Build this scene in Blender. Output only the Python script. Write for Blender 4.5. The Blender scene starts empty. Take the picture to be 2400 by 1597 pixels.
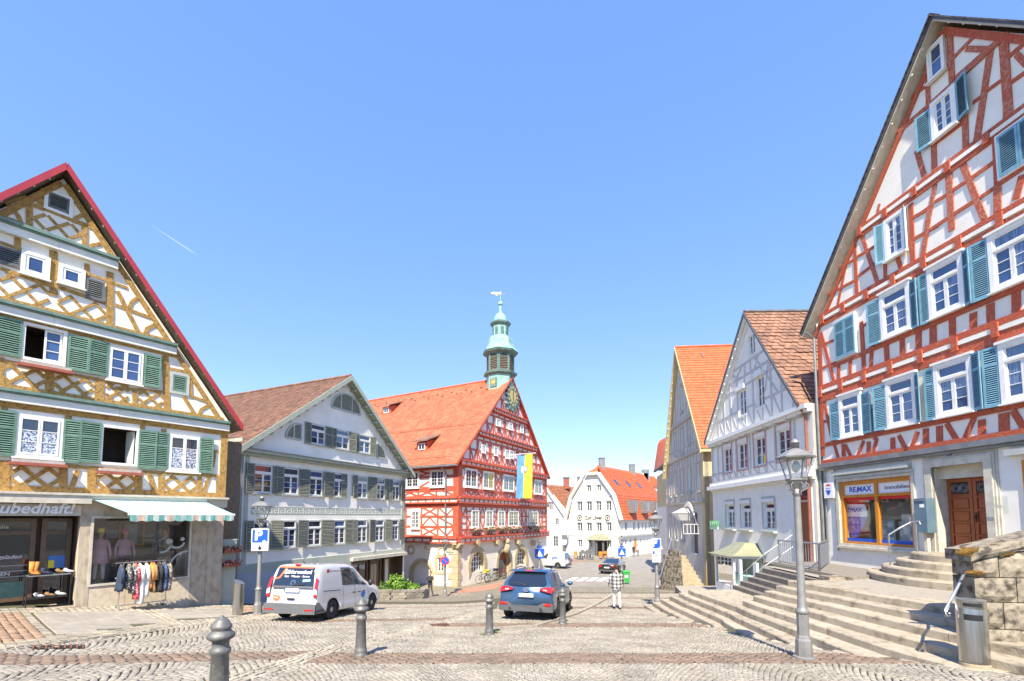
import bpy,bmesh,math,random
import numpy as np
from mathutils import Vector,Matrix
from mathutils.geometry import delaunay_2d_cdt
random.seed(7);rng=np.random.default_rng(7)
SC=bpy.context.scene
COL=SC.collection
R=math.radians

# ------------------------------------------------------------------ camera
CX,HY,FP,CZ=1200.0,1212.0,1060.0,6.0  # photo pixels: centre column, horizon row, focal length; eye height
TH=R(4.0);PY=HY-FP*math.tan(TH)
cam=bpy.data.cameras.new('camera');camo=bpy.data.objects.new('camera',cam);COL.objects.link(camo)
camo.location=(0,0,CZ);camo.rotation_euler=(R(90)+TH,0,0)
cam.sensor_width=36;cam.sensor_fit='HORIZONTAL';cam.lens=FP/2400*36
cam.shift_y=(PY-798.5)/2400;cam.clip_start=0.1;cam.clip_end=3000
SC.camera=camo

# ------------------------------------------------------------------ sky, sun, exposure
SUN_EL,SUN_H=R(49),math.atan2(0.17,1.0)  # light heads (sin h, cos h): away from the viewer, a little right
world=bpy.data.worlds.new('World');SC.world=world;world.use_nodes=True
wn,wl=world.node_tree.nodes,world.node_tree.links
bg=wn['Background'];sky=wn.new('ShaderNodeTexSky');sky.sky_type='NISHITA';sky.sun_disc=False
sky.sun_elevation=SUN_EL;sky.sun_rotation=R(180)+SUN_H
sky.air_density=1.0;sky.dust_density=0.0;sky.ozone_density=5.0;sky.altitude=300
gm=wn.new('ShaderNodeGamma');gm.inputs[1].default_value=0.42;hsv=wn.new('ShaderNodeHueSaturation');hsv.inputs['Hue'].default_value=0.522;hsv.inputs['Saturation'].default_value=1.8
wl.new(sky.outputs[0],gm.inputs[0]);wl.new(gm.outputs[0],hsv.inputs['Color']);wl.new(hsv.outputs[0],bg.inputs[0]);bg.inputs[1].default_value=0.20
sun=bpy.data.lights.new('sun','SUN');suno=bpy.data.objects.new('sun',sun);COL.objects.link(suno)
sun.energy=2.65;sun.angle=R(0.53);sun.color=(1.0,0.90,0.74)
suno.location=(-20,-60,70)
suno.rotation_euler=(Vector((math.sin(SUN_H)*math.cos(SUN_EL),math.cos(SUN_H)*math.cos(SUN_EL),-math.sin(SUN_EL)))).to_track_quat('-Z','Y').to_euler()
SC.view_settings.view_transform='Standard';SC.view_settings.look='None'
SC.view_settings.exposure=1.92;SC.view_settings.gamma=1.0
SC.render.engine='CYCLES'
SC.cycles.use_denoising=True;SC.cycles.max_bounces=8;SC.cycles.diffuse_bounces=5
SC.cycles.glossy_bounces=3;SC.cycles.transparent_max_bounces=8;SC.cycles.caustics_reflective=False;SC.cycles.caustics_refractive=False

# ------------------------------------------------------------------ pixel -> place
def ray(px,py):
    u=(px-CX)/FP;v=(PY-py)/FP
    return Vector((u,math.cos(TH)-math.sin(TH)*v,math.sin(TH)+math.cos(TH)*v))
def at(px,py,Y):
    r=ray(px,py);return Vector((0,0,CZ))+r*(Y/r.y)
def zoom(x0,y0,s):
    return lambda x,y:(x0+x/s,y0+y/s)
ident=lambda x,y:(x,y)

PROF_Y=[-40,-10,0,5,8.7,12,14,16,17.7,25,34.6,38,45,54,70,100,400]
PROF_Z=[1.5,-.8,-1.6,-2.2,-2.65,-3.08,-3.28,-3.46,-3.62,-4.25,-5.0,-5.28,-5.7,-5.9,-6.0,-6.1,-6.6]
def sstep(a,b,x):
    t=np.clip((x-a)/(b-a),0,1);return t*t*(3-2*t)
def G(x,y):
    """height of the sloping square at (x, y)"""
    z=np.interp(y,PROF_Y,PROF_Z)
    z=z+0.10*np.clip(-9.2-x,0,6)*(1-sstep(19,24,y))-np.interp(y,[18,25,31,34,38,41,52],[0,.45,.68,.85,.49,.36,.05])*sstep(0,1,(3.5-x)/7.5)
    return z+CZ
def Gf(x,y):return float(G(x,y))
def ground_at(px,py):
    lo,hi=2.0,200.0
    r=ray(px,py)
    k=0
    for i in range(4000):
        Y=2.0*1.0015**i*1.0
        p=Vector((0,0,CZ))+r*(Y/r.y)
        if p.z<=Gf(p.x,p.y):return Vector((p.x,p.y,Gf(p.x,p.y)))
    return p

# ------------------------------------------------------------------ materials (all procedural)
MATS={}
def mat(name,c1,c2=None,scale=4.0,rough=0.8,bump=0.0,bscale=None,metal=0.0,detail=4.0,rnd=0.0,island=0.0,spec=0.5,stretch=(1,1,1),contrast=(0.35,0.65),coat=0.0,third=None,objrnd=0.0):
    if name in MATS:return MATS[name]
    m=bpy.data.materials.new(name);m.use_nodes=True;MATS[name]=m
    n,l=m.node_tree.nodes,m.node_tree.links
    b=n['Principled BSDF'];b.inputs['Roughness'].default_value=rough;b.inputs['Metallic'].default_value=metal
    b.inputs['Specular IOR Level'].default_value=spec;b.inputs['Coat Weight'].default_value=coat;b.inputs['Coat Roughness'].default_value=0.04
    col=None
    geo=n.new('ShaderNodeNewGeometry');mp=n.new('ShaderNodeMapping');mp.inputs['Scale'].default_value=stretch
    l.new(geo.outputs['Position'],mp.inputs['Vector'])
    if c2 is not None:
        t=n.new('ShaderNodeTexNoise');t.inputs['Scale'].default_value=scale;t.inputs['Detail'].default_value=detail
        l.new(mp.outputs[0],t.inputs['Vector'])
        rp=n.new('ShaderNodeValToRGB');rp.color_ramp.elements[0].position=contrast[0];rp.color_ramp.elements[1].position=contrast[1]
        rp.color_ramp.elements[0].color=(*c1,1);rp.color_ramp.elements[1].color=(*c2,1)
        if third:
            e=rp.color_ramp.elements.new((contrast[0]+contrast[1])/2);e.color=(*third,1)
        l.new(t.outputs['Fac'],rp.inputs[0]);col=rp.outputs[0]
    else:
        rgb=n.new('ShaderNodeRGB');rgb.outputs[0].default_value=(*c1,1);col=rgb.outputs[0]
    for amt,src in((island,'isl'),(objrnd,'obj')):
        if amt<=0:continue
        if src=='isl':out=geo.outputs['Random Per Island']
        else:out=n.new('ShaderNodeObjectInfo').outputs['Random']
        hs=n.new('ShaderNodeHueSaturation');mr=n.new('ShaderNodeMapRange')
        mr.inputs['To Min'].default_value=1-amt;mr.inputs['To Max'].default_value=1+amt
        l.new(out,mr.inputs['Value']);l.new(mr.outputs[0],hs.inputs['Value']);l.new(col,hs.inputs['Color']);col=hs.outputs[0]
    l.new(col,b.inputs['Base Color'])
    if bump>0:
        t2=n.new('ShaderNodeTexNoise');t2.inputs['Scale'].default_value=bscale or scale*3;t2.inputs['Detail'].default_value=6
        l.new(mp.outputs[0],t2.inputs['Vector'])
        bp=n.new('ShaderNodeBump');bp.inputs['Strength'].default_value=bump;bp.inputs['Distance'].default_value=0.02
        l.new(t2.outputs['Fac'],bp.inputs['Height']);l.new(bp.outputs[0],b.inputs['Normal'])
    return m
def glass_mat(name,tint=(0.9,0.95,0.95),refl=0.12):
    if name in MATS:return MATS[name]
    m=bpy.data.materials.new(name);m.use_nodes=True;MATS[name]=m
    n,l=m.node_tree.nodes,m.node_tree.links
    out=n['Material Output'];n.remove(n['Principled BSDF'])
    tr=n.new('ShaderNodeBsdfTransparent');tr.inputs[0].default_value=(*tint,1)
    gl=n.new('ShaderNodeBsdfGlossy');gl.inputs['Roughness'].default_value=0.02
    fr=n.new('ShaderNodeFresnel');fr.inputs[0].default_value=1.22
    ad=n.new('ShaderNodeMath');ad.operation='ADD';ad.inputs[1].default_value=refl-0.04;ad.use_clamp=True
    mx=n.new('ShaderNodeMixShader');l.new(fr.outputs[0],ad.inputs[0]);l.new(ad.outputs[0],mx.inputs[0])
    if refl<.03:
        l.remove(mx.inputs[0].links[0]);mx.inputs[0].default_value=.05
    l.new(tr.outputs[0],mx.inputs[1]);l.new(gl.outputs[0],mx.inputs[2]);l.new(mx.outputs[0],out.inputs[0])
    return m

M=MATS
mat('plaster_white',(.89,.855,.77),(.82,.785,.70),2.5,.85,.12,40)
mat('plaster_warm',(.86,.81,.70),(.78,.72,.60),1.2,.85,.12,40)
mat('plaster_stain',(.90,.865,.77),(.79,.755,.67),1.1,.85,.15,50,contrast=(.45,.8))
mat('ochre_beam',(.48,.29,.085),(.20,.105,.035),11,.8,.9,30,contrast=(.36,.72),third=(.39,.225,.06))
mat('red_beam',(.46,.09,.04),(.54,.18,.105),14,.75,.7,34,contrast=(.5,.75))
mat('red_beam_worn',(.46,.10,.045),(.52,.25,.18),16,.8,.6,40,contrast=(.46,.66),detail=8)
mat('town_red',(.47,.08,.04),(.55,.12,.065),3,.6,.25,30)
mat('grey_beam',(.58,.575,.55),(.49,.485,.465),5,.8,.3,30)
mat('beige_beam',(.44,.40,.33),(.52,.47,.38),5,.8,.2,30)
mat('beige_panel',(.63,.60,.53),(.56,.53,.47),2,.85,.1,40)
mat('fascia',(.82,.81,.74),(.66,.67,.61),3,.7,.15,20,stretch=(1,1,6))
mat('green_ledge',(.12,.20,.17),(.17,.26,.22),4,.6)
mat('frame_white',(.86,.85,.81),(.78,.77,.73),6,.5,.05,30)
mat('frame_grey',(.50,.52,.49),(.42,.45,.42),5,.65,.1,30)
mat('shutter_green',(.10,.20,.14),(.155,.265,.20),7,.6,.12,30)
mat('shutter_dark',(.10,.11,.11),(.16,.16,.15),7,.7)
mat('shutter_olive',(.20,.21,.155),(.26,.26,.20),6,.65,.1,30)
mat('shutter_blue',(.14,.32,.42),(.21,.40,.50),6,.55,.1,30)
mat('louvre_gap',(.04,.05,.05))
mat('glass_dark',(.012,.02,.035),(.03,.045,.075),.7,.035,0,spec=1.0,coat=.6,objrnd=.5)
mat('glass_blue',(.02,.05,.14),(.035,.08,.20),.8,.04,0,spec=1.0,coat=.8,objrnd=.35)  # reflected sky is painted into the blue base colour of these panes
mat('glass_lace',(.06,.08,.13),(.62,.66,.74),22,.08,0,spec=1.0,coat=.6,contrast=(.44,.56))
mat('glass_curtain',(.05,.09,.18),(.16,.22,.36),26,.06,0,spec=1.0,coat=.7,stretch=(1,1,.05))
glass_mat('shop_glass',(.93,.95,.95),.13)
glass_mat('lamp_glass',(.96,.98,.98),.02)
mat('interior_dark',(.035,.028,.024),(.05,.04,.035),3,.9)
mat('interior_brown',(.10,.06,.035),(.06,.04,.025),3,.7)
mat('red_metal',(.42,.045,.05),(.36,.035,.045),2,.4)
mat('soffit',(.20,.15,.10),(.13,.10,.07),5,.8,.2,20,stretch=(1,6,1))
mat('soffit_light',(.62,.58,.48),(.50,.46,.38),5,.8,.2,20)
mat('bulb',(.85,.83,.76),rough=.3)
mat('travertine',(.52,.44,.33),(.36,.29,.205),5,.55,.25,26,detail=8,stretch=(1,1,.6),third=(.46,.39,.29))
mat('travertine_light',(.62,.54,.41),(.44,.37,.27),7,.6,.25,26,detail=8,contrast=(.4,.85))
mat('brown_frame',(.12,.075,.04),(.16,.10,.06),6,.4)
mat('tile_orange',(.52,.165,.08),(.40,.115,.055),1.1,.7,.2,50,island=.18)
mat('tile_orange2',(.56,.135,.045),(.48,.105,.035),2.5,.65,.2,50,island=.12)
mat('tile_brown',(.255,.135,.085),(.165,.09,.06),2,.8,.3,40,island=.22)
mat('tile_scallop',(.31,.165,.105),(.21,.115,.078),1.6,.85,.3,50,objrnd=.16,island=.0)
mat('tile_scallop_far',(.31,.165,.105),(.21,.115,.078),1.6,.85,.3,50,island=.16)
mat('tile_dark',(.07,.07,.075),(.13,.11,.10),3,.7,.3,40,island=.25)
mat('slate',(.08,.09,.11),(.13,.14,.16),3,.55,.2,30,island=.15)
mat('roof_under',(.18,.10,.06))
mat('copper_green',(.30,.50,.43),(.20,.38,.33),2.2,.5,.12,12,contrast=(.3,.7))
mat('copper_dark',(.10,.16,.14),(.16,.26,.23),3,.6)
mat('green_trim',(.36,.40,.31),(.43,.46,.37),3,.7,.1,30)
mat('green_wall',(.44,.48,.40),(.37,.41,.35),1.3,.8,.12,30)
mat('grey_wall',(.42,.46,.50),(.35,.39,.43),1.4,.8,.12,30)
mat('zinc',(.30,.31,.30),(.22,.23,.23),3,.45,.1,20,metal=.5)
mat('copper_pipe',(.36,.14,.09),(.28,.11,.07),4,.5,metal=.3)
mat('sandstone',(.52,.40,.20),(.42,.34,.20),3,.85,.5,20,third=(.50,.42,.28))
mat('iron_grey',(.24,.24,.23),(.30,.295,.28),6,.5,.12,30,metal=.35)
mat('iron_worn',(.15,.15,.145),(.28,.265,.235),9,.55,.25,30,metal=.3,contrast=(.5,.8))
mat('steel',(.60,.59,.56),(.48,.47,.44),3,.28,.03,60,metal=1.0,stretch=(8,8,.3))
mat('galv',(.45,.46,.46),(.36,.37,.38),8,.4,0,metal=.8)
mat('black',(.02,.02,.022),rough=.5)
mat('black_soft',(.03,.03,.033),(.045,.045,.05),8,.75)
mat('tyre',(.022,.022,.023),(.035,.034,.033),9,.85,.2,60)
mat('white_print',(.86,.86,.86),rough=.5)
mat('blue_print',(.012,.10,.52),rough=.4)
mat('blue_soft',(.06,.20,.52),rough=.5)
mat('red_print',(.65,.02,.02),rough=.45)
mat('green_print',(.03,.62,.09),rough=.5)
mat('yellow_print',(.85,.68,.02),rough=.5)
mat('wood_orange',(.60,.25,.025),(.50,.19,.02),4,.45,.1,24,stretch=(6,6,.6))
mat('door_wood',(.36,.10,.03),(.27,.075,.025),5,.45,.15,20,stretch=(8,8,.5))
mat('stone_step',(.40,.355,.275),(.17,.145,.105),5,.85,.5,28,detail=8,objrnd=.10,third=(.38,.325,.24),contrast=(.34,.74))
mat('stone_wall',(.33,.285,.215),(.07,.06,.045),6.5,.92,1.0,14,detail=12,objrnd=.14,third=(.25,.215,.16),contrast=(.36,.64))
mat('moss',(.19,.10,.012),(.09,.055,.012),18,.95,.8,50)
mat('leaf',(.10,.22,.02),(.20,.34,.04),4,.6,island=.3)
mat('leaf_dark',(.05,.12,.02),(.10,.18,.03),4,.6,island=.3)
mat('leaf_dry',(.30,.10,.05),(.20,.07,.04),6,.8,island=.3)
mat('flower',(.62,.22,.22),(.70,.55,.45),8,.7,island=.2)
mat('grass',(.12,.20,.025),(.22,.28,.05),6,.8,island=.3)
mat('terrace',(.36,.325,.265),(.28,.25,.205),14,.9,.3,60,detail=8)
mat('slab',(.37,.335,.275),(.29,.26,.215),3,.9,.2,50,objrnd=.07)
mat('deck',(.27,.24,.20),(.20,.18,.15),5,.8,.2,30,stretch=(1,8,1))
mat('skin',(.55,.33,.24),rough=.6)
mat('hair',(.06,.035,.02),rough=.7)
mat('hair_blond',(.45,.24,.08),rough=.7)

# ------------------------------------------------------------------ objects
def tag(o,label=None,cat=None,group=None,kind=None):
    if label:o['label']=label
    if cat:o['category']=cat
    if group:o['group']=group
    if kind:o['kind']=kind
    return o
def thing(name,label,cat,loc=(0,0,0),group=None):
    o=bpy.data.objects.new(name,None);o.empty_display_size=0.2;COL.objects.link(o);o.location=loc
    return tag(o,label,cat,group)
def wloc(o):
    p=Vector((0,0,0))
    while o is not None:p=p+o.location;o=o.parent
    return p
class MB:
    """collects verts/faces in place coordinates; build() links one mesh object"""
    def __init__(s):s.v=[];s.f=[];s.m=[];s.mi=0;s.sm=[];s.smooth=False
    def add(s,vs,fs):
        b=len(s.v);s.v+=[tuple(p)for p in vs]
        for f in fs:s.f.append(tuple(b+i for i in f));s.m.append(s.mi);s.sm.append(s.smooth)
    def quad(s,*p):s.add(p,[tuple(range(len(p)))])
    def hexa(s,a,b):  # two quads (same order), joined
        s.add(list(a)+list(b),[(3,2,1,0),(4,5,6,7),(0,1,5,4),(1,2,6,5),(2,3,7,6),(3,0,4,7)])
    def box(s,c,e,ax=None):
        c=Vector(c);A=ax or(Vector((1,0,0)),Vector((0,1,0)),Vector((0,0,1)))
        x,y,z=A[0]*e[0]/2,A[1]*e[1]/2,A[2]*e[2]/2
        s.hexa([c-x-y-z,c+x-y-z,c+x+y-z,c-x+y-z],[c-x-y+z,c+x-y+z,c+x+y+z,c-x+y+z])
    def prism(s,poly,vec):
        vec=Vector(vec);a=[Vector(p)for p in poly];n=len(a)
        s.add(a+[p+vec for p in a],[tuple(range(n))[::-1],tuple(range(n,2*n))]+[(i,(i+1)%n,n+(i+1)%n,n+i)for i in range(n)])
    def tube(s,pts,r,n=6,cap=True,rs=None):
        pts=[Vector(p)for p in pts];rings=[]
        for i,p in enumerate(pts):
            d=(pts[min(i+1,len(pts)-1)]-pts[max(i-1,0)])
            if d.length<1e-9:d=Vector((0,0,1))
            d.normalize();up=Vector((0,0,1))if abs(d.z)<.9 else Vector((1,0,0))
            a=d.cross(up).normalized();b=d.cross(a);rr=rs[i]if rs else r
            rings.append([p+(a*math.cos(2*math.pi*k/n)+b*math.sin(2*math.pi*k/n))*rr for k in range(n)])
        s.loft(rings,cap)
    def loft(s,rings,cap=True,close=True):
        n=len(rings[0]);vs=[p for r in rings for p in r];fs=[]
        for i in range(len(rings)-1):
            for k in range(n if close else n-1):
                fs.append((i*n+k,i*n+(k+1)%n,(i+1)*n+(k+1)%n,(i+1)*n+k))
        if cap:fs.append(tuple(range(n))[::-1]);fs.append(tuple(range((len(rings)-1)*n,len(rings)*n)))
        s.add(vs,fs)
    def lathe(s,prof,c,n=16,rot=0.0,cap=True):
        c=Vector(c)
        s.loft([[c+Vector((r*math.cos(rot+2*math.pi*k/n),r*math.sin(rot+2*math.pi*k/n),z))for k in range(n)]for r,z in prof],cap)
    def ball(s,c,r,n=8,m=5,sc=(1,1,1)):
        c=Vector(c)
        s.loft([[c+Vector((sc[0]*r*math.sin(math.pi*i/m)*math.cos(2*math.pi*k/n),sc[1]*r*math.sin(math.pi*i/m)*math.sin(2*math.pi*k/n),-sc[2]*r*math.cos(math.pi*i/m)))for k in range(n)]for i in[.08]+list(range(1,m))+[m-.08]],True)
    def build(s,name,mats,parent=None,fix=True,kind=None):
        me=bpy.data.meshes.new(name)
        off=wloc(parent)if parent is not None else Vector((0,0,0))
        org=Vector((0,0,0))
        if parent is None and s.v:
            a=np.array(s.v);org=Vector((float(a[:,0].mean()),float(a[:,1].mean()),float(a[:,2].min())))
            off=org
        me.from_pydata([(p[0]-off.x,p[1]-off.y,p[2]-off.z)for p in s.v],[],s.f)
        mats=mats if isinstance(mats,(list,tuple))else[mats]
        for x in mats:me.materials.append(M[x]if isinstance(x,str)else x)
        if len(mats)>1:me.polygons.foreach_set('material_index',s.m)
        if any(s.sm):me.polygons.foreach_set('use_smooth',s.sm)
        if fix:
            bm=bmesh.new();bm.from_mesh(me);bmesh.ops.recalc_face_normals(bm,faces=bm.faces);bm.to_mesh(me);bm.free()
        o=bpy.data.objects.new(name,me);COL.objects.link(o)
        if parent is not None:o.parent=parent
        else:o.location=org
        if kind:o['kind']=kind
        return o
def inst(src,name,parent,loc,rot=None,scale=None):
    o=bpy.data.objects.new(name,src if isinstance(src,bpy.types.Mesh)else src.data);COL.objects.link(o)
    if parent is not None:o.parent=parent;loc=Vector(loc)-wloc(parent)
    o.location=loc
    if rot is not None:o.rotation_euler=rot
    if scale is not None:o.scale=scale
    return o
def copy_tree(o,parent=None):
    c=o.copy();COL.objects.link(c);c.parent=parent
    for ch in list(o.children):copy_tree(ch,c)
    return c
def text_mesh(s,size,ax_u,ax_v,org,depth=0.01,align='CENTER',bold=0.0,shear=0.0,squash=1.0):
    """verts/faces of lettering lying in the plane (ax_u, ax_v), centred on org"""
    cu=bpy.data.curves.new('t','FONT');cu.body=s;cu.size=size;cu.align_x=align;cu.align_y='CENTER';cu.extrude=depth/2;cu.offset=bold;cu.shear=shear;cu.resolution_u=3
    ob=bpy.data.objects.new('t',cu);COL.objects.link(ob)
    dg=bpy.context.evaluated_depsgraph_get();me=bpy.data.meshes.new_from_object(ob.evaluated_get(dg))
    u,v=Vector(ax_u).normalized(),Vector(ax_v).normalized();n=u.cross(v)
    vs=[Vector(org)+u*p.co.x*squash+v*p.co.y+n*p.co.z for p in me.vertices];fs=[tuple(p.vertices)for p in me.polygons]
    bpy.data.objects.remove(ob);bpy.data.curves.remove(cu);bpy.data.meshes.remove(me)
    return vs,fs
def in_poly(p,poly):
    x,y=p;c=False;n=len(poly)
    for i in range(n):
        x1,y1=poly[i];x2,y2=poly[i-1]
        if(y1>y)!=(y2>y)and x<(x2-x1)*(y-y1)/(y2-y1)+x1:c=not c
    return c

class Facade:
    """a vertical wall plane: u runs along it, z up, o out of it towards the street"""
    def __init__(s,px,py,Y,vp=None,d=None,flip=False):
        s.O=at(px,py,Y)if not isinstance(px,Vector)else px;s.O=Vector((s.O.x,s.O.y,0))
        if d is None:d=((vp-CX)/FP*math.cos(TH),1)
        s.d=Vector((d[0],d[1],0)).normalized()
        s.n=Vector((s.d.y,-s.d.x,0))
        if s.n.dot(s.O)>0:s.n=-s.n
        if flip:s.n=-s.n
        s.root=None;s.holes=[]
    def w(s,u,z,o=0.0):return s.O+s.d*u+s.n*o+Vector((0,0,z))
    def uz(s,px,py,o=0.0):
        r=ray(px,py);O=s.O+s.n*o;k=O.dot(s.n)/(r.x*s.n.x+r.y*s.n.y)
        p=Vector((0,0,CZ))+r*k
        return(p-O).dot(s.d),p.z
    def rect(s,q,a,b,o=0.0):
        u0,z1=s.uz(*q(*a),o);u1,z0=s.uz(*q(*b),o)
        return min(u0,u1),max(u0,u1),min(z0,z1),max(z0,z1)
    def box(s,mb,u0,u1,z0,z1,o0,o1):
        f=lambda o:[s.w(u0,z0,o),s.w(u1,z0,o),s.w(u1,z1,o),s.w(u0,z1,o)]
        mb.hexa(f(o0),f(o1))
    def poly(s,mb,pts,o0,o1):
        mb.prism([s.w(u,z,o0)for u,z in pts],s.n*(o1-o0))
    def bar(s,mb,a,b,w,o0,o1):
        a,b=Vector(a),Vector(b);d=(b-a)
        if d.length<1e-6:return
        d.normalize();p=Vector((-d.y,d.x))*w/2
        s.poly(mb,[a-p,b-p,b+p,a+p],o0,o1)
    def beam(s,a,b,w,m,o=0.03,name='beam',o0=-0.02):
        if s.holes:  # timbers stop at the openings
            n=40;inside=lambda p:any(h[0]-.02<p[0]<h[1]+.02 and h[2]-.02<p[1]<h[3]+.02 for h in s.holes)
            fl=[not inside((a[0]+(b[0]-a[0])*(i+.5)/n,a[1]+(b[1]-a[1])*(i+.5)/n))for i in range(n)]
            if not all(fl):
                i=0;o_=None
                while i<n:
                    j=i
                    while j<n and fl[j]:j+=1
                    if j-i>2:
                        mb=MB();L=lambda t:(a[0]+(b[0]-a[0])*t/n,a[1]+(b[1]-a[1])*t/n);s.bar(mb,L(i),L(j),w,o0,o);o_=mb.build(name,m,s.root)
                    i=j+1
                return o_
        mb=MB();s.bar(mb,a,b,w,o0,o+random.uniform(-.004,.004));return mb.build(name,m,s.root)
    def beams(s,q,lst,m,w=None,o=0.03,name='beam'):
        for t in lst:
            x0,y0,x1,y1=t[:4];s.beam(s.uz(*q(x0,y0)),s.uz(*q(x1,y1)),t[4]if len(t)>4 else w,m,o,name)
    def brace(s,q,pts,w,m,o=0.028):
        P=[Vector(s.uz(*q(*p)))for p in pts];L=[];Rr=[]
        for i,p in enumerate(P):
            d=(P[min(i+1,len(P)-1)]-P[max(i-1,0)]).normalized();nn=Vector((-d.y,d.x))*w/2
            L.append(p+nn);Rr.append(p-nn)
        mb=MB()
        for i in range(len(P)-1):s.poly(mb,[L[i],L[i+1],Rr[i+1],Rr[i]],-.02,o)
        return mb.build('curved_brace',m,s.root)
    def lattice(s,r,n,w,m,o=0.024):
        u0,u1,z0,z1=r;W,H=u1-u0,z1-z0
        for sg in(1,-1):
            for i in range(n):
                # lines u = c +- t over the panel, clipped
                c=u0+(W+H*1.0)*(i+.5)/n-(H if sg>0 else 0)
                a=(c,z0);b=(c+H*sg,z1)if sg>0 else(c-H,z1)
                (ax,az),(bx,bz)=a,b
                def clip(x):
                    nonlocal ax,az,bx,bz
                if ax>bx:ax,az,bx,bz=bx,bz,ax,az
                if bx<=u0 or ax>=u1:continue
                if ax<u0:az+=(bz-az)*(u0-ax)/(bx-ax);ax=u0
                if bx>u1:bz=az+(bz-az)*(u1-ax)/(bx-ax);bx=u1
                if math.hypot(bx-ax,bz-az)<.12:continue
                s.beam((ax,az),(bx,bz),w,m,o+(.004 if sg>0 else 0),'lattice_beam')
    def wall(s,name,outline,holes,depth,m,reveal=None,back=True,parent=None):
        """plaster sheet with openings; each opening has side faces going back by depth"""
        pts=[];edges=[]
        for loop in[outline]+holes:
            b=len(pts);pts+=[Vector(p)for p in loop];n=len(loop)
            edges+=[(b+i,b+(i+1)%n)for i in range(n)]
        r=delaunay_2d_cdt(pts,edges,[],0,1e-5)
        mb=MB();V=[s.w(p.x,p.y,0)for p in r[0]];fs=[]
        for f in r[2]:
            cx=sum(r[0][i].x for i in f)/len(f);cz=sum(r[0][i].y for i in f)/len(f)
            if in_poly((cx,cz),outline)and not any(in_poly((cx,cz),h)for h in holes):fs.append(tuple(f))
        mb.add(V,fs)
        n=len(outline)
        mb.mi=0
        for i in range(n):
            a,b=outline[i],outline[(i+1)%n]
            mb.quad(s.w(*a,0),s.w(*b,0),s.w(*b,-.3),s.w(*a,-.3))
        mb.mi=1
        for h in holes:
            for i in range(len(h)):
                a,b=h[i],h[(i+1)%len(h)]
                mb.quad(s.w(*a,0),s.w(*b,0),s.w(*b,-depth),s.w(*a,-depth))
        return mb.build(name,[m,reveal or m],parent or s.root,fix=False)
    def ring(s,mb,u0,u1,z0,z1,t,o0,o1,tb=None,tt=None):
        tb=t if tb is None else tb;tt=t if tt is None else tt
        s.box(mb,u0,u1,z1-tt,z1,o0,o1);s.box(mb,u0,u1,z0,z0+tb,o0,o1)
        s.box(mb,u0,u0+t,z0+tb,z1-tt,o0,o1);s.box(mb,u1-t,u1,z0+tb,z1-tt,o0,o1)
    def window(s,r,cols=2,rows=3,fm='frame_white',gm='glass_blue',trim=.07,o=0.03,sash=.045,mid=.07,top=0.0,bar=.022,depth=-.05,trim_m=None,sill=True,panes=True,name='window',sill_m=None):
        """casement window: outer frame, sashes split by glazing bars; every pane its own sheet of glass"""
        u0,u1,z0,z1=r
        mb=MB();s.ring(mb,u0,u1,z0,z1,trim,depth-.02,o)
        if sill:s.box(mb,u0-.03,u1+.03,z0-.05,z0-.004,depth,o+.07)
        win=mb.build(name,trim_m or fm,s.root)
        a0,a1,b0,b1=u0+trim,u1-trim,z0+trim,z1-trim
        sb=MB();oo=depth+.03;glass=[]
        cells=[]
        if top>0:
            zt=b1-(b1-b0)*top;s.box(sb,a0,a1,zt-.035,zt+.035,depth,oo+.03);s.ring(sb,a0,a1,zt+.035,b1,sash*.8,depth,oo)
            cells.append((a0+sash*.8,a1-sash*.8,zt+.035+sash*.8,b1-sash*.8));b1=zt-.035
        nl=2 if cols>=2 else 1
        per=max(1,cols//nl);wl_=(a1-a0)/nl
        for k in range(nl):
            x0,x1=a0+k*wl_,a0+(k+1)*wl_
            if nl==2:x0,x1=(x0,x1-.004)if k==0 else(x0+.004,x1)
            s.ring(sb,x0,x1,b0,b1,sash,depth,oo)
            g0,g1,h0,h1=x0+sash,x1-sash,b0+sash,b1-sash
            for i in range(1,rows):zz=h0+(h1-h0)*i/rows;s.box(sb,g0,g1,zz-bar/2,zz+bar/2,depth,oo-.008)
            for i in range(1,per):xx=g0+(g1-g0)*i/per;s.box(sb,xx-bar/2,xx+bar/2,h0,h1,depth,oo-.01)
            if panes:
                for i in range(rows):
                    for j in range(per):cells.append((g0+(g1-g0)*j/per+(bar/2 if j else 0),g0+(g1-g0)*(j+1)/per-(bar/2 if j<per-1 else 0),h0+(h1-h0)*i/rows+(bar/2 if i else 0),h0+(h1-h0)*(i+1)/rows-(bar/2 if i<rows-1 else 0)))
            else:cells.append((g0,g1,h0,h1))
        sb.build('sash',fm,win)
        for i,c in enumerate(cells):
            pb=MB();t=random.uniform(-.004,.004)
            pb.quad(s.w(c[0],c[2],depth+.008),s.w(c[1],c[2],depth+.008+t),s.w(c[1],c[3],depth+.008+t),s.w(c[0],c[3],depth+.008))
            g=gm(i,len(cells))if callable(gm)else gm
            pb.build('pane',g,win,fix=False)
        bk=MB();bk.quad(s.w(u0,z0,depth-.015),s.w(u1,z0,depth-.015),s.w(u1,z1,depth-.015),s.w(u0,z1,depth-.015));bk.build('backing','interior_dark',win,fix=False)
        return win
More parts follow.
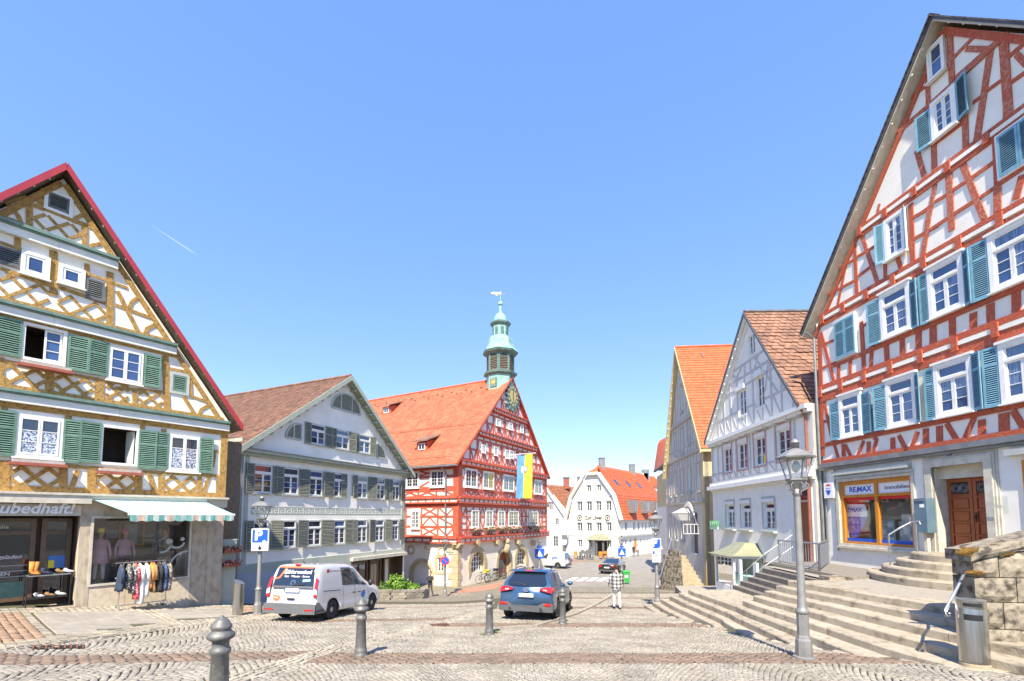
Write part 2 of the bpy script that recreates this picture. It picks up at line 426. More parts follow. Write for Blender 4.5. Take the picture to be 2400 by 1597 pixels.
    def shutter(s,r,m,o=.03,th=.035,split=.66,pitch=.055,swing=0.0,hinge='l',gap='louvre_gap',nosplit=False):
        u0,u1,z0,z1=r;fr=.055 if u1-u0>.25 else .035
        def P(u,z,oo):
            if hinge=='l':du=u-u0;return s.w(u0+du*math.cos(swing),z,oo+du*math.sin(swing))
            du=u1-u;return s.w(u1-du*math.cos(swing),z,oo+du*math.sin(swing))
        def bx(mb,a0,a1,b0,b1,p0,p1,tilt=0.0):
            f=lambda pp:[P(a0,b0,pp),P(a1,b0,pp),P(a1,b1,pp),P(a0,b1,pp)]
            if tilt:mb.hexa([P(a0,b0,p1-.004),P(a1,b0,p1-.004),P(a1,b1,p0),P(a0,b1,p0)],[P(a0,b0,p1+.006),P(a1,b0,p1+.006),P(a1,b1,p0+.01),P(a0,b1,p0+.01)])
            else:mb.hexa(f(p0),f(p1))
        mb=MB();zs=z0+(z1-z0)*split
        for(a0,a1,b0,b1)in((u0,u1,z1-fr*1.3,z1),(u0,u1,z0,z0+fr*1.5),(u0,u0+fr,z0+fr*1.5,z1-fr*1.3),(u1-fr,u1,z0+fr*1.5,z1-fr*1.3)):bx(mb,a0,a1,b0,b1,o,o+th)
        secs=[(z0+fr*1.5,z1-fr*1.3)]
        if not nosplit:bx(mb,u0+fr,u1-fr,zs-fr*.6,zs+fr*.6,o,o+th);secs=[(z0+fr*1.5,zs-fr*.6),(zs+fr*.6,z1-fr*1.3)]
        sh=mb.build('shutter',m,s.root)
        lb=MB()
        for a,b in secs:
            n=max(3,int((b-a)/pitch));st=(b-a)/n
            for i in range(n):bx(lb,u0+fr,u1-fr,a+st*i,a+st*(i+.60),o+.004,o+th*.9,1)
        lb.build('louvre',m,sh,kind='stuff')
        bk=MB();bk.quad(P(u0+fr,z0+fr,o+.002),P(u1-fr,z0+fr,o+.002),P(u1-fr,z1-fr,o+.002),P(u0+fr,z1-fr,o+.002));bk.build('shadow_gap',gap,sh,fix=False)
        return sh
    def text(s,body,u,z,size,m,o=.01,name='lettering',parent=None,depth=.012,align='CENTER',bold=0.0,shear=0.0,squash=1.0,sgn=1):
        mb=MB();ax=s.d*sgn
        vs,fs=text_mesh(body,size,ax,(0,0,1),s.w(u,z,o),depth,align,bold,shear,squash);mb.add(vs,fs)
        return mb.build(name,m,parent or s.root)

def tile_slope(A,B,C,D,tw,th,m,parent,name='roof_tiles',lift=.02,thick=.018,scallop=False,limit=0,flare=0.0,jit=.004,tile_name='tile',near=None):
    """tiles laid in courses on the slope A(eave left) B(eave right) C(ridge right) D(ridge left); the `limit` tiles nearest the viewer are single objects"""
    A,B,C,D=map(Vector,(A,B,C,D))
    nrm=(B-A).cross(D-A).normalized()
    if nrm.z<0:nrm=-nrm
    L=((D-A).length+(C-B).length)/2;rows=int(L/th)
    W0=(B-A).length;cand=[]
    for j in range(rows):
        t=j/rows;p,q=A.lerp(D,t),B.lerp(C,t);wdt=(q-p).length;n=max(1,int(wdt/tw));du=(q-p).normalized();st=wdt/n
        t2=(j+1.0)/rows;up=(A.lerp(D,min(1,t2))-p);up=(up-du*up.dot(du)).normalized()
        for i in range(-1,n+1):
            x=(i+(.5 if j%2 else 0))*st;a,b=max(0,x),min(wdt,x+st)
            if b-a<st*.25:continue
            cand.append((p+du*a,p+du*b,up,du,b-a>st*.8))
    idx=set()
    if limit:
        c=Vector((0,0,CZ));order=sorted(range(len(cand)),key=lambda k:(cand[k][0]-c).length if cand[k][4]else 1e9);idx=set(order[:limit])
    mb=MB();single=None;ll=th*1.9
    for k,(a,b,up,du,full)in enumerate(cand):
        r1,r2=random.uniform(-jit,jit),random.uniform(-jit,jit)
        def shape(a,b,lo):
            w=(b-a);e=nrm*(lift+thick+lo);f=nrm*(lift*.25)
            if scallop:
                pr=[(0.03,.16),(.16,.04),(.34,0),(.66,0),(.84,.04),(.97,.16)]
                front=[a+w*x+up*(ll*.42*y)+e for x,y in pr]
            else:front=[a+w*.02+e,b-w*.02+e]
            top=front+[b-w*.02+up*ll+f,a+w*.02+up*ll+f]
            n=len(front);low=[p-nrm*(thick+lo*.0)for p in front]
            return top+low,[tuple(range(n+2))]+[(i,n+2+i,n+3+i,i+1)for i in range(n-1)]
        if k in idx:
            if single is None:
                sb=MB();w0=(b-a).length
                vs,fs=shape(Vector((0,0,0)),du*w0,0);sb.add(vs,fs);tmp=sb.build('tmp_tile',m,None,fix=False)
                sb2=tmp.data
                for vtx in sb2.vertices:vtx.co=vtx.co+tmp.location
                bpy.data.objects.remove(tmp);single=(sb2,w0)
            o=inst(single[0],tile_name,parent,a+nrm*r1*1.5);o.rotation_euler=(random.uniform(-.012,.012),random.uniform(-.012,.012),random.uniform(-.012,.012))
        else:
            vs,fs=shape(a,b,r1);mb.add(vs,fs)
    if mb.v:return mb.build(name,M[m.name+'_far']if(m.name+'_far')in M and limit else m,parent,fix=False,kind='stuff')
# ================================================================== the ground
def ground_material():
    m=bpy.data.materials.new('cobble_ground');m.use_nodes=True;MATS['cobble_ground']=m
    n,l=m.node_tree.nodes,m.node_tree.links;b=n['Principled BSDF'];b.inputs['Roughness'].default_value=.9
    g=n.new('ShaderNodeNewGeometry');v=n.new('ShaderNodeTexVoronoi');v.feature='DISTANCE_TO_EDGE';v.inputs['Scale'].default_value=8.5;v.inputs['Randomness'].default_value=.7
    v2=n.new('ShaderNodeTexVoronoi');v2.inputs['Scale'].default_value=8.5;v2.inputs['Randomness'].default_value=.7
    for k in(v,v2):l.new(g.outputs['Position'],k.inputs['Vector'])
    rp=n.new('ShaderNodeValToRGB');rp.color_ramp.elements[0].position=.03;rp.color_ramp.elements[1].position=.11
    l.new(v.outputs['Distance'],rp.inputs[0])
    c=n.new('ShaderNodeValToRGB');c.color_ramp.elements[0].color=(.20,.175,.135,1);c.color_ramp.elements[1].color=(.35,.31,.24,1)
    sp=n.new('ShaderNodeSeparateColor');l.new(v2.outputs['Color'],sp.inputs[0]);l.new(sp.outputs[0],c.inputs[0])
    ns=n.new('ShaderNodeTexNoise');ns.inputs['Scale'].default_value=.5;ns.inputs['Detail'].default_value=5;l.new(g.outputs['Position'],ns.inputs['Vector'])
    hs=n.new('ShaderNodeHueSaturation');mr=n.new('ShaderNodeMapRange');mr.inputs['From Min'].default_value=.3;mr.inputs['From Max'].default_value=.7;mr.inputs['To Min'].default_value=.82;mr.inputs['To Max'].default_value=1.12
    l.new(ns.outputs['Fac'],mr.inputs[0]);l.new(mr.outputs[0],hs.inputs['Value']);l.new(c.outputs[0],hs.inputs['Color'])
    mx=n.new('ShaderNodeMix');mx.data_type='RGBA';mx.inputs[6].default_value=(.15,.135,.085,1)
    l.new(rp.outputs[0],mx.inputs[0]);l.new(hs.outputs[0],mx.inputs[7]);l.new(mx.outputs[2],b.inputs['Base Color'])
    bp=n.new('ShaderNodeBump');bp.inputs['Strength'].default_value=.6;bp.inputs['Distance'].default_value=.015;l.new(rp.outputs[0],bp.inputs['Height']);l.new(bp.outputs[0],b.inputs['Normal'])
    return m
ground_material()
mat('joint',(.105,.085,.055),(.085,.095,.035),1.3,.95,.3,50,contrast=(.45,.62))
mat('cobble',(.345,.31,.25),(.245,.22,.175),1.6,.8,.35,70,island=.15,detail=3)
mat('cobble_obj',(.345,.31,.25),(.245,.22,.175),1.6,.8,.35,70,objrnd=.15,detail=3)
mat('paver_brown',(.225,.16,.112),(.165,.125,.092),2.2,.85,.3,70,island=.2)
mat('paver_brown_obj',(.225,.16,.112),(.165,.125,.092),2.2,.85,.3,70,objrnd=.2)
mat('paver_edge_obj',(.41,.365,.275),(.29,.255,.195),2,.85,.3,70,objrnd=.14)
mat('paver_edge',(.41,.365,.275),(.29,.255,.195),2,.85,.3,70,island=.14)
mat('asphalt',(.30,.275,.235),(.22,.205,.18),1.2,.9,.2,80)
mat('red_walk',(.44,.21,.14),(.36,.18,.12),3,.9,.2,60)

xs=np.unique(np.concatenate([np.arange(-400,-60,20.),np.arange(-60,-20,2.),np.arange(-20,20,.5),np.arange(20,60,2.),np.arange(60,401,20.)]))
ys=np.unique(np.concatenate([np.arange(-40,0,2.),np.arange(0,60,.5),np.arange(60,120,4.),np.arange(120,601,20.)]))
XX,YY=np.meshgrid(xs,ys);ZZ=G(XX,YY)-0.035
gb=MB();gb.v=[tuple(map(float,t))for t in zip(XX.ravel(),YY.ravel(),ZZ.ravel())]
nx=len(xs);gb.f=[(j*nx+i,j*nx+i+1,(j+1)*nx+i+1,(j+1)*nx+i)for j in range(len(ys)-1)for i in range(nx-1)]
gb.m=[1 if(ys[j]<27 and abs(xs[i])<20)else 0 for j in range(len(ys)-1)for i in range(nx-1)];gb.sm=[True]*len(gb.f)
ground=gb.build('ground',['cobble_ground','joint'],None,fix=False);tag(ground,kind='structure')

# --- laying zones (place coordinates)
FL=Facade(530,1100,18.0,2010)  # front of the ochre house: the left pavement follows it
def walk_v(x,y):return(Vector((x,y,0))-FL.O).dot(FL.n)
E_walk=[(-11.5,4),(-10.12,9.15),(-10.05,10.39),(-9.54,14.38),(-8.71,15.66),(-8.2,17.5),(-8.0,22)]
def xw(y):return np.interp(y,[p[1]for p in E_walk],[p[0]for p in E_walk])
E_mid=[(-4.9,4),(-4.22,6.9),(-3.77,10.21),(-2.6,13.4),(-1.52,16.36),(-.6,18.5)]  # pale edging between carriageway and square
def xm(y):return np.interp(y,[p[1]for p in E_mid],[p[0]for p in E_mid])
E_kerb=[(-2.4,13.3),(-.3,13.4),(.68,13.79),(2.3,16.8),(3.6,20.0),(5.09,24.02),(8.0,33.0)]
STEPX=lambda y,k:np.interp(y,[6,9.4,12.7,13.5,16.6],[10.2,9.25,8.4,8.2,7.9])-k*np.interp(y,[9,11.5,14,16],[.5,.37,.26,.25])
TERR=-1.88+CZ;RISE=.17
def step_edge(y):  # foot of the flight: where the lowest step sinks into the slope
    k=(TERR-G(7.3,y))/RISE
    return STEPX(y,k)if y<16.7 else np.interp(y,[16.7,18.6,25.9],[5.9,7.4,9.6])
BANDS=[(8.25,9.35),(13.6,14.5),(18.6,19.3),(22.9,23.6)]
def in_band(y):return any(a<=y<=b for a,b in BANDS)

def stone(cx,cy,w,d,ang,rel=0.0,h=.03):
    """top and sides of one paving stone following the slope"""
    c,s_=math.cos(ang),math.sin(ang);out=[]
    for zz,k in((-h,1.0),(-.010,1.0),(0,.80)):
        for sx,sy in((-1,-1),(1,-1),(1,1),(-1,1)):
            lx,ly=sx*w/2*k,sy*d/2*k
            out.append((cx+lx*c-ly*s_,cy+lx*s_+ly*c,zz+rel))
    return out
SF=[(0,1,5,4),(1,2,6,5),(2,3,7,6),(3,0,4,7),(4,5,9,8),(5,6,10,9),(6,7,11,10),(7,4,8,11),(8,9,10,11)]
class Lay:
    def __init__(s):s.st=[]
    def put(s,x,y,w,d,a):
        s.st.append((x,y,w*random.uniform(.82,.98),d*random.uniform(.82,.98),a+random.uniform(-.06,.06),random.gauss(0,.006)))
    def build(s,name,m,parent,limit=0,single_name='cobble',msingle=None):
        st=s.st
        if limit:
            st=sorted(st,key=lambda t:t[1]+(0 if abs(t[0])<t[1]*1.12 and t[1]>6.55-.02*abs(t[0])else 100))
            base=MB();base.add(stone(0,0,1,1,0),SF);t=base.build('tmp',msingle,None,fix=False);me=t.data
            for v in me.vertices:v.co=v.co+t.location
            bpy.data.objects.remove(t)
            for(x,y,w,d,a,r)in st[:limit]:
                dzx=(Gf(x+.1,y)-Gf(x-.1,y))/.2;dzy=(Gf(x,y+.1)-Gf(x,y-.1))/.2
                o=inst(me,single_name,parent,(x,y,Gf(x,y)+r),scale=(w,d,1));o.rotation_euler=(math.atan(dzy),-math.atan(dzx),a)
            st=st[limit:]
        n=len(st)
        if not n:return
        A=np.array([stone(*t)for t in st]);flat=A.reshape(-1,3);flat[:,2]+=G(flat[:,0],flat[:,1])
        mb=MB();me=bpy.data.meshes.new(name);F=(np.array(SF)[None]+12*np.arange(n)[:,None,None]).reshape(-1,4)
        me.vertices.add(len(flat));me.vertices.foreach_set('co',flat.ravel());me.loops.add(F.size);me.loops.foreach_set('vertex_index',F.ravel().astype(np.int32))
        me.polygons.add(len(F));me.polygons.foreach_set('loop_start',(np.arange(len(F))*4).astype(np.int32));me.update(calc_edges=True);me.validate()
        me.materials.append(M[m]);o=bpy.data.objects.new(name,me);COL.objects.link(o);o.parent=parent;o['kind']='stuff'
        return o
def near_view(x,y):return y>4.8 and abs(x)<y*1.17+.5
square=thing('cobbled_square',None,None);square['kind']='structure'
cob,brn,edg=Lay(),Lay(),Lay()
S=.080
def arcs(x0,x1,y0,y1,ok,lane=1.35,amp=.26,s=S):
    """small stones laid in segmental arcs"""
    nl=int((x1-x0)/lane)+1;per=int(lane/s)
    for L_ in range(nl):
        for j in range(int((y1-y0+amp)/s)+2):
            for i in range(per):
                t=(i+.5+(.5 if j%2 else 0))/per
                if t>1:continue
                x=x0+(L_+t)*lane;k=2*t-1;y=y0+j*s+amp*(1-k*k)-amp
                if y0<y<y1 and near_view(x,y)and ok(x,y):cob.put(x,y,s,s,math.atan(-2*amp*k*2/lane))
def strip_w(y):return .36
def ok_sq(x,y):
    if y>26 or in_band(y)and x>xm(y):return False
    if y<18.5 and abs(x-xm(y))<.30:return False
    return x>xm(y)and x<step_edge(y)-.16 and kerb_side(x,y)!=0
def kerb_side(x,y):
    best=9
    for(x0,y0),(x1,y1)in zip(E_kerb,E_kerb[1:]):
        dx,dy=x1-x0,y1-y0;t=max(0,min(1,((x-x0)*dx+(y-y0)*dy)/(dx*dx+dy*dy)));best=min(best,math.hypot(x-x0-dx*t,y-y0-dy*t))
    return 0 if best<.12 else 1
BROWN_ST=[(8.9,1.0,-10.0,-3.9),(15.0,.7,-7.0,-.5),(20.5,.6,-6,0)]
def ok_st(x,y):
    if x<xw(y)+.16 or x>xm(y)-.30:return False
    for c,h,a,b in BROWN_ST:
        if a<x<b and abs(y-c-.12*(x+6))<h/2*(1 if c>9 else 1.0):return False
    return True
arcs(-4.9,10.5,4.6,26.2,ok_sq)
arcs(-24,-.4,4.6,24.0,ok_st,1.6,.32,.098)
for a,b in BANDS:
    n=int((b-a)/.105)
    for j in range(n):
        y=a+(j+.5)*(b-a)/n;x=xm(y)+(.33 if y<18 else 0)+(.08 if j%2 else 0);xe=step_edge(y)-.16
        while x<xe:
            if near_view(x,y)and kerb_side(x,y):brn.put(x,y,.19,.105,0)
            x+=.20
for c,h,a,b in BROWN_ST:
    n=int(h/.105)
    for j in range(n):
        x=a+(.1 if j%2 else 0)
        while x<b:
            y=c+.12*(x+6)-h/2+(j+.5)*h/n
            if near_view(x,y)and x<xm(y)-.3 and x>xw(y)+.15:brn.put(x,y,.19,.105,.12)
            x+=.20
def edge_rows(pts,offs,w=.17,d=.13):
    for(x0,y0),(x1,y1)in zip(pts,pts[1:]):
        L_=math.hypot(x1-x0,y1-y0);a=math.atan2(y1-y0,x1-x0);nn=(-math.sin(a),math.cos(a));n=max(1,int(L_/w))
        for i in range(n):
            for o_ in offs:
                t=(i+.5+(.5 if o_>0 else 0))/n;x,y=x0+(x1-x0)*t+nn[0]*o_,y0+(y1-y0)*t+nn[1]*o_
                if near_view(x,y):edg.put(x,y,w,d,a)
edge_rows(E_mid,(-.20,-.065,.07,.205));edge_rows(E_walk,(-.07,.07))
edge_rows([(float(step_edge(y)),y)for y in np.arange(6.5,16.6,.5)],(.07,),.3,.14)
cob.build('cobblestones','cobble',square,300,'cobble','cobble_obj')
brn.build('brown_pavers','paver_brown',square,300,'paver','paver_brown_obj');edg.build('edging_stones','paver_edge',square,200,'edging_stone','paver_edge_obj')

kb=thing('kerb',None,None);kb['kind']='structure'
for(x0,y0),(x1,y1)in zip(E_kerb,E_kerb[1:]):
    L_=math.hypot(x1-x0,y1-y0);n=max(1,int(L_/1.0))
    for i in range(n):
        a,b=[Vector((x0+(x1-x0)*t,y0+(y1-y0)*t,0))for t in(i/n+.004,(i+1)/n-.004)]
        sd=Vector((-(b-a).y,(b-a).x,0)).normalized()*.085;q=MB()
        f=lambda z:[Vector((p.x,p.y,Gf(p.x,p.y)+z))for p in(a-sd,b-sd,b+sd,a+sd)]
        q.hexa(f(-.06),f(.035));q.build('kerbstone','paver_edge',kb)

# --- left pavement: slabs, small pavers and brick beside the shop front
walk=thing('pavement',None,None);walk['kind']='structure'
pav,bri=Lay(),Lay();da=math.atan2(FL.d.y,FL.d.x)
sm=MB();sm.add(stone(0,0,1,1,0,h=.04),SF);tmp=sm.build('tmp','slab',None,fix=False);slab_me=tmp.data
for v in slab_me.vertices:v.co=v.co+tmp.location
bpy.data.objects.remove(tmp)
for v in slab_me.vertices:
    if v.co.z>-.001:v.co.x*=1.22;v.co.y*=1.22
def wp(u,v):p=FL.w(u,0,v);return p.x,p.y
u=-12.0
while u<4.5:
    for j in range(60):
        v=.08+j*.115;x,y=wp(u,v)
        if x>xw(y)-.16 or not near_view(x,y)or y>24:continue
        slab_zone=-5.2<u<-.2 and .9<v<4.7-.0*u and x<xw(y)-.75 and not(-2.75<u<-2.3)
        if slab_zone:continue
        bz=(u<-5.4 and .9<v and x<xw(y)-.6)or(u>.1 and v>.5 and x<xw(y)-.6)
        (bri if bz else pav).put(x,y,.17,.11,da)
    u+=.175
for a,b in((-5.2,-2.75),(-2.3,-.2)):
    nu=3 if b-a>2.2 else 2
    for i in range(nu):
        for j in range(7):
            uu,vv=a+(b-a)*(i+.5)/nu,.9+.62*(j+.5);x,y=wp(uu,vv)
            if x>xw(y)-.95:continue
            if vv>4.7:continue
            o=inst(slab_me,'slab',walk,(x,y,Gf(x,y)-.004),scale=((b-a)/nu*.995,.618,1))
            dzx=(Gf(x+.3,y)-Gf(x-.3,y))/.6;dzy=(Gf(x,y+.3)-Gf(x,y-.3))/.6;gu=dzx*math.cos(da)+dzy*math.sin(da);gv=-dzx*math.sin(da)+dzy*math.cos(da)
            o.rotation_euler=Matrix.Rotation(da,3,'Z').to_4x4().to_euler();o.rotation_euler=(Matrix.Rotation(da,4,'Z')@Matrix.Rotation(-math.atan(gu),4,'Y')@Matrix.Rotation(math.atan(gv),4,'X')).to_euler()
mat('paver_orange',(.34,.225,.145),(.27,.18,.12),2.2,.85,.3,70,island=.18)
pav.build('small_pavers','paver_edge',walk,200,'paver','paver_edge_obj');bri.build('brick_pavers','paver_orange',walk)

# --- flat sheets farther off
def sheet(name,pts,m,lift,parent=None,kind=None,res=6):
    mb=MB();n=len(pts)
    a,b,c,d=[Vector((p[0],p[1],0))for p in pts]
    for j in range(res):
        for i in range(res):
            q=[]
            for(s_,t)in((i,j),(i+1,j),(i+1,j+1),(i,j+1)):
                p=a.lerp(b,s_/res).lerp(d.lerp(c,s_/res),t/res);q.append((p.x,p.y,Gf(p.x,p.y)+lift))
            mb.quad(*q)
    o=mb.build(name,m,parent,fix=False)
    if kind:o['kind']=kind
    return o
def gp(px,py):p=ground_at(px,py);return(p.x,p.y)
sheet('red_pavement',[gp(1062,1390),gp(1160,1380),gp(1190,1362),gp(1090,1378)],'red_walk',.004-.03,kind='structure')
sheet('red_pavement',[gp(1330,1323),gp(1400,1310),gp(1390,1306),gp(1320,1316)],'red_walk',.004-.03,kind='structure')
road=sheet('road',[(3.2,31),(12.5,31),(26,78),(6,78)],'asphalt',-.031,kind='structure',res=16)
zeb=thing('crossing',None,None);zeb['kind']='structure'
for i in range(5):
    x0=1327+i*24
    sheet('stripe',[gp(x0-4,1362),gp(x0+13,1362),gp(x0+30,1353.5),gp(x0+15,1353.5)],'white_print',-.02,zeb,res=2)
# ================================================================== ochre half-timbered house with the shop, left
L1=zoom(0,380,5.2267);L2=zoom(0,660,5.2267);L3=zoom(270,660,4.48);L4=zoom(0,930,5.8067);L5=zoom(270,930,5.8067);L6=zoom(0,1150,5.2267);L7=zoom(200,1150,5.2278)
def gable_roof(F,root,apex,eave,ov,back,th,m_top,m_edge,m_soffit,edge_h=.25,name='roof',edge_name='bargeboard',uleft=None,zleft=None):
    """roof slabs from the ridge to both eaves; front overhang ov, depth back"""
    (ua,za),(ue,ze)=apex,eave
    roof=None;out=[]
    for sg in(1,-1):
        ub=ue if sg>0 else(2*ua-ue if uleft is None else uleft)
        zb=ze if(sg>0 or uleft is None)else za-(za-ze)*(ua-uleft)/(ue-ua)
        if sg<0 and zleft is not None:zb=zleft
        mb=MB();f=lambda o:[F.w(ua,za,o),F.w(ub,zb,o),F.w(ub,zb-th,o),F.w(ua,za-th,o)]
        a,b=f(ov),f(-back);mb.mi=0;mb.quad(a[0],a[1],b[1],b[0]);mb.mi=1;mb.quad(a[3],a[2],b[2],b[3]);mb.quad(a[0],a[1],a[2],a[3]);mb.quad(a[1],a[2],b[2],b[1]);mb.quad(*b)
        o=mb.build(name if roof is None else 'roof_slope',[m_top,m_soffit],root if roof is None else roof,fix=False)
        if roof is None:roof=o
        d=Vector((ub-ua,zb-za)).normalized();nn=Vector((d.y,-d.x))if sg<0 else Vector((-d.y,d.x))
        if nn.y<0:nn=-nn
        if m_edge:
            eb=MB();p0,p1=Vector((ua,za+.03)),Vector((ub,zb+.03))
            F.poly(eb,[p0+nn*.02,p1+nn*.02,p1-Vector((0,edge_h)),p0-Vector((0,edge_h))],ov,ov+.05)
            eb.build(edge_name,m_edge,roof)
        out.append((ub,zb))
    return roof,out
def bulbs(F,root,a,b,n,o,m='bulb',r=.035):
    mb0=MB();mb0.smooth=True;mb0.ball((0,0,0),r,6,4,(1,1,1.7));t=mb0.build('tmp',m,None);me=t.data
    for v in me.vertices:v.co=v.co+t.location
    bpy.data.objects.remove(t)
    for i in range(n):
        t=(i+.5)/n;q=inst(me,'light_bulb',root,F.w(a[0]+(b[0]-a[0])*t,a[1]+(b[1]-a[1])*t,o));q.rotation_euler=(random.uniform(-.4,.4),random.uniform(-.5,.5),0)

F=FL
HL=thing('half_timbered_house','ochre half-timbered gabled house with green shutters above a stone shop front','house',F.w(-5,Gf(-14,15)-.2,-3));F.root=HL
apex,eave=F.uz(157,385,.42),F.uz(569,1000,.42)
zb=[F.uz(0,y)[1]for y in(514,544,706,736,910,940,1154,1178)]
g0=Gf(-13,17)-1.0
UL=2*apex[0]-eave[0]+.33
sl=(apex[1]-eave[1])/(eave[0]-apex[0])
wall_top=lambda u:apex[1]-.30-sl*abs(u-apex[0])
zE=wall_top(0)
wins_open=[F.rect(L2,(285,500),(785,1040)),F.rect(ident,(237,996),(321,1093))]
swin=(-3.87,-1.13,F.uz(212,1372)[1],F.uz(217,1214)[1])
door=(-9.0,F.uz(183,1300)[0],g0,F.uz(180,1208)[1])
R4p=lambda r:[(r[0],r[2]),(r[1],r[2]),(r[1],r[3]),(r[0],r[3])]
zs=zb[6]-.02
F.wall('gable_wall',[(UL,zs),(0,zs),(0,zE),(apex[0],apex[1]-.30),(UL,zE)],[R4p(r)for r in wins_open],.25,'plaster_white')
F.wall('shop_wall',[(UL,g0),(0,g0),(0,zs),(UL,zs)],[R4p(swin),R4p(door)],.35,'travertine','travertine_light')
sw=MB();sw.quad(F.w(0,g0,0),F.w(0,zE,0),F.w(0,zE,-12),F.w(0,g0,-12));sw.quad(F.w(0,g0,-12),F.w(0,zE,-12),F.w(apex[0],apex[1]-.3,-12),F.w(UL,zE,-12),F.w(UL,g0,-12));sw.build('side_wall','plaster_warm',HL,fix=False)
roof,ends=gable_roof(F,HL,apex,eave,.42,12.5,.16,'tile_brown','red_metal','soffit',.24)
for sg,e in((1,ends[0]),(-1,ends[1])):
    F.beam((apex[0]+sg*.05,apex[1]-.48),(e[0]-sg*.35,e[1]-.28),.16,'ochre_beam',.05,'rafter')
    bulbs(F,HL,(apex[0]+sg*.2,apex[1]-.42),(e[0],e[1]-.1),17,.32)
# cornice ledges between the storeys
def edge_u(z):return(apex[1]-.36-z)/sl
for i in range(3):
    zt,zl=zb[2*i],zb[2*i+1];w_=edge_u(zt);a,b=max(UL,apex[0]-w_),min(0.06,apex[0]+w_)
    q=MB();F.box(q,a,b,zt-.09,zt,-.02,.26);F.box(q,a,b,zt-.14,zt-.091,-.02,.21);q.build('cornice','green_ledge',HL)
    n=max(2,int((b-a)/3.1))
    for k in range(n):
        q=MB();F.box(q,a+(b-a)*k/n+.003,a+(b-a)*(k+1)/n-.003,zl,zt-.141,-.02,.16+.004*(k%2));q.build('fascia_board','fascia',HL)
B='ochre_beam'
F.beams(L1,[(240,470,545,580,.13),(880,715,1110,795,.13),(360,470,360,830,.15),(1035,800,1035,1070,.14),(530,330,512,560,.10),(425,385,495,530,.11),(0,660,1370,1205,.12),(545,575,890,720,.09),(60,510,320,420,.07),
  (0,985,1560,1545,.09),(215,935,215,1075,.14),(655,1090,655,1640,.19),(1065,1250,1065,1420,.13),(1345,1350,1345,2040,.19),(0,1300,620,1520,.11),(720,1535,1290,1735,.11)],B)
F.brace(L1,[(105,525),(170,590),(225,665),(262,760)],.11,B);F.brace(L1,[(905,715),(950,675),(1015,650)],.10,B);F.brace(L1,[(1075,1080),(1130,1020),(1235,1005)],.11,B)
F.lattice(F.rect(L1,(405,590),(1000,985)),3,.085,B)
F.lattice(F.rect(L1,(0,1330),(590,1800)),3,.085,B);F.lattice(F.rect(L1,(720,1600),(1290,1990)),3,.085,B)
F.lattice((-8.6,-6.7,zb[2]+.14,zb[1]-1.35),3,.085,B)
F.beams(L3,[(20,100,275,600,.13),(0,245,365,380,.11),(525,780,545,1390,.2),(790,1030,800,1225,.09),(718,1210,855,1430,.13),(800,1205,965,1265,.1),(570,915,740,950,.1)],B)
F.brace(L3,[(145,280),(170,215),(225,175)],.10,B);F.brace(L3,[(300,590),(335,495),(440,445)],.13,B);F.brace(L3,[(875,1420),(900,1345),(945,1320),(1000,1285)],.11,B)
for i,dz in((1,.09),(2,.09)):F.beam((UL+.3,zb[2*i]+dz),(apex[0]+edge_u(zb[2*i])-.2,zb[2*i]+dz),.13,B,.034,'sill_beam')
F.beam((UL+.1,zb[5]-.09),(-.02,zb[5]-.09),.16,B,.032,'head_beam');F.beam((UL+.1,zb[6]+.12),(-.02,zb[6]+.12),.2,B,.034,'sill_beam')
F.beam((UL+.2,zb[3]-.05),(apex[0]+edge_u(zb[3])-.1,zb[3]-.05),.08,B,.032,'head_beam')
rb=F.rect(L2,(0,1000),(540,1320));F.lattice((rb[0],rb[1],zb[4]+.16,rb[3]+.05),3,.10,B);F.lattice((-8.9,-7.0,zb[4]+.16,rb[3]+.05),3,.10,B)
ra=F.rect(L2,(670,1140),(1130,1430));F.lattice((ra[0],ra[1],zb[4]+.16,rb[3]+.03),3,.10,B)
for r in(F.rect(L2,(1300,1250),(1566,1490)),F.rect(L3,(250,1165),(495,1335))):F.lattice((r[0],r[1],zb[4]+.16,rb[3]),3,.085,B)
F.beams(L2,[(605,1110,605,1340,.2),(1215,1190,1215,1490,.24),(0,930,2,1290,.16),(0,965,700,1100,.1),(640,1100,1566,1265,.1)],B);F.beams(L3,[(205,1150,205,1310,.14),(0,1115,500,1160,.09)],B)
F.beams(L4,[(62,870,62,1240,.22),(862,970,862,1290,.2),(1060,1000,960,1280,.13),(1245,1000,1245,1290,.22),(0,885,1742,1000,.11),(930,250,930,330,.16),(60,80,60,190,.14)],B)
F.beams(L5,[(315,1030,315,1340,.22),(450,1020,545,1320,.15),(622,1020,622,1320,.18),(1148,1080,1148,1340,.14),(1290,1050,1195,1330,.13),(1382,1070,1380,1340,.07),(0,1000,1400,1080,.11),(370,380,370,450,.14),(660,440,660,480,.14),(1200,740,1400,745,.1),(1360,760,1330,960,.08)],B)
F.beam((-.12,zb[5]-.1),(-.12,zb[6]+.05),.24,B,.05,'corner_post')
for r in(F.rect(L4,(125,930),(800,1250)),(F.uz(*L4(1310,1010))[0],F.uz(*L5(270,1310))[0],F.rect(L4,(125,930),(800,1250))[2],F.rect(L4,(125,930),(800,1250))[3]),F.rect(L5,(670,1070),(1115,1320))):F.lattice(r,3,.11,B)
F.lattice((-8.8,-6.6,zb[6]+.22,zb[6]+.95),3,.11,B)
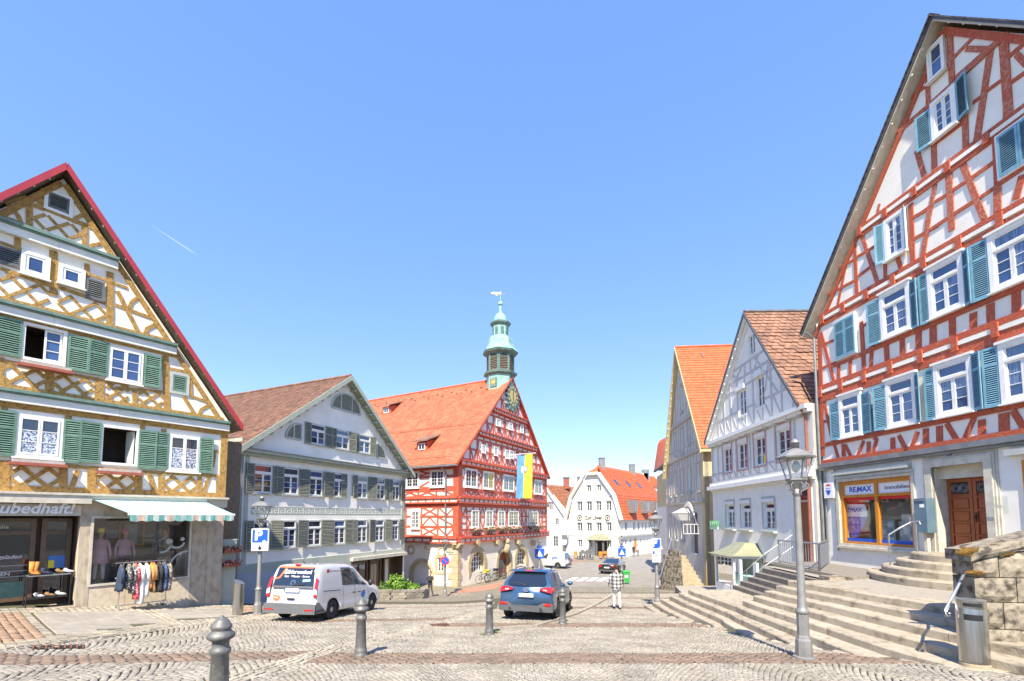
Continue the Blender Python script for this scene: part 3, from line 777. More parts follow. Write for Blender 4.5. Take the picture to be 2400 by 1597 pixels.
# shutters, vents and windows
GS='shutter_green'
for q,a,b in((L2,(-90,405),(250,945)),(L2,(840,650),(1070,1130)),(L2,(1090,705),(1310,1175)),(L3,(308,760),(462,1130)),(L4,(-130,165),(190,825)),(L4,(868,305),(1078,915)),(L4,(1090,330),(1350,915)),(L5,(322,450),(540,990)),(L5,(548,480),(705,990)),(L5,(1148,560),(1312,1050))):
    F.shutter(F.rect(q,a,b),GS,.05,split=.62,pitch=.062,swing=.06,hinge='r' if a[0]in(1090,548,-90,-130)else 'l')
for q,a,b,m in((L1,(-60,1010),(250,1320),'shutter_dark'),(L1,(1060,1420),(1265,1730),'shutter_dark')):F.shutter(F.rect(q,a,b),m,.04,nosplit=True,pitch=.06)
for q,a,b,i0,i1 in((L1,(550,310),(885,700),(612,375),(830,650)),(L3,(578,945),(770,1205),(600,975),(752,1190))):
    r=F.rect(q,a,b);mb=MB();F.ring(mb,*r,.09,-.02,.05);mb.build('vent_frame','frame_white' if q is L1 else 'frame_grey',HL);F.shutter((r[0]+.09,r[1]-.09,r[2]+.09,r[3]-.09),'shutter_dark' if q is L1 else GS,.01,nosplit=True,pitch=.06)
for q,a,b in((L1,(262,1075),(600,1465)),(L1,(718,1240),(1030,1575))):F.window(F.rect(q,a,b),1,1,trim=.1,sash=.07,o=.09,depth=.045)
lace=lambda i,n:'glass_lace' if i%3!=2 else 'glass_dark'
F.window(F.rect(ident,(253,809),(332,905)),2,3,trim=.08,o=.06,depth=.045,trim_m='frame_white')
F.window(F.rect(L4,(215,225),(840,860)),2,3,trim=.10,o=.06,depth=.045,gm=lace)
F.window(F.rect(L5,(720,505),(1140,1040)),2,3,trim=.08,o=.06,depth=.045,gm=lace)
for k,r in enumerate(wins_open):
    mb=MB();F.ring(mb,r[0]-.02,r[1]+.02,r[2]-.02,r[3]+.02,.085,-.06,.06);win=mb.build('window','frame_white',HL)
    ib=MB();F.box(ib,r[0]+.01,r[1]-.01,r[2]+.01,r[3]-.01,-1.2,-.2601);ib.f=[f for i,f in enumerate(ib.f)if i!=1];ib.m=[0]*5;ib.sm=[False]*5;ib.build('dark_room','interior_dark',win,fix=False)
    if k==0:
        mu=(r[0]+r[1])/2;sb=MB();F.ring(sb,mu,r[1]-.08,r[2]+.08,r[3]-.08,.05,-.04,.0);pc=[]
        for i in range(1,3):zz=r[2]+.08+(r[3]-r[2]-.16)*i/3;F.box(sb,mu+.05,r[1]-.13,zz-.012,zz+.012,-.04,-.005)
        sb.build('sash','frame_white',win)
        for i in range(3):
            h=(r[3]-r[2]-.26)/3;pb=MB();z_=r[2]+.13+h*i;pb.quad(F.w(mu+.05,z_+.012,-.03),F.w(r[1]-.13,z_+.012,-.03),F.w(r[1]-.13,z_+h-.012,-.03),F.w(mu+.05,z_+h-.012,-.03));pb.build('pane','glass_blue',win,fix=False)
    else:
        sb=MB();e=r[1]-.1;bk=-.42
        sb.hexa([F.w(e,r[2]+.09,-.05),F.w(e-.12,r[2]+.09,bk),F.w(e-.12,r[3]-.09,bk),F.w(e,r[3]-.09,-.05)],[F.w(e-.03,r[2]+.09,-.05),F.w(e-.15,r[2]+.09,bk),F.w(e-.15,r[3]-.09,bk),F.w(e-.03,r[3]-.09,-.05)]);sb.build('open_sash','frame_grey',win)
mat('planter_red',(.40,.12,.075),(.33,.09,.06),5,.7)
mat('planter_grey',(.52,.48,.43),(.42,.38,.33),8,.8)
for q,a,b in((L2,(215,950),(895,1130)),(L4,(110,835),(905,945)),(ident,(225,1096),(333,1107))):
    u0,z1=F.uz(*q(*a),.18);u1,z0=F.uz(*q(*b),.18);zc=z1-.06
    mb=MB();F.box(mb,u0,u1,zc-.13,zc-.09,.06,.38);F.box(mb,u0,u1,zc-.09,zc-.045,.33,.38);bd=mb.build('window_box_bracket','planter_red',HL)
    mb=MB();F.box(mb,u0+.08,u1-.05,zc-.088,zc+.05,.10,.30);mb.build('window_box','planter_grey',bd)
# shop fascia, lettering and roller awning case
mb=MB();F.box(mb,UL,-3.98,zb[7],zb[6]-.04,.0,.30);F.box(mb,UL,.03,zb[6]-.04,zb[6]+.03,0,.34);F.box(mb,-.76,.03,zb[7]-.05,zb[6]-.041,0,.18);mb.build('shop_fascia','soffit_light',HL)
mb=MB();F.box(mb,UL,door[1],door[3]-.02,door[3]+.34,-.02,.06);mb.build('lintel','travertine_light',HL)
u0_,z_=F.uz(172,1195,.07)
F.text('neubedhaft!',u0_,z_+.02,.46,'white_print',.10,'shop_lettering',align='RIGHT',shear=.25,bold=.012,squash=.92)
for k,(a,b)in enumerate(((-4.55,-3.95),(-.9,0),(-1.1,-.2))):
    pass
for uu in(-4.02,-1.05,-.55):  # stone panels joints as separate slabs
    mb=MB();F.box(mb,uu,min(uu+(.14 if uu<-3 else .49),-.01),g0,-.35+CZ-.0,.0,.012+.003*abs(uu));mb.build('stone_panel','travertine',HL)
for a,b in((-4.0,-2.95),(-2.94,-1.9),(-1.89,-1.06)):
    mb=MB();F.box(mb,a,b,g0,swin[2]-.07,0,.016);mb.build('stone_panel','travertine_light',HL)
mb=MB();F.ring(mb,swin[0]-.05,swin[1]+.05,swin[2]-.05,swin[3]+.05,.07,-.08,.05);shopw=mb.build('shop_window','soffit_light',HL)
mb=MB();mb.quad(*[F.w(u,z,-.02)for u,z in R4p(swin)]);mb.build('pane','shop_glass',shopw,fix=False)
mb=MB();d_=-1.7
a_,b_,c_,e_=swin
mb.quad(F.w(a_,c_,-.36),F.w(b_,c_,-.36),F.w(b_,c_,d_),F.w(a_,c_,d_));mb.quad(F.w(a_,c_,d_),F.w(b_,c_,d_),F.w(b_,e_,d_),F.w(a_,e_,d_));mb.quad(F.w(a_,c_,d_),F.w(a_,e_,d_),F.w(a_,e_,-.36),F.w(a_,c_,-.36));mb.quad(F.w(b_,c_,d_),F.w(b_,e_,d_),F.w(b_,e_,-.36),F.w(b_,c_,-.36));mb.quad(F.w(a_,e_,-.36),F.w(b_,e_,-.36),F.w(b_,e_,d_),F.w(a_,e_,d_))
mat('shop_inside',(.34,.29,.24),(.22,.19,.16),1.5,.8);mb.build('display_space','shop_inside',shopw,fix=False)
mb=MB()
for k in range(5):F.box(mb,a_+.15+.5*k,a_+.55+.5*k,c_+1.2+.25*(k%2),c_+1.55+.2*(k%3),d_+.02,d_+.08)
mb.build('wall_picture','grey_wall',shopw)
mb=MB();F.ring(mb,a_+1.0,a_+1.75,c_+1.15,c_+2.05,.05,d_+.1,d_+.15);mb.build('gilt_mirror','wood_orange',shopw)
F.text('cashmere & fashion',-2.75,c_+.16,.12,'white_print',-.012,'window_lettering',shopw,.002)
for cu,cz_,r_ in((-1.75,c_+1.33,.1),(-1.35,c_+1.4,.07)):
    mb=MB();mb.prism([F.w(cu+r_*math.cos(t),cz_+r_*math.sin(t),-.014)for t in np.linspace(0,6.28,16)[:-1]],F.n*.003);mb.build('window_decal','frame_grey',shopw)
def arc_decal(c,r,t0,t1,w):
    mb=MB();P=np.linspace(t0,t1,14)
    for p,q in zip(P,P[1:]):F.poly(mb,[(c[0]+(r-w)*math.cos(p),c[1]+(r-w)*math.sin(p)),(c[0]+(r+w)*math.cos(p),c[1]+(r+w)*math.sin(p)),(c[0]+(r+w)*math.cos(q),c[1]+(r+w)*math.sin(q)),(c[0]+(r-w)*math.cos(q),c[1]+(r-w)*math.sin(q))],-.014,-.011)
    mb.build('window_decal','frame_grey',shopw)
arc_decal((-1.52,c_+1.32),.23,-2.9,-.2,.035);arc_decal((-1.98,c_+1.22),.27,-1.7,.2,.035);arc_decal((-1.15,c_+.4),.55,1.6,2.9,.03)
# recessed shop entrance
r0,r1,rz0,rz1=door;gl=Gf(-14.6,15.3);
mb=MB();mb.quad(F.w(r0,gl-.6,-1.0),F.w(r1,gl-.6,-1.0),F.w(r1,rz1,-1.0),F.w(r0,rz1,-1.0));mb.quad(F.w(r0,rz1,0),F.w(r1,rz1,0),F.w(r1,rz1,-1.0),F.w(r0,rz1,-1.0));mb.quad(F.w(r1,g0,-.351),F.w(r1,rz1,-.351),F.w(r1,rz1,-1.0),F.w(r1,g0,-1.0));mb.build('entrance_recess','interior_brown',HL,fix=False)
mb=MB();mb.hexa([F.w(r0,gl-.7,.12),F.w(r1,gl-.7,.12),F.w(r1,gl-.7,-1),F.w(r0,gl-.7,-1)],[F.w(r0,gl+.22,.12),F.w(r1,gl+.02,.12),F.w(r1,gl+.02,-1),F.w(r0,gl+.22,-1)]);mb.build('doorstep','stone_step',HL)
bw=F.uz(93,1300,-.9)[0]
for a,b,nm in((r0,bw-.12,'shop_door'),(bw,r1-.05,'side_window')):
    mb=MB();F.ring(mb,a,b,gl+.25,rz1-.1,.12,-.98,-.85);F.box(mb,a+.12,b-.12,rz1-.62,rz1-.5,-.98,-.86);dd=mb.build(nm,'brown_frame',HL)
    mb=MB();mb.quad(F.w(a+.1,gl+.3,-.9),F.w(b-.1,gl+.3,-.9),F.w(b-.1,rz1-.12,-.9),F.w(a+.1,rz1-.12,-.9));mb.build('pane','glass_dark',dd,fix=False)
    if nm=='side_window':
        mb=MB();F.box(mb,a+.2,a+.62,gl+1.2,gl+1.6,-.89,-.88);mb.build('poster','blue_soft',dd);mb=MB();F.box(mb,a+.2,a+.34,gl+1.21,gl+1.45,-.878,-.872);mb.build('poster_print','yellow_print',dd)
    else:
        uu=b-.7;F.text('vanilia',uu-.1,rz1-.36,.17,'frame_grey',-.87,'lettering',dd,.004,bold=.004)
        F.text('Lieblingsladen',uu-.05,gl+1.62,.17,'white_print',-.88,'lettering',dd,.003,shear=.3);F.text('OPEN',uu,gl+1.1,.16,'white_print',-.88,'lettering',dd,.003)
        mb=MB()
        for k in range(3):F.box(mb,b-1.35,b-.14,gl+1.0+.17*k,gl+1.02+.17*k,-.885,-.879)
        mb.build('decal_lines','frame_grey',dd)
        mb=MB();F.box(mb,b-.95,b-.15,gl+.38,gl+.85,-.886,-.88);mb.build('green_decal','shutter_green',dd);mb=MB();F.box(mb,b-1.6,b-.96,gl+.42,gl+.82,-.887,-.88);mb.build('lilac_decal','flower',dd)
# ---- awning
AW=thing('awning','striped turquoise awning with scalloped edge above the shop window','awning',F.w(-2.3,zb[6],0))
sa=(-3.97,-.74,F.uz(214,1169,.12)[1]);fu0,fz0=F.uz(304,1204.5,1.45);fu1,fz1=F.uz(547,1208,1.45);fz=(fz0+fz1)/2
mb=MB();F.box(mb,sa[0]-.05,sa[1]+.05,sa[2]-.06,sa[2]+.1,.02,.22);mb.build('awning_case','frame_white',AW)
mat('aw_teal',(.30,.50,.45),rough=.8);mat('aw_yellow',(.56,.55,.40),rough=.8);mat('aw_white',(.46,.56,.51),rough=.8);mat('aw_deep',(.16,.40,.35),rough=.8);mat('aw_orange',(.58,.42,.31),rough=.8)
mb=MB();n=42;pat=[0,0,1,2,0,2,1,0,0,2]
for i in range(n):
    t0,t1=i/n,(i+1)/n;mb.mi=pat[i%10]
    la=lambda t,e:F.w((sa[0]if not e else fu0)+((sa[1]if not e else fu1)-(sa[0]if not e else fu0))*t,sa[2]-.02 if not e else fz+.03,.2 if not e else 1.45)
    mb.quad(la(t0,0),la(t1,0),la(t1,1),la(t0,1))
mb.build('awning_fabric',['aw_teal','aw_yellow','aw_white'],AW,fix=False)
mb=MB();F.box(mb,fu0-.04,fu1+.04,fz-.03,fz+.04,1.42,1.50);mb.build('front_bar','frame_white',AW)
mb=MB();n=40;pat=[0,0,2,1,1,2,0,0,2,2]
for i in range(n):
    mb.mi=pat[i%10];t0,t1=i/n,(i+1)/n;dz=lambda t:.20+.035*abs(math.sin(t*10*math.pi));L_=lambda t:fu0+(fu1-fu0)*t
    mb.quad(F.w(L_(t0),fz-.02,1.51),F.w(L_(t1),fz-.02,1.51),F.w(L_(t1),fz-dz(t1),1.5+.015*math.sin(60*t1)),F.w(L_(t0),fz-dz(t0),1.5+.015*math.sin(60*t0)))
mb.build('valance',['aw_deep','aw_orange','aw_white'],AW,fix=False)
for e in(sa[0]+.3,sa[1]-.3):
    mb=MB();k=1 if e<-2 else-1;mb.tube([F.w(e,sa[2]-.1,.2),F.w(e+k*.25,sa[2]-.3,.8),F.w(e+k*.9,fz-.02,1.42)],.022);mb.build('folding_arm','frame_white',AW)
# ---- alley between the two houses: narrow panel with two flower troughs
AL=thing('alley_wall','narrow dark plank wall closing the alley beside the shop','wall',F.w(.6,Gf(-11.4,18.5)-.3,-.8))
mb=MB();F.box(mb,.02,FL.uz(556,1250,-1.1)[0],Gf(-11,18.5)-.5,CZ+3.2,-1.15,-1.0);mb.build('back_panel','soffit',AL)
mb=MB();ue_=FL.uz(553,1300,-.25)[0];F.box(mb,.02,ue_,Gf(-11,18.5)-.5,CZ-.95,-.3,-.22);F.box(mb,.0,ue_+.02,CZ-.95,CZ-.9,-.32,-.2);mb.build('front_panel','green_wall',AL)
for k,dz in enumerate((-1.3,-1.85)):
    T=thing('flower_trough',('upper' if k==0 else 'lower')+' trough of withered red flowers hung beside the shop','planter',F.w(.5,CZ+dz-.1,-.1),'troughs in the alley')
    mb=MB();F.box(mb,.08,ue_+.1,CZ+dz-.14,CZ+dz,-.2,-.02);mb.build('trough','planter_red',T)
    mb=MB()
    for i in range(140):
        c=F.w(random.uniform(.04,ue_+.15),CZ+dz+random.uniform(-.08,.13),random.uniform(-.22,.08));a=Vector((random.gauss(0,1),random.gauss(0,1),random.gauss(0,1))).normalized()*.05;b=a.cross(Vector((random.random(),1,random.random()))).normalized()*.03
        mb.mi=0 if random.random()<.7 else 1;mb.quad(c-a,c+b,c+a,c-b)
    mb.build('flowers',['leaf_dry','flower'],T,fix=False,kind='stuff')
# ================================================================== white and sage-green house with shutters
GZ=zoom(500,850,2.614)
FG=Facade(559,1250,22.6,1680);F=FG
uR=F.uz(948,1250)[0]
HG=thing('gabled_house','white gabled house with sage green trim, olive shutters and a meander frieze','house',F.w(uR/2,Gf(-9,28)-.4,-2));F.root=HG
gz=Gf(-9,30)-2.2
apex,eL,eR=F.uz(829,884,.55),F.uz(*GZ(140,520),.55),F.uz(*GZ(1235,700),.55)
apex=((eL[0]+eR[0])/2*.35+apex[0]*.65,apex[1]);ze=(eL[1]+eR[1])/2
zc=F.uz(*GZ(200,535))[1];zk0,zk1=F.uz(*GZ(230,925))[1],F.uz(*GZ(230,885))[1]
zg=F.uz(*GZ(420,1215))[1]
slL,slR=(apex[1]-ze)/(apex[0]-eL[0]),(apex[1]-ze)/(eR[0]-apex[0])
ent=(F.uz(*GZ(842,1250))[0],uR-.15,gz,F.uz(*GZ(850,1205))[1]-.12)
F.wall('front_wall',[(0,gz),(uR,gz),(uR,zc),(apex[0]+(apex[1]-.25-zc)/slR,zc),(apex[0],apex[1]-.25),(apex[0]-(apex[1]-.25-zc)/slL,zc),(0,zc)],[R4p(ent)],.8,'plaster_stain','brown_frame')
mb=MB();mb.quad(F.w(0,gz,0),F.w(0,zc+.6,0),F.w(0,zc+.6,-15),F.w(0,gz,-15));mb.quad(F.w(uR,gz,0),F.w(uR,zc,0),F.w(uR,zc,-15),F.w(uR,gz,-15));mb.build('side_wall','green_wall',HG,fix=False)
mb=MB();F.box(mb,0.0,uR,gz,zg,-.02,.03);gf=mb.build('plinth_wall','green_wall',HG)
gf.data.clear_geometry();mb=MB();F.box(mb,0,ent[0],gz,zg,-.02,.03);F.box(mb,ent[0],uR,ent[3],zg,-.02,.03);mb2=mb
me_=mb.build('tmpp','green_wall',HG);gf.data=me_.data;bpy.data.objects.remove(me_)
mb=MB();F.box(mb,0,ent[0]-.5,gz,F.uz(*GZ(300,1270))[1]-.1,.031,.045);mb.build('lower_wall','grey_wall',HG)
for a,b in((-.01,.42),(uR-.42,uR+.01)):mb=MB();F.box(mb,a,b,zg,zc-.02,-.02,.035);mb.build('corner_pilaster','green_wall',HG)
mb=MB();F.box(mb,eL[0]+.1,eR[0]-.1,zc-.12,zc+.04,-.02,.40);F.box(mb,eL[0]+.2,eR[0]-.2,zc-.28,zc-.121,-.02,.22);mb.build('cornice','green_trim',HG)
mb=MB();F.box(mb,eL[0]+.05,eR[0]-.05,zc+.041,zc+.075,-.02,.46);mb.build('flashing','zinc',HG)
# roof: the left slope is tiled in courses
roof,ends=gable_roof(F,HG,apex,(eR[0],ze),.55,15,.18,'tile_brown','green_trim','green_trim',.30,uleft=eL[0],zleft=ze)
tile_slope(F.w(eL[0],ze+.02,-15),F.w(eL[0],ze+.02,.55),F.w(apex[0],apex[1]+.02,.55),F.w(apex[0],apex[1]+.02,-15),.19,.17,M['tile_brown'],roof)
mb=MB()
for k in range(46):p=F.w(apex[0],apex[1]+.05,.5-k*.34);mb.tube([p,p-F.n*.36],.11,6)
mb.build('ridge_tiles','tile_brown',roof,kind='stuff')
def snow_guard(P0,P1,up,n,root,m='zinc'):
    mb=MB();
    for k in(.06,.2):mb.tube([P0+up*k,P1+up*k],.014,4)
    for i in range(n):p=P0.lerp(P1,(i+.5)/n);mb.tube([p-up*.05,p+up*.22],.012,4)
    mb.build('snow_guard',m,root)
def on_left(t,o):return F.w(eL[0]+(apex[0]-eL[0])*t,ze+(apex[1]-ze)*t+.06,o)
snow_guard(on_left(.14,-1.2),on_left(.14,-14),Vector((0,0,1)),60,roof);snow_guard(on_left(.8,-11),on_left(.8,-13.5),Vector((0,0,1)),14,roof)
# rafter feet below the verge
for sg,(e,s_)in enumerate(((eL,slL),(eR,slR))):
    for i in range(13):
        t=(i+.6)/13.6;u=e[0]+(apex[0]-e[0])*t;z=ze+(apex[1]-ze)*t-.36
        mb=MB();F.box(mb,u-.05,u+.05,z-.05,z+.05,0,.5);mb.build('rafter_foot','green_trim',roof)
W1=[((245,600),(355,790)),((425,625),(517,808)),((585,652),(665,820)),((735,675),(800,828)),((878,697),(940,840)),((990,712),(1047,845)),((1090,725),(1135,853))]
S1=[(197,590,245,780),(365,610,385,790),(387,620,425,795),(522,640,583,808),(670,660,735,822),(780,678,812,832),(850,690,878,835),(945,700,990,842),(1049,715,1071,848),(1074,720,1091,850),(1138,727,1168,855)]
W2=[((240,955),(330,1128)),((415,962),(500,1125)),((575,965),(655,1118)),((735,965),(802,1110)),((878,965),(937,1102)),((988,965),(1040,1098)),((1087,967),(1130,1090))]
S2=[(190,955,237,1140),(350,957,413,1132),(512,962,573,1122),(660,965,733,1115),(806,965,849,1108),(852,966,876,1105),(945,966,986,1100),(1050,968,1085,1095),(1136,967,1163,1087)]
W3=[((593,360),(680,510)),((748,405),(827,540)),((887,440),(957,570))]
S3=[(560,355,595,485),(683,388,722,515),(724,400,749,522),(828,430,866,543),(868,438,888,550),(958,460,987,572)]
def row(F,q,W,S_,sm,fm='frame_white',tm='frame_grey',**kw):
    R_=[F.rect(q,*w)for w in W];z0=sorted(r[2]for r in R_)[len(R_)//2];z1=sorted(r[3]for r in R_)[len(R_)//2]
    for r in R_:
        win=F.window((r[0],r[1],z0,z1),trim=.05,o=.06,depth=.015,trim_m=tm,**kw)
    for k,s_ in enumerate(S_):
        r=F.rect(q,s_[:2],s_[2:]);F.shutter((r[0],r[1],z0-.03,z1),sm,.05,split=.6,pitch=.075,swing=random.uniform(.0,.22),hinge='l' if k%2 else 'r')
cg=lambda i,n:random.choice(['glass_dark','glass_dark','glass_blue'])
row(F,GZ,W1,S1,'shutter_olive',cols=2,rows=3,top=.28,gm=cg,sash=.05);row(F,GZ,W2,S2,'shutter_olive',cols=2,rows=3,top=.28,gm=cg,sash=.05);row(F,GZ,W3,S3,'shutter_olive',cols=2,rows=2,top=.3,gm=cg,sash=.05)
# fan-shaped louvred vents in the gable
def fan(F,q,c,ry,rx0,rx1,t0,t1,m='shutter_olive',bars=()):
    uc,z0=F.uz(*q(*c));zt=F.uz(*q(*ry))[1];ua_,ub_=F.uz(*q(*rx0))[0],F.uz(*q(*rx1))[0]
    ru=max(abs(ua_-uc),abs(ub_-uc));rz=zt-z0;P=[(uc+ru*math.cos(t),z0+rz*math.sin(t))for t in np.linspace(t0,t1,17)]
    if t1-t0<2:P=[(uc,z0)]+P
    mb=MB();F.poly(mb,P,0,.03);o=mb.build('gable_vent',m,F.root)
    fb=MB();n=len(P)
    for i in range(n):F.bar(fb,P[i],P[(i+1)%n],.10,0,.07)
    for b in bars:F.bar(fb,(uc+ru*b,z0),(uc+ru*b,z0+rz*math.sqrt(max(0,1-b*b))),.08,0,.06)
    fb.build('vent_frame','frame_grey',o)
    lb=MB();k=int(rz/.09)
    for i in range(k):
        z=z0+.06+(rz-.1)*i/k;h=ru*math.sqrt(max(0,1-((z-z0)/rz)**2))-.06
        a,b=(uc-h if t1>2 else uc),(uc+h if t0<1 else uc)
        if b-a>.1:F.box(lb,a,b,z,z+.025,.03,.055)
    lb.build('louvre',m,o,kind='stuff')
fan(F,GZ,(813,298),(813,195),(730,275),(897,322),0,math.pi,bars=(-.38,.38));fan(F,GZ,(535,475),(535,378),(442,462),(535,475),math.pi/2,math.pi,bars=(-.5,));fan(F,GZ,(1000,582),(1000,500),(1000,582),(1053,592),0,math.pi/2)
# meander frieze
mb=MB();a0,a1=F.uz(*GZ(232,900))[0],uR-.45;n=30;st=(a1-a0)/n;H=zk1-zk0;t=H/7
for b in(zk0-t,zk1):F.box(mb,a0,a1,b,b+t,0,.008)
for i in range(n):
    x=a0+st*i
    for(p,q,r,s_)in((0,.16,.12,.88),(.16,.80,.72,.88),(.64,.80,.30,.72),(.34,.64,.30,.46),(.34,.46,.46,.58),(0,.9,0,.12)):F.box(mb,x+st*p,x+st*q,zk0+H*r,zk0+H*s_,0,.008)
mb.build('meander_frieze','green_trim',HG)
# entrance at the right end
mb=MB();F.box(mb,ent[0]-.1,uR+.02,ent[3],ent[3]+.22,-.02,.28);mb.build('entrance_canopy','soffit_light',HG)
mb=MB();mb.quad(*[F.w(u,z,-.8)for u,z in R4p(ent)]);mb.build('entrance_back','brown_frame',HG,fix=False)
gg=Gf(-8.5,33)
e0,e1,ez=ent[0],ent[1],ent[3]
for a,b,m in((e0+.2,e0+(e1-e0)*.42,'glass_dark'),(e0+(e1-e0)*.46,e0+(e1-e0)*.68,'brown_frame'),(e0+(e1-e0)*.74,e1-.7,'plaster_warm')):
    mb=MB();F.ring(mb,a,b,gz+.4,ez-.15,.1,-.78,-.6);dd=mb.build('door' if m=='brown_frame' else 'side_panel','brown_frame',HG);mb=MB();F.box(mb,a+.09,b-.09,gz+.42,ez-.2,-.76,-.68);mb.build('panel',m,dd)
    if m=='brown_frame':
        for k in range(4):mb=MB();F.box(mb,a+.2+k*.13*(b-a),a+.26+k*.13*(b-a),gg+.6,ez-.5,-.679,-.66);mb.build('pane','steel',dd)
mb=MB();mb.tube([F.w(-.12,zc,.15),F.w(-.12,gz+.5,.12)],.05,8);mb.build('downpipe','zinc',HG)
for u in(.06,):mb=MB();mb.tube([F.w(u,zc-.1,.1),F.w(u,zg,.1)],.03,6);mb.build('downpipe','frame_white',HG)
# ================================================================== red half-timbered town hall with bell turret
T1=zoom(1060,840,6.533);T2=zoom(1060,1060,6.533);T3=zoom(940,1060,3.733);T4=zoom(940,1220,3.742)
FT=Facade(1073,1272,38,1786);FS=Facade(FT.O.copy(),0,0,d=(-FT.d.y,FT.d.x));
if FS.d.x>0:FS.d=-FS.d
FS.n=-FT.d.copy()
F=FT;WT=F.uz(1281,1200)[0]
TH_=thing('town_hall','red half-timbered town hall with steep orange tile roof and green copper turret','town hall',F.w(WT/2,Gf(-3,40)-.3,-3));FT.root=FS.root=TH_
gz=Gf(-5,38)-1.2
zj=F.uz(1073,1268)[1];zf2=F.uz(1073,1176)[1];ze=F.uz(1074,1082)[1]
apex=F.uz(1210,890,.25);eL=(-.35,ze);eR=(WT+.35,ze)
apex=(WT/2,apex[1]);slp=(apex[1]-ze)/(apex[0]-eL[0])
LS=22.0
def arch(F,q,a,b,half=True):
    u0,u1,z0,z1=F.rect(q,a,b);r=(u1-u0)/2;uc=(u0+u1)/2;zz=max(z0,z1-r)
    return[(u0,z0),(u1,z0)]+[(uc+r*math.cos(t),zz+(z1-zz)*math.sin(t))for t in np.linspace(0,math.pi,13)]
A1,A2,AD=arch(FT,T4,(612,285),(725,440)),arch(FT,T4,(1010,257),(1095,380)),arch(FT,T4,(850,275),(955,450))
AD=[(u,min(z,z)if z>gz+1.6 else gz)for u,z in AD]
FT.wall('stone_wall',[(0,gz),(WT,gz),(WT,zj),(0,zj)],[A1,A2,AD],.45,'plaster_warm','sandstone')
AB=arch(FS,T4,(272,365),(92,560));AB=[(u,z if z>gz+1.4 else gz)for u,z in AB];SWN=FS.rect(T4,(370,335),(318,450))
FS.wall('stone_wall',[(0,gz),(LS,gz),(LS,zj),(0,zj)],[AB,R4p(SWN)],.3,'plaster_warm','sandstone')
def surround(F,P,w,m='sandstone',name='stone_arch',o=.06):
    n=len(P);c=Vector((sum(p[0]for p in P)/n,sum(p[1]for p in P)/n))
    for i in range(1,n):
        a,b=Vector(P[i]),Vector(P[(i+1)%n])
        if(b-a).length<.02:continue
        oa,ob=a+(a-c).normalized()*w,b+(b-c).normalized()*w
        mb=MB();F.poly(mb,[a,b,ob,oa],-.02,o+random.uniform(0,.015));mb.build(name,m,F.root)
for P in(A1,A2):surround(FT,P,.5)
surround(FT,AD,.42);surround(FS,AB,.28)
def fill(F,P,o,m,name='pane',parent=None,back=False):
    mb=MB();mb.quad(*[F.w(u,z,o)for u,z in P]);return mb.build(name,m,parent or F.root,fix=False)
for P in(A1,A2):
    us=[p[0]for p in P];zs_=[p[1]for p in P];mb=MB()
    for i in range(0,6):
        u=min(us)+(max(us)-min(us))*i/5;zt=max(zs_)-(max(us)-min(us))/2*(1-math.sqrt(max(0,1-(2*i/5-1)**2)));FT.box(mb,u-.05,u+.05,min(zs_),zt,-.36,-.28)
    for i in range(4):z=min(zs_)+(max(zs_)-min(zs_))*i/4;FT.box(mb,min(us),max(us),z-.03,z+.05,-.36,-.29)
    w_=mb.build('arched_window','frame_white',TH_);fill(FT,P,-.38,'glass_dark',parent=w_)
d_=fill(FT,AD,-.4,'door_wood','door');us=[p[0]for p in AD];mb=MB();FT.box(mb,min(us)+.35,max(us)-.35,gz+1.0,max(p[1]for p in AD)-.9,-.39,-.36);mb.build('pane','glass_dark',d_)
fill(FS,AB,-.28,'plaster_white','blind_arch')
FS.window(SWN,2,3,depth=-.12,o=-.05,trim=.05,gm='glass_dark',panes=False,sill=False);mb=MB();FS.ring(mb,SWN[0]-.25,SWN[1]+.25,SWN[2]-.2,SWN[3]+.3,.24,-.02,.05);mb.build('stone_frame','sandstone',TH_)
for(x,y,r_)in((90,258,.42),(355,272,.42)):
    u,z=FS.uz(*T4(x,y));mb=MB();P=[(u+r_*math.cos(t),z+r_*math.sin(t))for t in np.linspace(0,6.283,17)[:-1]];Q=[(u+.27*math.cos(t),z+.27*math.sin(t))for t in np.linspace(0,6.283,17)[:-1]]
    for i in range(16):FS.poly(mb,[P[i],P[(i+1)%16],Q[(i+1)%16],Q[i]],-.01,.07)
    o=mb.build('oculus','sandstone',TH_);fill(FS,Q,.004,'plaster_white','oculus_panel',o)
for k in range(9):
    z0=gz+.2+k*.52
    if z0+.5>zj-.55:break
    L_=.95 if k%2 else .6
    mb=MB();FT.box(mb,-.03,L_*.55,z0,z0+.5,-.02,.07);FS.box(mb,-.069,L_,z0,z0+.5,-.02,.07);mb.build('quoin','sandstone',TH_)
mb=MB();
for i in range(3):FT.box(mb,-.25+.05*i,.5-.08*i,zj-.5+.14*i-.1,zj-.36+.14*i-.1,.0,.2+.1*i);FS.box(mb,-.1,.45-.08*i,zj-.5+.14*i-.1,zj-.36+.14*i-.1,.0,.2+.1*i)
mb.build('corner_console','sandstone',TH_)
for x in(345,650,975,1210):u,z=FT.uz(*T2(x,1400));mb=MB();FT.poly(mb,[(u-.22,z+.35),(u+.22,z+.35),(u+.22,z),(u,z-.25),(u-.22,z)],0,.45);mb.build('corbel','sandstone',TH_)
u,z=FT.uz(*T2(805,1450));mb=MB();mb.ball(FT.w(u,z,.15),.38,8,6,(1,.7,1.6));mb.ball(FT.w(u,z+.55,.25),.3,8,6);mb.build('keystone_mask','sandstone',TH_)
u,z=FS.uz(*T4(235,228));mb=MB();mb.ball(FS.w(u,z,.1),.25,8,6,(1,1,1.2));mb.build('stone_head','sandstone',TH_)
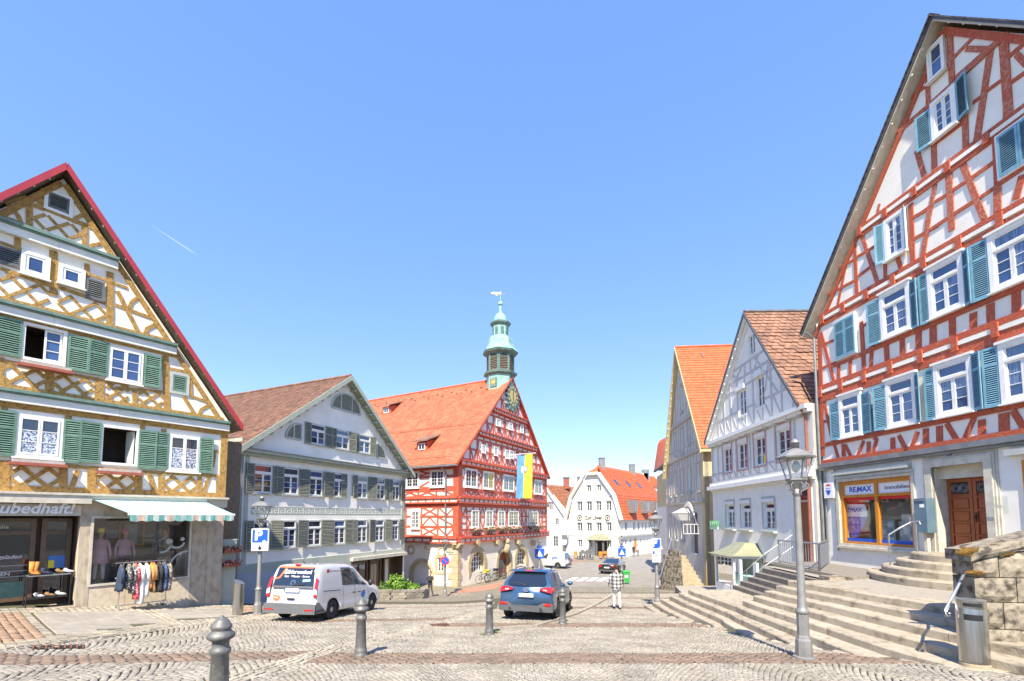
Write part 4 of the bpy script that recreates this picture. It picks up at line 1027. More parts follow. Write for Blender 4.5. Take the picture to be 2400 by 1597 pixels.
# upper storeys: white infill with red timbers laid over it
gpoly=[(0,zj),(WT,zj),(WT,ze),(apex[0],apex[1]-.2),(0,ze)]
FT.wall('infill_wall',gpoly,[],.1,'plaster_white');FS.wall('infill_wall',[(0,zj),(LS,zj),(LS,ze),(0,ze)],[],.1,'plaster_white')
mb=MB();mb.quad(FT.w(WT,gz,0),FT.w(WT,ze,0),FT.w(WT,ze,-LS),FT.w(WT,gz,-LS));mb.quad(FT.w(0,gz,-LS),FT.w(WT,gz,-LS),FT.w(WT,ze,-LS),FT.w(apex[0],apex[1],-LS),FT.w(0,ze,-LS));mb.build('rear_wall','plaster_warm',TH_,fix=False)
RB='town_red'
def dentils(F,u0,u1,z,h,n,o=.16):
    F.beam((u0,z+h*.95),(u1,z+h*.95),h*.7,RB,o+.08,'moulding');F.beam((u0,z-h*.75),(u1,z-h*.75),h*.55,RB,o+.03,'moulding')
    F.beam((u0,z),(u1,z),h*.9,'plaster_white',o-.05,'dentil_band')
    for i in range(n+1):u=u0+(u1-u0)*i/n;F.beam((u,z-h*.45),(u,z+h*.45),.13,RB,o,'joist_end')
def timbers(F,u0,u1,z0,z1,bays,rails=(0,1),w=.17,pat='VX',skip=(),inv=False,wr=.2,z_of=None):
    """posts, rails and diagonal braces of one storey; skip = (u0, u1) window spans"""
    for r_ in rails:F.beam((u0,z0+(z1-z0)*r_),(u1,z0+(z1-z0)*r_),wr,RB,.05,'rail')
    st=(u1-u0)/bays
    for i in range(bays+1):
        u=u0+st*i
        F.beam((u,z0),(u,z1),w,RB,.045,'post')
    rs=list(rails)
    for i in range(bays):
        a,b=u0+st*i+w/2,u0+st*(i+1)-w/2
        for ra,rb_ in zip(rs,rs[1:]):
            za,zb_=z0+(z1-z0)*ra+wr/2,z0+(z1-z0)*rb_-wr/2;k=pat[(i+int(ra*7))%len(pat)]
            if any(s0<(a+b)/2<s1 and zb_>s2 and za<s3 for s0,s1,s2,s3 in[(t if len(t)==4 else(*t,-99,99))for t in skip]):continue
            m_=(a+b)/2;bw=w*.72
            if k=='V':F.beam((a,zb_),(m_,za),bw,RB,.04,'brace');F.beam((b,zb_),(m_,za),bw,RB,.041,'brace')
            elif k=='A':F.beam((a,za),(m_,zb_),bw,RB,.04,'brace');F.beam((b,za),(m_,zb_),bw,RB,.041,'brace')
            elif k=='X':F.beam((a,za),(b,zb_),bw,RB,.04,'brace');F.beam((b,za),(a,zb_),bw,RB,.041,'brace')
            elif k=='/':F.beam((a,za),(b,zb_),bw,RB,.04,'brace')
            elif k=='\\':F.beam((b,za),(a,zb_),bw,RB,.04,'brace')
            elif k=='=':F.beam((a,(za+zb_)/2),(b,(za+zb_)/2),bw,RB,.04,'rail')
hd=(F.uz(1075,1265)[1]-F.uz(1075,1272)[1])
dentils(FT,-.1,WT+.1,zj+.0,hd,22,.3);dentils(FS,-.1,LS,zj,hd,24,.3)
z2a=F.uz(*T2(80,735))[1];dentils(FT,-.1,WT+.1,z2a,hd,24,.26);dentils(FS,-.1,LS,z2a,hd,26,.26)
z3=F.uz(*T2(110,155))[1];dentils(FT,.1,WT-.1,z3,hd*.8,24,.3)
wf1=[FT.rect(T2,a,b)for a,b in(((285,880),(395,1150)),((500,890),(610,1150)),((690,900),(795,1140)),((850,890),(1005,1125)),((1165,905),(1305,1120)))]
z1w0,z1w1=wf1[1][2],wf1[1][3]
wf2=[FT.rect(T2,a,b)for a,b in(((185,240),(370,545)),((460,285),(625,580)),((770,340),(935,605)),((1055,385),(1180,630)),((1248,410),(1365,650)))]
z2w0,z2w1=wf2[1][2],wf2[1][3]
s1=[(r[0]-.1,r[1]+.1,z1w0-.1,z1w1+.1)for r in wf1];s2=[(r[0]-.1,r[1]+.1,z2w0-.1,z2w1+.1)for r in wf2]
fr=lambda z,a,b:(z-a)/(b-a)
a,b=zj+hd*1.3,z2a-hd*1.2
timbers(FT,.2,WT-.2,a,b,17,(0,fr(z1w0-.12,a,b),.62,.93),.15,'V=XA',s1,wr=.15)
FT.beam((0,b-.05),(WT,b-.05),.3,RB,.055,'head_beam')
a2,b2=z2a+hd*1.4,z3-hd
timbers(FT,.2,WT-.2,a2,b2,15,(0,fr(z2w0-.14,a2,b2),.62,.92),.18,'XVX/',s2,wr=.17)
FT.beam((0,b2-.05),(WT,b2-.05),.32,RB,.055,'head_beam');FT.beam((0,z2w0-.2),(WT,z2w0-.2),.2,RB,.056,'breast_rail')
for F_ in(FT,FS):F_.beam((.22,a),(.22,b),.55,RB,.07,'corner_post');F_.beam((.22,a2),(.22,b2),.55,RB,.07,'corner_post')
FT.beam((WT-.2,a),(WT-.2,b2),.4,RB,.07,'corner_post')
for r in wf1:FT.window((r[0],r[1],z1w0,z1w1),4 if r[1]-r[0]<1.6 else 4,4,depth=.068,o=.13,trim=.09,gm='glass_dark',panes=False,bar=.035)
for r in wf2:FT.window((r[0],r[1],z2w0,z2w1),4,4,depth=.068,o=.13,trim=.12,gm=lambda i,n:'glass_dark',panes=False,bar=.02,sash=.06)
# gable storeys
bands=[F.uz(*T1(390,1140))[1],F.uz(*T1(610,780))[1]]
def half(z):return(apex[1]-.3-z)/slp
ga=[z3+hd,bands[0],bands[1],apex[1]-1.2]
for i in range(3):
    z0,z1=ga[i]+(hd*1.1 if i else .1),ga[i+1]-(hd*1.0 if i<2 else 0);h0=half(z1)if i<2 else half(z1)
    if i<2:
        c0=apex[0]-half(ga[i+1]);dentils(FT,apex[0]-half(ga[i+1])+.1,apex[0]+half(ga[i+1])-.1,ga[i+1],hd*.8,20-6*i,.24)
    n=(15,10,5)[i];hw=half(z0+.4)
    zm=z0+(z1-z0)*.42;zh=z0+(z1-z0)*.84
    for z,hh in((z0,half(z0)),(zm,half(zm)),(zh,half(zh)),(z1,half(z1))):FT.beam((apex[0]-hh+.1,z),(apex[0]+hh-.1,z),.18,RB,.05,'rail')
    for k in range(n+1):
        u=apex[0]-hw+2*hw*k/n;zt=min(z1,apex[1]-.3-slp*abs(u-apex[0]))
        if zt-z0>.3:FT.beam((u,z0),(u,zt),.17,RB,.046,'post')
        if k<n:
            uu=u+hw/n;top=lambda q:apex[1]-.3-slp*abs(q-apex[0])
            if top(u)>zm and top(u+2*hw/n)>zm:FT.beam((u+.1,zm),(uu,z0),.13,RB,.04,'brace');FT.beam((u+2*hw/n-.1,zm),(uu,z0),.13,RB,.041,'brace')
            if top(u)>zh and top(u+2*hw/n)>zh:FT.beam((u+.08,zm),(u+.3,zh),.12,RB,.04,'brace');FT.beam((u+2*hw/n-.08,zm),(u+2*hw/n-.3,zh),.12,RB,.041,'brace')
for sg in(1,-1):FT.beam((apex[0],apex[1]-.32),(apex[0]+sg*(half(ze)+.1),ze-.02),.42,RB,.06,'rafter')
GW=[((440,1320),(497,1460)),((630,1350),(687,1500)),((805,1400),(862,1545)),((868,1410),(925,1545)),((665,920),(722,1050)),((855,980),(908,1110)),((1030,1030),(1078,1155)),((780,580),(826,690)),((960,645),(1003,760))]
for w_ in GW:FT.window(FT.rect(T1,*w_),2,3,depth=.068,o=.13,trim=.06,gm='glass_dark',panes=False,sash=.04)
# side storeys
sw1=FS.rect(T3,(170,510),(92,670));sw2=[FS.rect(T3,(388,150),(258,312)),FS.rect(T3,(166,160),(45,325))]
timbers(FS,.3,18.3,a,b,10,(0,.3,.62,.93),.17,'VX/A',[(sw1[0]-.1,sw1[1]+.1,sw1[2]-.1,sw1[3]+.1)],wr=.17)
timbers(FS,.3,18.3,a2,b2,9,(0,.3,.66,.92),.2,'/XX\\',[(r[0]-.1,r[1]+.1,r[2],r[3])for r in sw2],wr=.2)
FS.beam((0,b2+.1),(LS,b2+.1),.75,RB,.12,'eaves_beam');FS.beam((0,b-.1),(LS,b-.1),.4,RB,.06,'head_beam');FS.beam((0,sw2[0][2]-.18),(18,sw2[0][2]-.18),.3,RB,.06,'breast_rail')
FS.window(sw1,4,4,depth=.068,o=.13,trim=.1,gm='glass_dark',panes=False,bar=.035)
for r in sw2:FS.window((r[0],r[1],sw2[0][2],sw2[0][3]),4,4,depth=.068,o=.13,trim=.14,gm='glass_dark',panes=False,sash=.06)
bulbs(FS,TH_,(.2,b2+.18),(14,b2+.18),16,.2,r=.06)
# roof: courses of orange tiles on the street slope, ridge, snow guards, two dormers
OV=.3
roof,ends=gable_roof(FT,TH_,apex,eR,OV,LS,.2,'tile_orange','town_red','town_red',.18,uleft=eL[0]-.25)
zeL=ends[1][1];uL=ends[1][0]
kick=.0
tile_slope(FT.w(uL-.1,zeL-.02,-LS),FT.w(uL-.1,zeL-.02,OV),FT.w(apex[0],apex[1]+.02,OV),FT.w(apex[0],apex[1]+.02,-LS),.22,.21,M['tile_orange'],roof,thick=.022)
mb=MB()
for k in range(62):p=FT.w(apex[0],apex[1]+.06,OV-k*.36);mb.tube([p,p-FT.n*.37],.13,6)
mb.build('ridge_tiles','tile_orange2',roof,kind='stuff')
onT=lambda t,o:FT.w(uL+(apex[0]-uL)*t,zeL+(apex[1]-zeL)*t+.08,o)
snow_guard(onT(.40,-.3),onT(.40,-21),Vector((0,0,1)),26,roof,'tile_brown');snow_guard(onT(.06,-.3),onT(.06,-21),Vector((0,0,1)),26,roof,'tile_brown')
mb=MB();mb.tube([FT.w(uL-.15,zeL-.12,OV),FT.w(uL-.15,zeL-.12,-LS)],.09,8);mb.build('gutter','zinc',roof)
mb=MB();u_=FS.uz(*T3(403,300))[0];mb.tube([FS.w(u_,zeL-.2,.75),FS.w(u_,zeL-.7,.2),FS.w(u_,gz+.6,.2)],.07,8);mb.build('downpipe','zinc',roof)
for k in range(22):
    t,o=.86,-1-k*.95
    mb=MB();p=onT(t if k%2 else .9,o);mb.box(p+Vector((0,0,.05)),(.2,.25,.12));mb.build('vent_tile','tile_brown',roof)
def dormer(t,o,w=1.25,h=.85,Ld=2.6):
    P=onT(t,o);e=-FT.d;a=FT.n;up=Vector((0,0,1))
    mb=MB();f=[P+a*w/2,P-a*w/2,P-a*w/2+up*h,P+a*w/2+up*h]
    g=[p-e*Ld*.5+up*.0 for p in f];tp=[P+a*(w/2+.25)+up*(h+.0)+e*.35,P-a*(w/2+.25)+up*h+e*.35,P-a*(w/2+.25)+up*(h+1.15)-e*Ld,P+a*(w/2+.25)+up*(h+1.15)-e*Ld]
    mb.quad(*f);mb.quad(f[0],f[3],f[3]-e*Ld+up*.9,f[0]-e*.3);mb.quad(f[1],f[2],f[2]-e*Ld+up*.9,f[1]-e*.3);D=mb.build('dormer','town_red',roof,fix=False)
    mb=MB();mb.hexa(tp,[p+up*.12 for p in tp]);mb.build('dormer_roof','tile_brown',D)
    mb=MB();c=P+up*h*.5+e*.03;mb.box(c,(.75,.08,.62),(a,e,up));mb.build('dormer_window','frame_white',D);
    for s_ in(-1,1):mb=MB();mb.box(c+a*s_*.165+e*.042,(.25,.012,.46),(a,e,up));mb.build('dormer_pane','glass_dark',D)
def slope_hit(px,py):
    r=ray(px,py);A,B_,C_=onT(0,0),onT(0,-10),onT(1,0);nn=(B_-A).cross(C_-A);k=(A-Vector((0,0,CZ))).dot(nn)/r.dot(nn);p=Vector((0,0,CZ))+r*k
    return(p-FT.O).dot(FT.d),(p-FT.O).dot(FT.n)
for px,py in((989,1058),(906,971)):
    u,o=slope_hit(px,py);dormer((u-uL)/(apex[0]-uL),o)
# turret
# turret stands astride the ridge, a little behind the gable
def ridge_hit(px):
    best=min(np.linspace(-.5,-9,200),key=lambda o:abs(project(FT.w(apex[0],apex[1],o))[0]-px));return best
def project(p):
    c,s_=math.cos(TH),math.sin(TH);z=p.z-CZ;d=c*p.y+s_*z;up=-s_*p.y+c*z
    return CX+FP*p.x/d,PY-FP*up/d
ot=ridge_hit(1173);TC=FT.w(apex[0],0,ot);Yt=TC.y
zt=lambda py:at(1173,py,Yt).z
kx=Yt/FP
rr=lambda wpx:wpx*kx/2/math.cos(math.pi/8)
rot=math.atan2(FT.n.y,FT.n.x)+math.pi/8
def oct_part(name,prof,m,parent):
    mb=MB();mb.lathe([(rr(w),zt(y))for w,y in prof],TC,8,rot);return mb.build(name,m,parent)
tur=oct_part('turret',[(62,965),(62,884),(58,884),(58,880)],'copper_green',TH_)
oct_part('turret_cornice',[(60,886),(74,882),(76,878),(64,876)],'copper_dark',tur)
oct_part('belfry',[(60,878),(60,835)],'copper_dark',tur)
oct_part('belfry_cornice',[(60,837),(76,833),(80,829),(76,826)],'copper_dark',tur)
oct_part('bell_roof',[(80,828),(72,822),(62,817),(58,809),(57,803),(54,797),(44,793),(38,791)],'copper_green',tur)
oct_part('lantern',[(36,793),(36,764)],'copper_green',tur)
oct_part('lantern_cornice',[(36,767),(46,763),(48,760),(42,757)],'copper_dark',tur)
oct_part('lantern_roof',[(46,760),(34,757),(31,751),(28,744),(20,739),(10,735),(7,731),(6,716),(6,716)],'copper_green',tur)
oct_part('finial',[(5,717),(11,715),(12,712),(9,709),(2,707),(1.6,690),(.4,688)],'copper_green',tur)
for k in range(8):
    aa=rot+math.pi/8+k*math.pi/4;nn=Vector((math.cos(aa),math.sin(aa),0));tt=Vector((-nn.y,nn.x,0));Fk=Facade(TC+nn*rr(60)*math.cos(math.pi/8),0,0,d=(tt.x,tt.y));Fk.n=nn;Fk.root=tur
    wv=17*kx/2;z0,z1=zt(874),zt(845)
    P=[(-wv,z0),(wv,z0)]+[(wv*math.cos(t),z1+wv*.9*math.sin(t))for t in np.linspace(0,math.pi,9)]
    mb=MB();Fk.poly(mb,P,-.05,.02);o=mb.build('louvre_opening','louvre_gap',tur);lb=MB()
    for i in range(8):Fk.box(lb,-wv,wv,z0+(z1-z0)*i/7.5,z0+(z1-z0)*(i+.45)/7.5,.0,.07)
    lb.build('louvre','soffit',o,kind='stuff')
    fb=MB();Fk.ring(fb,-wv-.16,wv+.16,z0-.1,z1+wv*.9+.25,.12,-.03,.05);fb.build('panel_frame','copper_dark',o)
    Fl=Facade(TC+nn*rr(36)*math.cos(math.pi/8),0,0,d=(tt.x,tt.y));Fl.n=nn;mb=MB()
    for i in range(7):Fl.box(mb,-.17,.17,zt(789)+(zt(771)-zt(789))*i/7,zt(789)+(zt(771)-zt(789))*(i+.5)/7,-.02,.03)
    mb.build('lantern_slats','copper_dark',tur)
mat('gold',(.75,.56,.16),(.60,.45,.14),8,.45,metal=.2)
def clock(F,u,z,r,square,o=.05,root=None):
    mb=MB();
    if square:F.box(mb,u-r,u+r,z-r*1.2,z+r*1.2,o,o+.06)
    else:F.poly(mb,[(u+r*math.cos(t),z+r*math.sin(t))for t in np.linspace(0,6.283,25)[:-1]],o,o+.08)
    c=mb.build('clock_face','copper_dark',root or F.root);mb=MB()
    F.poly(mb,[(u+r*.55*math.cos(t),z+r*.55*math.sin(t))for t in np.linspace(0,6.283,17)[:-1]],o+.06,o+.10);mb.build('dial','gold',c);mb=MB()
    for k in range(12):t=k*math.pi/6;F.bar(mb,(u+r*.66*math.cos(t),z+r*.66*math.sin(t)),(u+r*.9*math.cos(t),z+r*.9*math.sin(t)),r*.13,o+.06,o+.11)
    mb.build('numerals','gold',c);mb=MB();F.bar(mb,(u,z),(u+.02,z+r*.7),r*.08,o+.1,o+.12);F.bar(mb,(u,z),(u+r*.1,z-r*.4),r*.1,o+.1,o+.12);mb.build('clock_hands','black',c)
for k in range(8):
    aa=rot+math.pi/8+k*math.pi/4;nn=Vector((math.cos(aa),math.sin(aa),0))
    if nn.dot(-FT.d)>.9:
        tt=Vector((nn.y,-nn.x,0));Fk=Facade(TC+nn*rr(62)*math.cos(math.pi/8),0,0,d=(tt.x,tt.y));Fk.n=nn;Fk.root=tur;clock(Fk,0,zt(904),17*kx/2*1.05,True,.02,tur)
u,z=FT.uz(*T1(895,590));clock(FT,u,z,1.15,False,.2)
mb=MB()
for k in range(16):
    t=k*math.pi/8;FT.bar(mb,(u+1.1*math.cos(t),z+1.1*math.sin(t)),(u+1.5*math.cos(t),z+1.5*math.sin(t)),.14,.2,.3)
mb.build('clock_rays','copper_dark',TH_)
VN=thing('weather_vane','gilded weather vane on the tip of the green turret','weather vane',TC+Vector((0,0,zt(690))))
mb=MB();mb.tube([TC+Vector((0,0,zt(690))),TC+Vector((0,0,zt(682)))],.03,5);mb.tube([TC+Vector((.6,0,zt(690))),TC+Vector((-.6,0,zt(690)))],.02,5);mb.ball(TC+Vector((.64,0,zt(690))),.07,6,4);mb.build('spindle','zinc',VN)
mb=MB();z0=zt(689);P=[(-1.5,.1),(-1.0,.35),(-.9,.15),(-.5,.3),(-.2,.15),(.1,.25),(.1,0),(-.4,-.1),(-.5,-.3),(-.8,-.1)];mb.prism([TC+Vector((x*.7,0,z0+y*.7))for x,y in P],(0,.03,0));mb.build('banner','gold',VN)
# flower boxes under the first-floor windows
for k,r in enumerate(wf1):
    nm=('nearest the corner','second from the corner','third from the corner','under the double window mid-front','at the far end of the front')[k]
    T=thing('flower_box','flower box with red blooms on the town hall, '+nm,'flower box',FT.w((r[0]+r[1])/2,z1w0-.35,.3),'town hall flower boxes')
    mb=MB();FT.box(mb,r[0]-.1,r[1]+.15,z1w0-.38,z1w0-.16,.12,.42);mb.build('trough','brown_frame',T);mb=MB()
    for i in range(90):
        c=FT.w(random.uniform(r[0]-.15,r[1]+.2),z1w0-.12+random.uniform(-.08,.14),random.uniform(.1,.5));a_=Vector((random.gauss(0,1),random.gauss(0,1),random.gauss(0,1))).normalized()*.09;b_=a_.cross(Vector((random.random(),1,.3))).normalized()*.06;mb.mi=random.choice((0,1,1));mb.quad(c-a_,c+b_,c+a_,c-b_)
    mb.build('flowers',['leaf_dark','flower'],T,fix=False,kind='stuff')
# banner with the town's arms
FLG=thing('banner_flag','blue and yellow banner with a shield hanging from the town hall front','flag',FT.w(*FT.uz(1212,1072,1.3),1.3))
mat('flag_blue',(.08,.26,.60),(.12,.32,.66),2,.75);mat('flag_yellow',(.85,.72,.02),(.90,.80,.06),2,.75)
pa,pb_=FT.uz(1196,1069,.1),FT.uz(1233,1068,1.6)
mb=MB();mb.tube([FT.w(pa[0],pa[1]+.1,.1),FT.w(pa[0],pa[1]+.1,3.0)],.035,6);mb.build('pole','frame_white',FLG)
c0=FT.w(pa[0],pa[1],.9);dirn=FT.n;Wf=1.75;Hf=4.35
def flagp(s_,t):return c0+dirn*(s_*Wf)+FT.d*(.10*math.sin(5*s_+3*t)-.35*t)+Vector((0,0,-Hf*t))
for nm,s0,s1_,m in(('blue_half',0,.5,'flag_blue'),('yellow_half',.5,1,'flag_yellow')):
    mb=MB();mb.smooth=True
    for i in range(5):
        for j in range(16):
            q=[(s0+(s1_-s0)*x/5,y/16)for x,y in((i,j),(i+1,j),(i+1,j+1),(i,j+1))];mb.quad(*[flagp(*k)for k in q])
    mb.build(nm,m,FLG,fix=False)
for sg in(1,-1):
    for nm,P,m in(('shield_light',[(.28,.27),(.5,.27),(.5,.44),(.38,.42),(.28,.38)],'white_print'),('shield_dark',[(.5,.27),(.74,.27),(.74,.38),(.64,.42),(.5,.44)],'shutter_dark'),('shield_mark',[(.33,.30),(.46,.30),(.46,.315),(.33,.315)],'black'),('shield_mark',[(.33,.34),(.46,.34),(.46,.355),(.33,.355)],'black'),('shield_beast',[(.56,.30),(.66,.29),(.68,.36),(.6,.40),(.57,.36)],'white_print')):
        k=.012 if 'shield_' in nm and nm in('shield_light','shield_dark')else .018
        mb=MB();mb.quad(*[flagp(*p)+FT.d*(-k*sg-.0)for p in P]);mb.build(nm,m,FLG,fix=False)
# ================================================================== tall red half-timbered house, right
R1=zoom(1900,480,5.2267);R2=zoom(2150,240,5.228);R3=zoom(2150,540,5.228);R4=zoom(1900,760,5.2267);R5=zoom(2150,800,5.228);R6=zoom(1900,1050,4.48);R7=zoom(2120,1050,5.225);R8=zoom(2100,20,5.2267)
mat('soffit_grey',(.34,.32,.28),(.25,.23,.20),5,.8,.2,20)
FR=Facade(1925,1000,18,1105);F=FR
HR=thing('tall_house','tall red half-timbered gabled house with blue shutters and an estate agent below','house',F.w(-5,TERR,-2));F.root=HR
apex,eave=F.uz(2185,40,.36),F.uz(1880,785,.36);UN=2*apex[0]-eave[0]
slp=(apex[1]-eave[1])/(eave[0]-apex[0]);top=lambda u:apex[1]-.28-slp*abs(u-apex[0])
rel=lambda z:z+CZ
zc=rel(2.06);zg=TERR-.4
SWR=(-3.60,-.73,rel(-1.06),rel(1.33));DR=(-5.72,-4.30,zg,rel(1.50));W2R=(-8.6,-6.55,rel(-1.0),rel(1.45))
F.wall('gable_wall',[(UN-.2,zc),(0,zc),(0,top(0)),(apex[0],apex[1]-.28),(UN-.2,top(UN-.2))],[],.1,'plaster_white')
F.wall('shop_wall',[(UN-.2,zg),(0,zg),(0,zc),(UN-.2,zc)],[R4p(SWR),R4p(DR),R4p(W2R)],.55,'plaster_white','soffit_light')
mb=MB();mb.quad(F.w(0,zg,0),F.w(0,top(0)+.4,0),F.w(0,top(0)+.4,-10),F.w(0,zg,-10));mb.quad(F.w(0,zg-3,-10),F.w(0,top(0),-10),F.w(apex[0],apex[1],-10),F.w(UN,top(UN),-10),F.w(UN,zg,-10));mb.quad(F.w(UN-.2,zg-2,0),F.w(UN-.2,top(UN-.2),0),F.w(UN-.2,top(UN-.2),-10),F.w(UN-.2,zg,-10));mb.build('side_wall','plaster_warm',HR,fix=False)
roof,ends=gable_roof(F,HR,apex,eave,.36,11,.13,'tile_dark','slate','soffit_light',.09,edge_name='verge')
for sg,e in((1,ends[0]),(-1,ends[1])):
    F.beam((apex[0],apex[1]-.40),(e[0]-sg*.3,e[1]-.18),.17,'red_beam',.05,'rafter')
    bulbs(F,HR,(apex[0]+sg*.2,apex[1]-.36),(e[0],e[1]-.05),15,.30)
    for k in range(44):
        t=(k+.5)/44;p=F.w(apex[0]+(e[0]-apex[0])*t,apex[1]+(e[1]-apex[1])*t+.05,.31)
        mb=MB();dd=(F.d*(e[0]-apex[0])+Vector((0,0,e[1]-apex[1]))).normalized();mb.box(p,(.30,.34,.03),(dd,F.n,dd.cross(F.n)));mb.build('verge_tile','tile_dark',roof)
B,BW='red_beam','red_beam_worn'
def hw(z):return(apex[1]-.30-z)/slp
def band(zl,zs_,zu,n,w=.13,m=B):
    zl,zs_,zu=map(rel,(zl,zs_,zu));a=max(UN-.2,apex[0]-hw(zu));b=min(0,apex[0]+hw(zu))
    F.beam((a,zu),(b,zu),w,m,.05,'rail');F.beam((a,zl),(b,zl),w*1.25,m,.05,'rail');st=1.02
    u=b-.1;k=0
    while u>a+.6:
        F.beam((u,zl),(u,zu),.17,m,.10,'joist_end');q=MB();F.box(q,u-st+.09,u-.09,zs_-.055,zs_+.065,0,.075);q.build('white_panel','plaster_white',HR);u-=st
band(4.80,4.99,5.19,11,.17);band(7.72,7.90,8.07,10);band(10.18,10.32,10.47,7,.11)
F.beam((apex[0]-hw(rel(12.68)),rel(12.68)),(apex[0]+hw(rel(12.68)),rel(12.68)),.13,BW,.05,'rail')
F.beam((UN,rel(2.17)),(0,rel(2.17)),.17,B,.05,'sill_beam');F.beam((UN,rel(2.86)),(0,rel(2.86)),.15,B,.045,'rail');F.beam((UN,rel(5.88)),(-2.1,rel(5.88)),.15,B,.045,'rail');F.beam((-2.1,rel(5.86)),(-.75,rel(5.86)),.13,B,.045,'rail')
F.beam((UN,rel(4.66)),(0,rel(4.66)),.12,B,.045,'rail');F.beam((UN,rel(7.62)),(-2.8,rel(7.62)),.06,B,.045,'rail')
F.beams(R4,[(115,130,150,1620,.2),(130,100,300,745,.14),(115,265,300,195,.10),(130,545,320,465,.10),(345,470,350,735,.14),(488,420,490,700,.13),(625,-30,662,610,.15),(760,240,735,590,.13),(668,335,745,298,.1),(650,20,770,-40,.1),(930,240,945,500,.17),(1125,160,1130,430,.16),(1325,80,1330,350,.16),(1500,20,1500,270,.17),(165,930,275,1450,.13),(150,1205,228,1175,.1),(862,1000,790,1420,.13),(765,1050,850,1015,.1),
  (295,1480,340,1640,.12),(405,1470,410,1620,.16),(430,1480,500,1630,.12),(655,1430,585,1600,.12),(715,1440,715,1600,.15),(815,1400,765,1600,.13),(1010,1390,1015,1580,.16),(1085,1365,1180,1550,.13),(1315,1320,1235,1540,.13),(1415,1280,1415,1510,.17)],B)
F.beams(R5,[(110,1070,115,1300,.16),(275,1040,280,1270,.18),(365,1010,495,1220,.14),(705,930,580,1210,.14),(795,960,800,1170,.18),(1065,880,1070,1120,.24),(1180,850,1320,1080,.15)],B)
F.beams(R3,[(20,1230,20,1490,.18),(200,1180,205,1410,.18),(430,1060,440,1320,.18),(690,1010,690,1240,.18),(900,900,905,1120,.19),(1215,740,1220,1000,.19)],B)
F.beams(R1,[(540,470,572,1120,.14),(575,640,840,480,.10),(590,875,890,650,.11),(365,775,525,680,.10),(215,1105,545,930,.10),(430,770,330,1255,.10),(915,610,920,945,.12),(1055,610,1115,790,.13),(1230,-10,1258,730,.16),(1255,160,1450,55,.11),(1270,420,1568,255,.11),(880,640,1230,450,.14)],B)
F.beams(R1,[(635,390,828,970,.14),(1470,20,1380,620,.16),(845,-10,825,110,.09)],BW)
F.beams(R2,[(-5,590,100,940,.14),(205,510,215,870,.16),(590,170,600,580,.16),(800,-10,725,470,.15),(1110,-10,1110,190,.19),(220,1010,125,1570,.13),(390,870,428,1570,.18),(560,760,825,1430,.16),(985,1020,990,1340,.18)],BW)
F.beams(R2,[(220,1220,360,1140,.10),(430,1085,590,980,.10),(660,935,940,735,.11),(780,1165,965,1040,.10),(455,1370,705,1210,.11),(0,1395,150,1285,.10),(160,1565,370,1425,.10),(960,470,985,1020,.13),(1290,890,1215,1190,.16),(990,1010,1320,790,.14),(190,530,560,250,.12)],B)
F.beams(R8,[(660,270,692,890,.16),(1340,330,735,860,.18),(1015,290,715,600,.11),(865,495,1145,505,.13),(1165,490,1005,1568,.17),(1320,370,1385,1310,.21),(380,640,402,1180,.13),(250,1080,130,1410,.09),(0,1525,860,815,.10),(1480,560,1600,690,.12)],BW)
F.beams(R8,[(1115,1015,1300,880,.10),(1405,915,1600,780,.11),(1380,600,1600,410,.12),(175,1095,370,955,.10),(950,1155,1045,1085,.1),(420,490,640,310,.12),(415,850,650,680,.13)],B)
# more of the frame beyond the picture's edge
for(u0,u1,z0,z1)in((-8.0,-8.0,2.1,4.7),(-9.2,-9.2,2.1,4.7),(-10.4,-10.4,2.1,7.6),(-8.4,-8.4,5.2,7.6),(-9.4,-9.4,5.2,7.6),(-8.2,-8.2,8.1,10.1),(-7.8,-7.8,10.5,12),(-9.0,-9.6,8.1,9.3)):F.beam((u0,rel(z0)),(u1,rel(z1)),.17,B)
# windows and shutters (u, z)
bl=lambda i,n:'glass_blue' if random.random()<.6 else 'glass_curtain'
def cw(u0,u1,z0,z1,top_=.27,rows=3,crown=True,**k):
    w_=F.window((u1,u0,rel(z0),rel(z1)),2,rows,top=top_,trim=.12,o=.12,depth=.06,gm=bl,sash=.05,mid=.07,**k)
    if crown:mb=MB();F.box(mb,u1-.05,u0+.05,rel(z1)+.0,rel(z1)+.07,0,.16);mb.build('window_hood','frame_white',w_)
def sh(u0,u1,z0,z1,hinge='l',swing=.15,**k):F.shutter((u1,u0,rel(z0),rel(z1)),'shutter_blue',.07,split=.70,pitch=.055,swing=swing,hinge=hinge,**k)
for a,b in((-1.02,-2.0),(-2.98,-4.02),(-4.58,-5.62),(-6.28,-7.3),(-8.2,-9.2)):cw(a,b,2.96,4.56)
for a,b in((-2.95,-4.0),(-4.58,-5.58),(-6.22,-7.25),(-8.6,-9.5)):cw(a,b,6.0,7.58)
S_=lambda q,a,b:F.rect(q,a,b)
